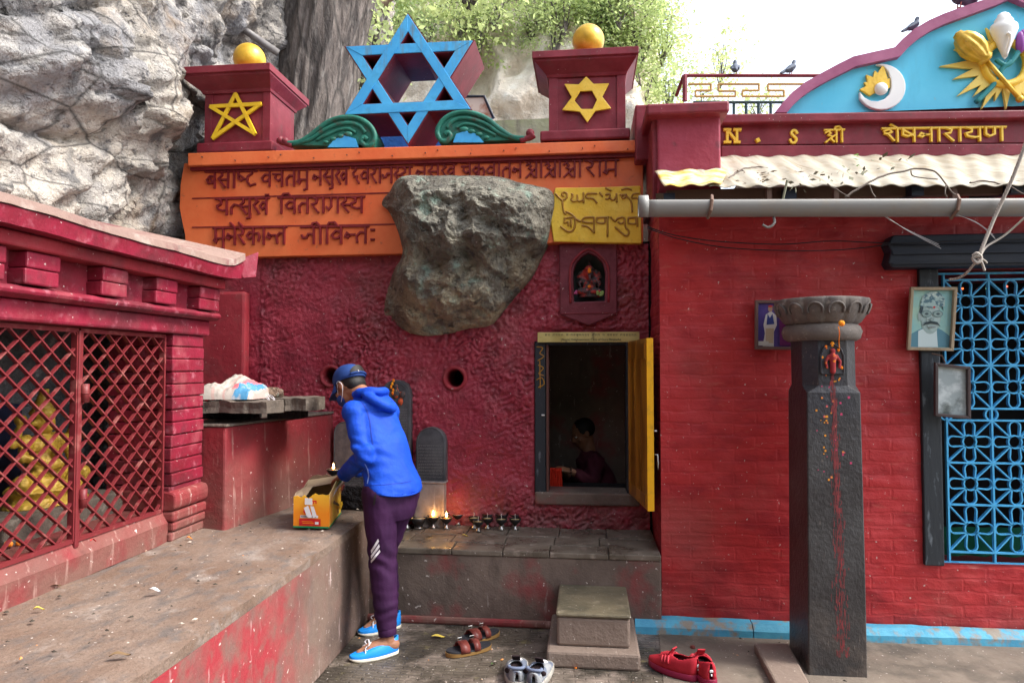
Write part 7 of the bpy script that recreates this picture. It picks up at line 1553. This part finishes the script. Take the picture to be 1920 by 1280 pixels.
for k, (x, y, lb) in enumerate(((889, 990, 'front unlit lamp of the leftmost cold pair'), (892, 982, 'rear unlit lamp of the leftmost cold pair'), (914, 991, 'front unlit lamp of the second cold pair'), (915, 984, 'rear unlit lamp of the second cold pair'), (940, 993, 'front unlit lamp of the third cold pair'), (941, 985, 'rear unlit lamp of the third cold pair'), (966, 993, 'front unlit lamp at the right end of the row'), (966, 985, 'rear unlit lamp at the right end of the row'))):
    put(un_p, x, y, s=.92 + .06*(k % 2), label=lb)
put(lit_p, 625, 897, Y=4.3, Z=.797, s=1.0, label='lit butter lamp alone on the dark altar block by the man')
def glow(p, e):
    l = bpy.data.lights.new('flame_glow', 'POINT'); l.energy = e; l.color = (1, .42, .1); l.shadow_soft_size = .02; o = bpy.data.objects.new('flame_glow', l); COL.objects.link(o); o.location = p
glow(at(838, 952, Y=4.56), .10); glow(at(812, 962, Y=4.52), .04); glow(at(625, 880, Y=4.3), .06); glow(at(859, 958, Y=4.55), .04)

# ---- inscribed stones against the wall
def stele(label, px0, px1, ytop, ybot, Y, th, shoulder=.3, m=None):
    t = thing('inscribed_stone', label, 'stele', tuple(at((px0+px1)/2, ybot, Y=Y)), 'black inscribed stones along the wall'); a, c = at(px0, ybot, Y=Y), at(px1, ytop, Y=Y); x0, x1, z0, z1 = a.x, c.x, a.z, at((px0+px1)/2, ytop, Y=Y).z
    w_, xm = (x1-x0)/2, (x0+x1)/2; zs_ = z1 - w_*1.15; arc = [(xm + w_*math.cos(R(a_)), zs_ + (z1-zs_)*math.sin(R(a_))**.8) for a_ in range(0, 181, 12)]
    pts = [(x0, z0), (x1, z0)] + arc; b = MB(); b.prism([V((x, Y + .02*(z1-z)*0, z)) for x, z in pts], (0, th, 0)); st_ = part('slab', b, m or M['black_stone'], t, bevel=.006)
    b = MB(); ins = [(xm + (x-xm)*.88, z0 + .02 + (z-z0)*.945) for x, z in pts]; b.tube([V((x, Y-.001, z)) for x, z in ins[1:]] + [V((ins[0][0], Y-.001, ins[0][1])), V((ins[1][0], Y-.001, ins[1][1]))], .0032, 5); part('border', b, M['black_stone'], st_)
    return t, st_, xm, zs_, w_, z0, z1
t, st_, xm, zs_, w_, z0, z1 = stele('tall black arched stone smeared with orange pigment behind the man', 713, 770, 712, 915, YB-.07, .09)
f = MB()
for x, z, r in ((-.045, zs_+.02, .022), (0, zs_+.03, .03), (.05, zs_+.02, .022), (0, zs_+.075, .018), (-.03, zs_-.03, .018), (.035, zs_-.03, .02)): f.ball((xm+x, YB-.072, z), (r, .014, r*1.3), 10, 8)
part('carved_relief', fuse(f, .005, 2), mat('smeared_relief', (.06, .05, .05), .6, [dict(c=(.55, .08, .02), s=22, lo=.5, hi=.6), dict(c=(.5, .32, .06), s=30, lo=.62, hi=.68)], []), st_, True)
b = MB(); 
for k in range(5): b.ball((xm - .02 + random.uniform(-.012, .012), YB-.085, zs_ + .03 + .022*k), (.009, .006, .013), 8, 6)
solo('marigold_offering', b, M['orange_pig'], 'orange marigold petals stuck on the tall arched stone', 'flowers', smooth=True)
rnd = random.Random(4)
def engrave(st_, xm, w_, zt, zb, Y, rows):
    b = MB()
    for r_ in range(rows):
        z = lerp(zt, zb, r_/(rows-1)); x = xm - w_*.8
        b.tube([V((x, Y-.0012, z)), V((xm + w_*.8, Y-.0012, z))], .0011, 4)
        while x < xm + w_*.76:
            b.tube([V((x, Y-.0012, z)), V((x + rnd.uniform(-.002, .003), Y-.0012, z-.010))], .0013, 4); x += rnd.uniform(.006, .013)
    part('engraved_text', b, mat('worn_engraving', (.16, .15, .15), .7), st_)
engrave(st_, xm, w_, zs_-.08, z0+.4, YB-.07, 9)
t, st_, xm, zs_, w_, z0, z1 = stele('black arched stone standing on a pale drip stained base', 779, 836, 801, 906, YB-.075, .07); engrave(st_, xm, w_, zs_+.0, z0+.05, YB-.075, 11)
t, st_, xm, zs_, w_, z0, z1 = stele('dusty grey brown arched stone left of the man above the carton', 624, 668, 790, 905, YB-.06, .05, m=mat('dusty_stele', (.13, .1, .09), .7, [dict(c=(.22, .17, .15), s=18), dict(c=(.07, .06, .06), s=6)], [('noise', 60, .4, .005)]))
b = MB(); a, c = at(776, 968, Y=YB-.1), at(832, 907, Y=YB-.1); b.box((a.x, YB-.10, PZ), (c.x, YB+.0, c.z)); b.box((a.x-.01, YB-.105, c.z), (c.x+.012, YB, c.z+.014)); solo('stone_block', b, mat('pale_stained_base', (.3, .25, .23), .8, [dict(c=(.16, .13, .12), s=7), dict(c=(.55, .52, .5), s=20, st=(1, 1, .12), lo=.58, hi=.68)], [('noise', 40, .4, .006)]), 'pale stained block under the right black stone', 'stone block', bevel=.006)
b = MB(); b.box((-1.44, YB-.13, .5), (-1.19, YB, at(740, 918, Y=YB-.07).z)); solo('stone_block', b, M['near_black'], 'dark block under the tall arched stone behind the man', 'stone block', bevel=.006)

# ---- sack, red cloth and stone on the plinth slabs
def sk(u, v):
    x = lerp(-2.235, -1.90, u); y = lerp(3.68, 3.98, v); edge = min(1, u/.12, (1-u)/.10)*min(1, v/.2, (1-v)/.15)
    h = (.062 + .06*math.sin(math.pi*min(1, u*1.15))**1.5)*max(0, min(1, edge))**.55; q = V((x*8, y*8, 2)); h *= (.85 + .6*noise.noise(q*.8)) ; h += .030*edge*(noise.ridged_multi_fractal(q*1.0, .9, 2.1, 4, 1, 2)-.9)*.8
    return V((x, y + .05*(u-.5) + .012*noise.noise(q*1.3), 1.352 + max(0.004, h)))
n1, n2 = 64, 40; G2 = [[sk(i/n1, j/n2) for i in range(n1+1)] for j in range(n2+1)]
reg = {0: MB(), 1: MB(), 2: MB()}
for j in range(n2):
    for i in range(n1):
        u, v = i/n1, j/n2; wv = .05*noise.noise(V((u*9, v*9, 1))); k = 0
        if u + wv > .66 + .25*v and u + wv < .92: k = 1
        elif .56 + .25*v < u + wv <= .66 + .25*v and v > .12: k = 2
        reg[k].add([G2[j][i], G2[j][i+1], G2[j+1][i+1], G2[j+1][i]], [(0, 1, 2, 3)])
sk_t = thing('plastic_sack', 'crumpled white plastic sack with red and blue print on the slab', 'sack', (-2.07, 3.83, 1.35))
for k, m in ((0, mat('white_sack', (.38, .34, .30), .6, [dict(c=(.45, .12, .11), t='wave', s=4, st=(1, .2, 1), det=8, lo=.82, hi=.9, k=.3), dict(c=(.2, .17, .14), s=12, lo=.55, hi=.75)], [('noise', 40, .5, .006)])), (1, mat('blue_print_film', (.06, .22, .38), .5, [dict(c=(.36, .37, .38), s=14, lo=.5, hi=.6)], [('noise', 40, .5, .006)])), (2, mat('red_print_film', (.6, .14, .16), .5, [], [('noise', 40, .5, .006)]))):
    me = reg[k].mesh('s'); bm = bmesh.new(); bm.from_mesh(me); bmesh.ops.remove_doubles(bm, verts=bm.verts, dist=1e-5); bm.to_mesh(me); bm.free(); part(('sack_body', 'blue_print', 'red_print')[k], me, m, sk_t, True)
f = MB()
for k in range(7): f.ball(at(392 + random.uniform(-11, 11), 747, Y=3.70) + V((0, random.uniform(-.01, .02), random.uniform(-.002, .014))), (.022, .018, .014), 10, 8)
me = fuse(f, .005, 1, lambda c: .006*noise.noise(c*70)); o = link('red_cloth', me, mat('crimson_cloth', (.6, .01, .025), .7), None, True); tag(o, 'small crumpled crimson cloth tucked under the sack', 'cloth')
f = MB(); f.ball(at(513, 738, Y=3.98), (.058, .05, .042), 20, 14); me = fuse(f, .006, 1, lambda c: .018*noise.noise(c*22) + .007*noise.noise(c*55)); o = link('loose_stone', me, M['boulder'], None, True); tag(o, 'small tan stone resting on the short grey slab', 'stone')
b = MB(); random.seed(3)
for k in range(5): b.tube(smooth_path([at(480 + 3*k, 735, Y=3.95), at(490 + 5*k, 742, Y=3.9), at(496 + 5*k + 4*(k % 2), 751, Y=3.84)], 4), .002, 5)
solo('frayed_string', b, STR, 'frayed white string trailing from the sack end', 'string')

# ---- footwear on the ground
def footwear(name, label, cat, heel_px, toe_px, kind, group):
    h, t_ = at(*heel_px, Z=.004), at(*toe_px, Z=.004); t = thing(name, label, cat, tuple(h), group); return t, V((h.x, h.y, .004)), V((t_.x, t_.y, .004))
RS = mat('red_knit', (.34, .009, .02), .75, [dict(c=(.42, .014, .03), s=30)], [('noise', 260, .35, .002)]); SRS = mat('bright_red_stripe', (.5, .03, .05), .6); RSO = mat('magenta_red_sole', (.22, .008, .04), .55); DK = mat('dark_lining', (.02, .01, .012), .9)
for label, he, to, mir in (('red sneaker lying sideways with its stripes showing', (1309, 1276), (1222, 1243), 1), ('red sneaker with its heel and white emblem towards the viewer', (1334, 1287), (1302, 1238), -1)):
    t, h, q = footwear('sneaker', label, 'shoe', he, to, 'red', 'pair of red sneakers'); P, surf, hw_, tp_ = shoe(t, h, q, .285, .102, .112, (RS, DK, RSO), .032, (.05, .47), .04)
    for s_ in (-1, 1):
        for k in range(3):
            b = MB(); L_ = []
            for i in range(6): a = R(lerp(18, 66, i/5)); u = .46 + .065*k + .04*i/5; v, z = surf(u, a if s_ > 0 else math.pi-a); L_.append(P(u, v*1.05 + s_*.001, z + .002))
            b.tube(L_, .0048, 6); part('side_stripe', b, SRS, t, True)
    b = MB()
    for k in range(5): u = .5 + .05*k; b.tube(smooth_path([P(u, -.022, tp_(u)*.9+.004), P(u+.015, 0, tp_(u)+.008), P(u, .022, tp_(u)*.9+.004)], 4), .004, 6)
    part('laces', b, RS, t, True)
    b = MB(); b.add([P(.53, -.02, tp_(.53)-.004), P(.53, .02, tp_(.53)-.004), P(.43, .019, tp_(.45)+.03), P(.43, -.019, tp_(.45)+.03)], [(0, 1, 2, 3)]); o = part('tongue', b, RS, t); s = o.modifiers.new('s', 'SOLIDIFY'); s.thickness = .006
    b = MB()
    for a_ in (-35, 0, 35): b.ball(P(-.0035, .009*math.sin(R(a_)), .068 + .007*math.cos(R(a_))), (.0035, .0035, .0075), 8, 6)
    for k in range(2): b.ball(P(-.0035, 0, .059 - .005*k), (.004, .008, .0013), 8, 5)
    part('heel_emblem', b, STR, t, True)
GS = mat('grey_blue_mesh', (.12, .14, .19), .75, [dict(c=(.26, .27, .28), s=11, lo=.48, hi=.56)], [('noise', 200, .35, .002)]); GSO = mat('off_white_sole', (.36, .34, .30), .65, [dict(c=(.2, .19, .17), s=20)], [])
for label, he, to in (('grey running shoe with its heel towards the viewer, left of the pair', (969, 1292), (975, 1235)), ('grey running shoe turned outward with pale toe, right of the pair', (1000, 1296), (1030, 1244))):
    t, h, q = footwear('sneaker', label, 'shoe', he, to, 'grey', 'pair of grey running shoes'); P, surf, hw_, tp_ = shoe(t, h, q, .285, .108, .085, (GS, DK, GSO), .034, (.04, .56), .0)
    b = MB(); b.tube([P(.06 + .06*(1-math.cos(R(a_))), .036*math.sin(R(a_)), .092 - .0*a_) for a_ in range(-120, 121, 15)], .008, 8); part('padded_collar', b, mat('slate_blue', (.13, .16, .24), .7), t, True)
    for s_ in (-1, 1): b = MB(); b.ball(P(.16, s_*.043, .07), (.014, .006, .013), 10, 8); part('side_overlay', b, DK, t, True)
    b = MB()
    for k in range(4): u = .6 + .055*k; b.tube(smooth_path([P(u, -.024, tp_(u)*.9+.003), P(u+.015, 0, tp_(u)+.006), P(u, .024, tp_(u)*.9+.003)], 4), .004, 6)
    part('laces', b, STR, t, True)
    b = MB(); b.add([P(.60, -.02, tp_(.6)), P(.60, .02, tp_(.6)), P(.50, .02, tp_(.5)+.03), P(.50, -.02, tp_(.5)+.03)], [(0, 1, 2, 3)]); o = part('tongue', b, DK, t); s = o.modifiers.new('s', 'SOLIDIFY'); s.thickness = .006
BRN = mat('red_brown_leather', (.13, .028, .022), .4, [dict(c=(.2, .05, .04), s=20)], [('noise', 80, .2, .003)]); CRK = mat('cork_edge', (.27, .15, .045), .8); FBD = mat('black_footbed', (.025, .025, .03), .6)
def sandal(label, he, to):
    t, h, q = footwear('sandal', label, 'sandal', he, to, 's', 'pair of brown two strap sandals'); L = .262; d = (q-h).normalized(); n_ = V((-d.y, d.x, 0))
    W = lambda u: .047*(.72 + .32*max(0, math.sin(math.pi*min(1, max(0, (u-.1)/.9))))**.8)*(math.sqrt(max(0, 1-((.15-u)/.15)**2)) if u < .15 else math.sqrt(max(0, 1-((u-.78)/.22)**2.4)) if u > .78 else 1)
    out = []; ns = 40
    for k in range(ns): a = 2*math.pi*k/ns; u = .5-.5*math.cos(a); out.append((u, W(u)*(1 if math.sin(a) >= 0 else -1)))
    def ring(z, k): return [h + d*((.5 + (u-.5)*k)*L) + n_*(v*k) + V((0, 0, z(u))) for u, v in out]
    for nm, zs_, m, ks in (('sole', (0, .018), CRK, (1.0, 1.02)), ('footbed', (.0182, .026), FBD, (1.0, .98))):
        b = MB(); r = [ring(lambda u: zs_[0], ks[0]), ring(lambda u: zs_[1] + .004*math.cos(u*6), ks[1])]; b.add(r[0] + r[1], [(k, (k+1) % ns, ns+(k+1) % ns, ns+k) for k in range(ns)] + [tuple(range(ns-1, -1, -1)), tuple(ns+k for k in range(ns))]); part(nm, b, m, t)
    for u0, u1 in ((.30, .44), (.54, .74)):
        b = MB(); g = []
        for j in range(2):
            for i in range(13): a = math.pi*i/12; u = (u0, u1)[j]; w_ = W(u)*1.06; g.append(h + d*(u*L) + n_*(w_*math.cos(a)) + V((0, 0, .015 + .048*math.sin(a)**.7)))
        b.add(g, [(i, i+1, 14+i, 13+i) for i in range(12)]); o = part('strap', b, BRN, t, True); s = o.modifiers.new('s', 'SOLIDIFY'); s.thickness = .005
        b = MB(); p = h + d*((u0+u1)/2*L) + n_*(-W(u0)*.82) + V((0, 0, .055)); b.tube([p - d*.012, p + d*.012, p + d*.012 + V((0, 0, .014)), p - d*.012 + V((0, 0, .014)), p - d*.012], .002, 5); part('buckle', b, SIL, o)
    b = MB(); g = []
    for u in (.28, .76): g += [h + d*(u*L) + n_*(-W(u)*1.05) + V((0, 0, .006)), h + d*(u*L) + n_*(-W(u)*1.05) + V((0, 0, .03))]
    b.prism([g[0], g[2], g[3], g[1]], -n_*.004); part('side_strap', b, BRN, t)
sandal('red brown two strap sandal lying nearest the viewer, black footbed and cork edge', (920, 1213), (832, 1231)); sandal('red brown two strap sandal lying behind its mate beside the platform', (935, 1188), (858, 1208))

# ---- small litter
def leafpiece(px, py, Z, ln, rz, m, label, cat='leaf'):
    p = at(px, py, Z=Z) + V((0, 0, .004)); d = V((math.cos(rz), math.sin(rz), 0)); n_ = V((-d.y, d.x, 0)); b = MB(); g = []
    for i in range(9): u = i/8; w_ = ln*.2*math.sin(math.pi*u)**.8; z = V((0, 0, .006*math.sin(u*5))); g += [p + d*(ln*(u-.5)) + n_*w_ + z + V((0, 0, .004)), p + d*(ln*(u-.5)) + z, p + d*(ln*(u-.5)) - n_*w_ + z + V((0, 0, .004))]
    b.add(g, [(i*3+k, i*3+k+1, i*3+k+4, i*3+k+3) for i in range(8) for k in range(2)]); solo(name_of(cat), b, m, label, cat, smooth=True)
def name_of(c): return c.replace(' ', '_')
YLF = mat('yellow_leaf', (.6, .45, .08), .6); GLF = mat('green_leaf', (.12, .35, .04), .6); BLF = mat('brown_leaf', (.16, .1, .05), .8)
leafpiece(822, 1194, .004, .08, R(12), YLF, 'fallen yellow leaf on the paving left of the sandals'); leafpiece(925, 1246, .004, .035, R(60), mat('dull_green', (.06, .12, .03), .8), 'tiny dull green leaf on the paving below the sandals'); leafpiece(1079, 1254, .004, .03, R(110), M['orange_pig'], 'tiny orange petal in front of the step', 'petal')
leafpiece(872, 1005, PZ+.004, .045, R(10), YLF, 'small yellow leaf on the platform in front of the lamps'); leafpiece(290, 1108, LZ+.012, .05, R(5), WHP, 'white paper scrap on the middle of the ledge', 'paper scrap'); leafpiece(73, 1143, LZ+.012, .035, R(40), YLF, 'pale yellow leaf on the near left of the ledge'); leafpiece(103, 1100, LZ+.012, .05, R(70), BLF, 'dry brown leaf beside the shrine curb'); leafpiece(355, 1010, LZ+.012, .03, R(20), M['orange_pig'], 'orange petal on the ledge by the red plinth', 'petal'); leafpiece(175, 1015, LZ+.156, .03, R(80), mat('red_petal', (.6, .02, .02), .6), 'red petal lying on the shrine curb', 'petal'); leafpiece(225, 1230, LZ+.012, .06, R(35), BLF, 'dark soggy leaf at the front of the ledge')
b = MB(); p = at(1299, 1214, Z=.004); b.lathe([(.014, 0), (.015, .004), (.013, .012), (.006, .014)], tuple(p), 12); solo('bottle_cap', b, BRN, 'small brown bottle cap by the blue skirting', 'bottle cap')

# ---- cables, rope, twigs about the gutter
WIRE = mat('black_cable', (.02, .02, .025), .5); RP = mat('pale_rope', (.55, .5, .44), .85, [dict(c=(.3, .26, .22), t='wave', s=60, st=(1, 1, 1))], []); TW = mat('grey_twig', (.14, .11, .09), .85)
def cable(label, cat, pts, r, m, name='cable'): b = MB(); b.tube(smooth_path([at(x, y, Y=Y) for x, y, Y in pts], 8), r, 6); return solo(name, b, m, label, cat, smooth=True)
cable('upper black cable sagging across the red wall under the gutter', 'cable', [(1214, 425, 4.0), (1260, 440, 4.08), (1340, 452, 4.11), (1460, 458, 4.1), (1560, 452, 4.1), (1680, 456, 4.04), (1800, 452, 4.03), (1930, 448, 4.03)], .0032, WIRE)
cable('lower black cable sagging deepest across the red wall', 'cable', [(1214, 428, 4.0), (1270, 447, 4.08), (1360, 464, 4.11), (1480, 470, 4.11), (1580, 468, 4.1), (1670, 458, 4.03)], .0030, WIRE)
rp = thing('rope', 'pale twisted rope with a bow knot hanging before the window', 'rope', tuple(at(1834, 487, Y=3.5)))
def rpart(nm, pts, r): b = MB(); b.tube(smooth_path([at(x, y, Y=Y) for x, y, Y in pts], 8), r, 7); part(nm, b, RP, rp, True)
rpart('twisted_cord', [(1930, 250, 3.45), (1900, 330, 3.5), (1866, 405, 3.55), (1836, 478, 3.55)], .0085); rpart('thin_cord', [(1930, 400, 3.7), (1885, 440, 3.68), (1850, 462, 3.62), (1838, 480, 3.55)], .0055); rpart('loose_end', [(1836, 486, 3.55), (1824, 498, 3.56), (1812, 512, 3.6), (1795, 522, 3.66), (1780, 524, 3.7)], .006)
rpart('knot', [(1824, 480, 3.54), (1832, 475, 3.53), (1840, 484, 3.53), (1832, 493, 3.53), (1824, 484, 3.54), (1836, 480, 3.525)], .008); rpart('hanging_tail', [(1838, 486, 3.54), (1843, 498, 3.54), (1846, 508, 3.54)], .006); rpart('hanging_tail', [(1838, 484, 3.54), (1848, 490, 3.54), (1850, 494, 3.54)], .005)
def twig(label, pts, r0, sub=()):
    t = thing('twig', label, 'twig', tuple(at(*pts[0][:2], Y=pts[0][2]))); L = smooth_path([at(x, y, Y=Y) for x, y, Y in pts], 8); b = MB(); b.tube([p + V((noise.noise(p*20)*.006, 0, noise.noise(p*23)*.006)) for p in L], [lerp(r0, r0*.5, i/(len(L)-1)) for i in range(len(L))], 6); part('stem', b, TW, t, True)
    for s in sub: b = MB(); b.tube(smooth_path([at(x, y, Y=Y) for x, y, Y in s], 5), r0*.6, 5); part('side_twig', b, TW, t, True)
twig('long arched bare twig leaning on the gutter and roof', [(1585, 370, 3.6), (1620, 347, 3.62), (1660, 328, 3.66), (1700, 320, 3.68), (1735, 316, 3.68), (1760, 328, 3.66), (1774, 346, 3.62), (1786, 362, 3.6), (1798, 368, 3.6)], .0058, [[(1708, 320, 3.68), (1712, 330, 3.68), (1735, 334, 3.7), (1758, 336, 3.72)], [(1774, 346, 3.62), (1772, 362, 3.6), (1776, 370, 3.6)], [(1630, 346, 3.62), (1636, 362, 3.6), (1642, 370, 3.58)]])
twig('short grey twig caught at the roof edge near the garland', [(1552, 346, 3.66), (1570, 356, 3.63), (1592, 370, 3.6)], .0045); twig('dark twig lying on the lichen end of the roof', [(1366, 335, 3.95), (1390, 318, 4.2), (1420, 313, 4.3), (1440, 316, 4.25)], .006, [[(1390, 318, 4.2), (1402, 326, 4.1), (1430, 342, 3.9)]]); twig('thin twig at the right end of the roof', [(1818, 343, 3.75), (1850, 340, 3.78), (1890, 350, 3.72), (1925, 366, 3.66)], .005)
b = MB(); rnd = random.Random(9); g0_ = at(1478, 340, Y=3.62)
leaves(b, at(1472, 356, Y=3.6), (.010, .010, .04), 40, .035, rnd, 40); b.tube([at(1476, 338, Y=3.6), at(1472, 356, Y=3.6), at(1468, 374, Y=3.6)], .006, 6); solo('dried_garland', b, mat('dry_leaf_garland', (.22, .22, .15), .8), 'withered green leaf garland hanging over the gutter', 'garland', recalc=False)
leafz = at(1600, 319, Y=4.3); b = MB(); leaves(b, leafz, (.002, .002, .001), 8, .035, rnd, 8); solo('leaf_sprig', b, GLF, 'fresh green leaf sprig lying on the corrugated roof', 'leaf', recalc=False)
b = MB(); 
for k in range(60):
    x, y = rnd.uniform(1350, 1520), rnd.uniform(318, 345); Yq = lerp(3.8, 4.35, (345-y)/40); p = at(x, y, Y=Yq) + V((0, 0, .004)); a = rnd.uniform(0, 6); s_ = rnd.uniform(.008, .03); d = V((math.cos(a), math.sin(a)*.7, 0))*s_; e = V((-d.y, d.x, .006))*.3; b.add([p - d, p + e, p + d, p - e], [(0, 1, 2, 3)])
o = solo('leaf_litter', b, BLF, 'dry leaf litter on the roof', 'litter', recalc=False)
o['kind'] = 'stuff'; del o['label']; del o['category']
WB = mat('cobweb', (.6, .6, .62), .9)
for k, (lb, pts) in enumerate((('cobweb strand from the gutter bracket to the beam', [(1655, 404, 3.64), (1700, 430, 3.8), (1760, 458, 4.0)]), ('cobweb strand spread below the dark strap', [(1790, 402, 3.6), (1830, 416, 3.62), (1862, 440, 3.6)]))):
    b = MB()
    for j in range(3): b.tube(smooth_path([at(x + j*2.2, y + j*(i*2.0), Y=Y) for i, (x, y, Y) in enumerate(pts)], 6), .0011, 4)
    solo('cobweb', b, WB, lb, 'cobweb')

# ================================================================ unseen slope added behind the viewer to block frontal sky light
b = MB(); n1, n2 = 40, 14; g = []
for j in range(n2+1):
    for i in range(n1+1):
        x = lerp(-14, 9, i/n1); g.append((x, -5.0 - 3.0*j/n2 + 1.2*noise.noise(V((x*.4, j*.4, 1))), 9.0*j/n2))
b.add(g, [(j*(n1+1)+i, j*(n1+1)+i+1, (j+1)*(n1+1)+i+1, (j+1)*(n1+1)+i) for j in range(n2) for i in range(n1)])
struct('sky_blocker_slope', b, mat('dark_blocker_slope', (.05, .07, .03), .9, [dict(c=(.03, .04, .02), s=2)], [('noise', 3, 1, .3)]), smooth=True)

# grit, wax drips and petals too small and many to count
rnd = random.Random(31); b = MB(); b2 = MB()
def bit(mb, p, s_):
    a = rnd.uniform(0, 6); u = V((math.cos(a), math.sin(a), 0))*s_; v = V((-u.y, u.x, 0))*rnd.uniform(.3, .9); h = V((0, 0, s_*.5)); mb.add([p+u, p+v, p-u, p-v, p+h+u*.1], [(0,1,4),(1,2,4),(2,3,4),(3,0,4)])
for k in range(190): bit(b if k % 3 else b2, V((rnd.uniform(-2.3, LX-.02), rnd.uniform(1.6, 4.6), LZ+.010)), rnd.choice((.004, .006, .008, .012)))
for k in range(150): bit(b if k % 3 else b2, V((rnd.uniform(LX+.02, 1.4), rnd.uniform(3.0, 4.05), .004)), rnd.choice((.004, .006, .009, .012)))
for k in range(110): bit(b if k % 3 else b2, V((rnd.uniform(LX, .4), rnd.uniform(YF+.01, YB-.03), PZ+.003)), rnd.choice((.003, .005, .008)))
struct('dark_grit', b, mat('dark_grit', (.05, .04, .03), .9), kind='stuff'); struct('pale_grit', b2, mat('pale_grit', (.42, .36, .3), .8, [dict(c=(.6, .25, .08), s=4, lo=.55, hi=.6)], []), kind='stuff')
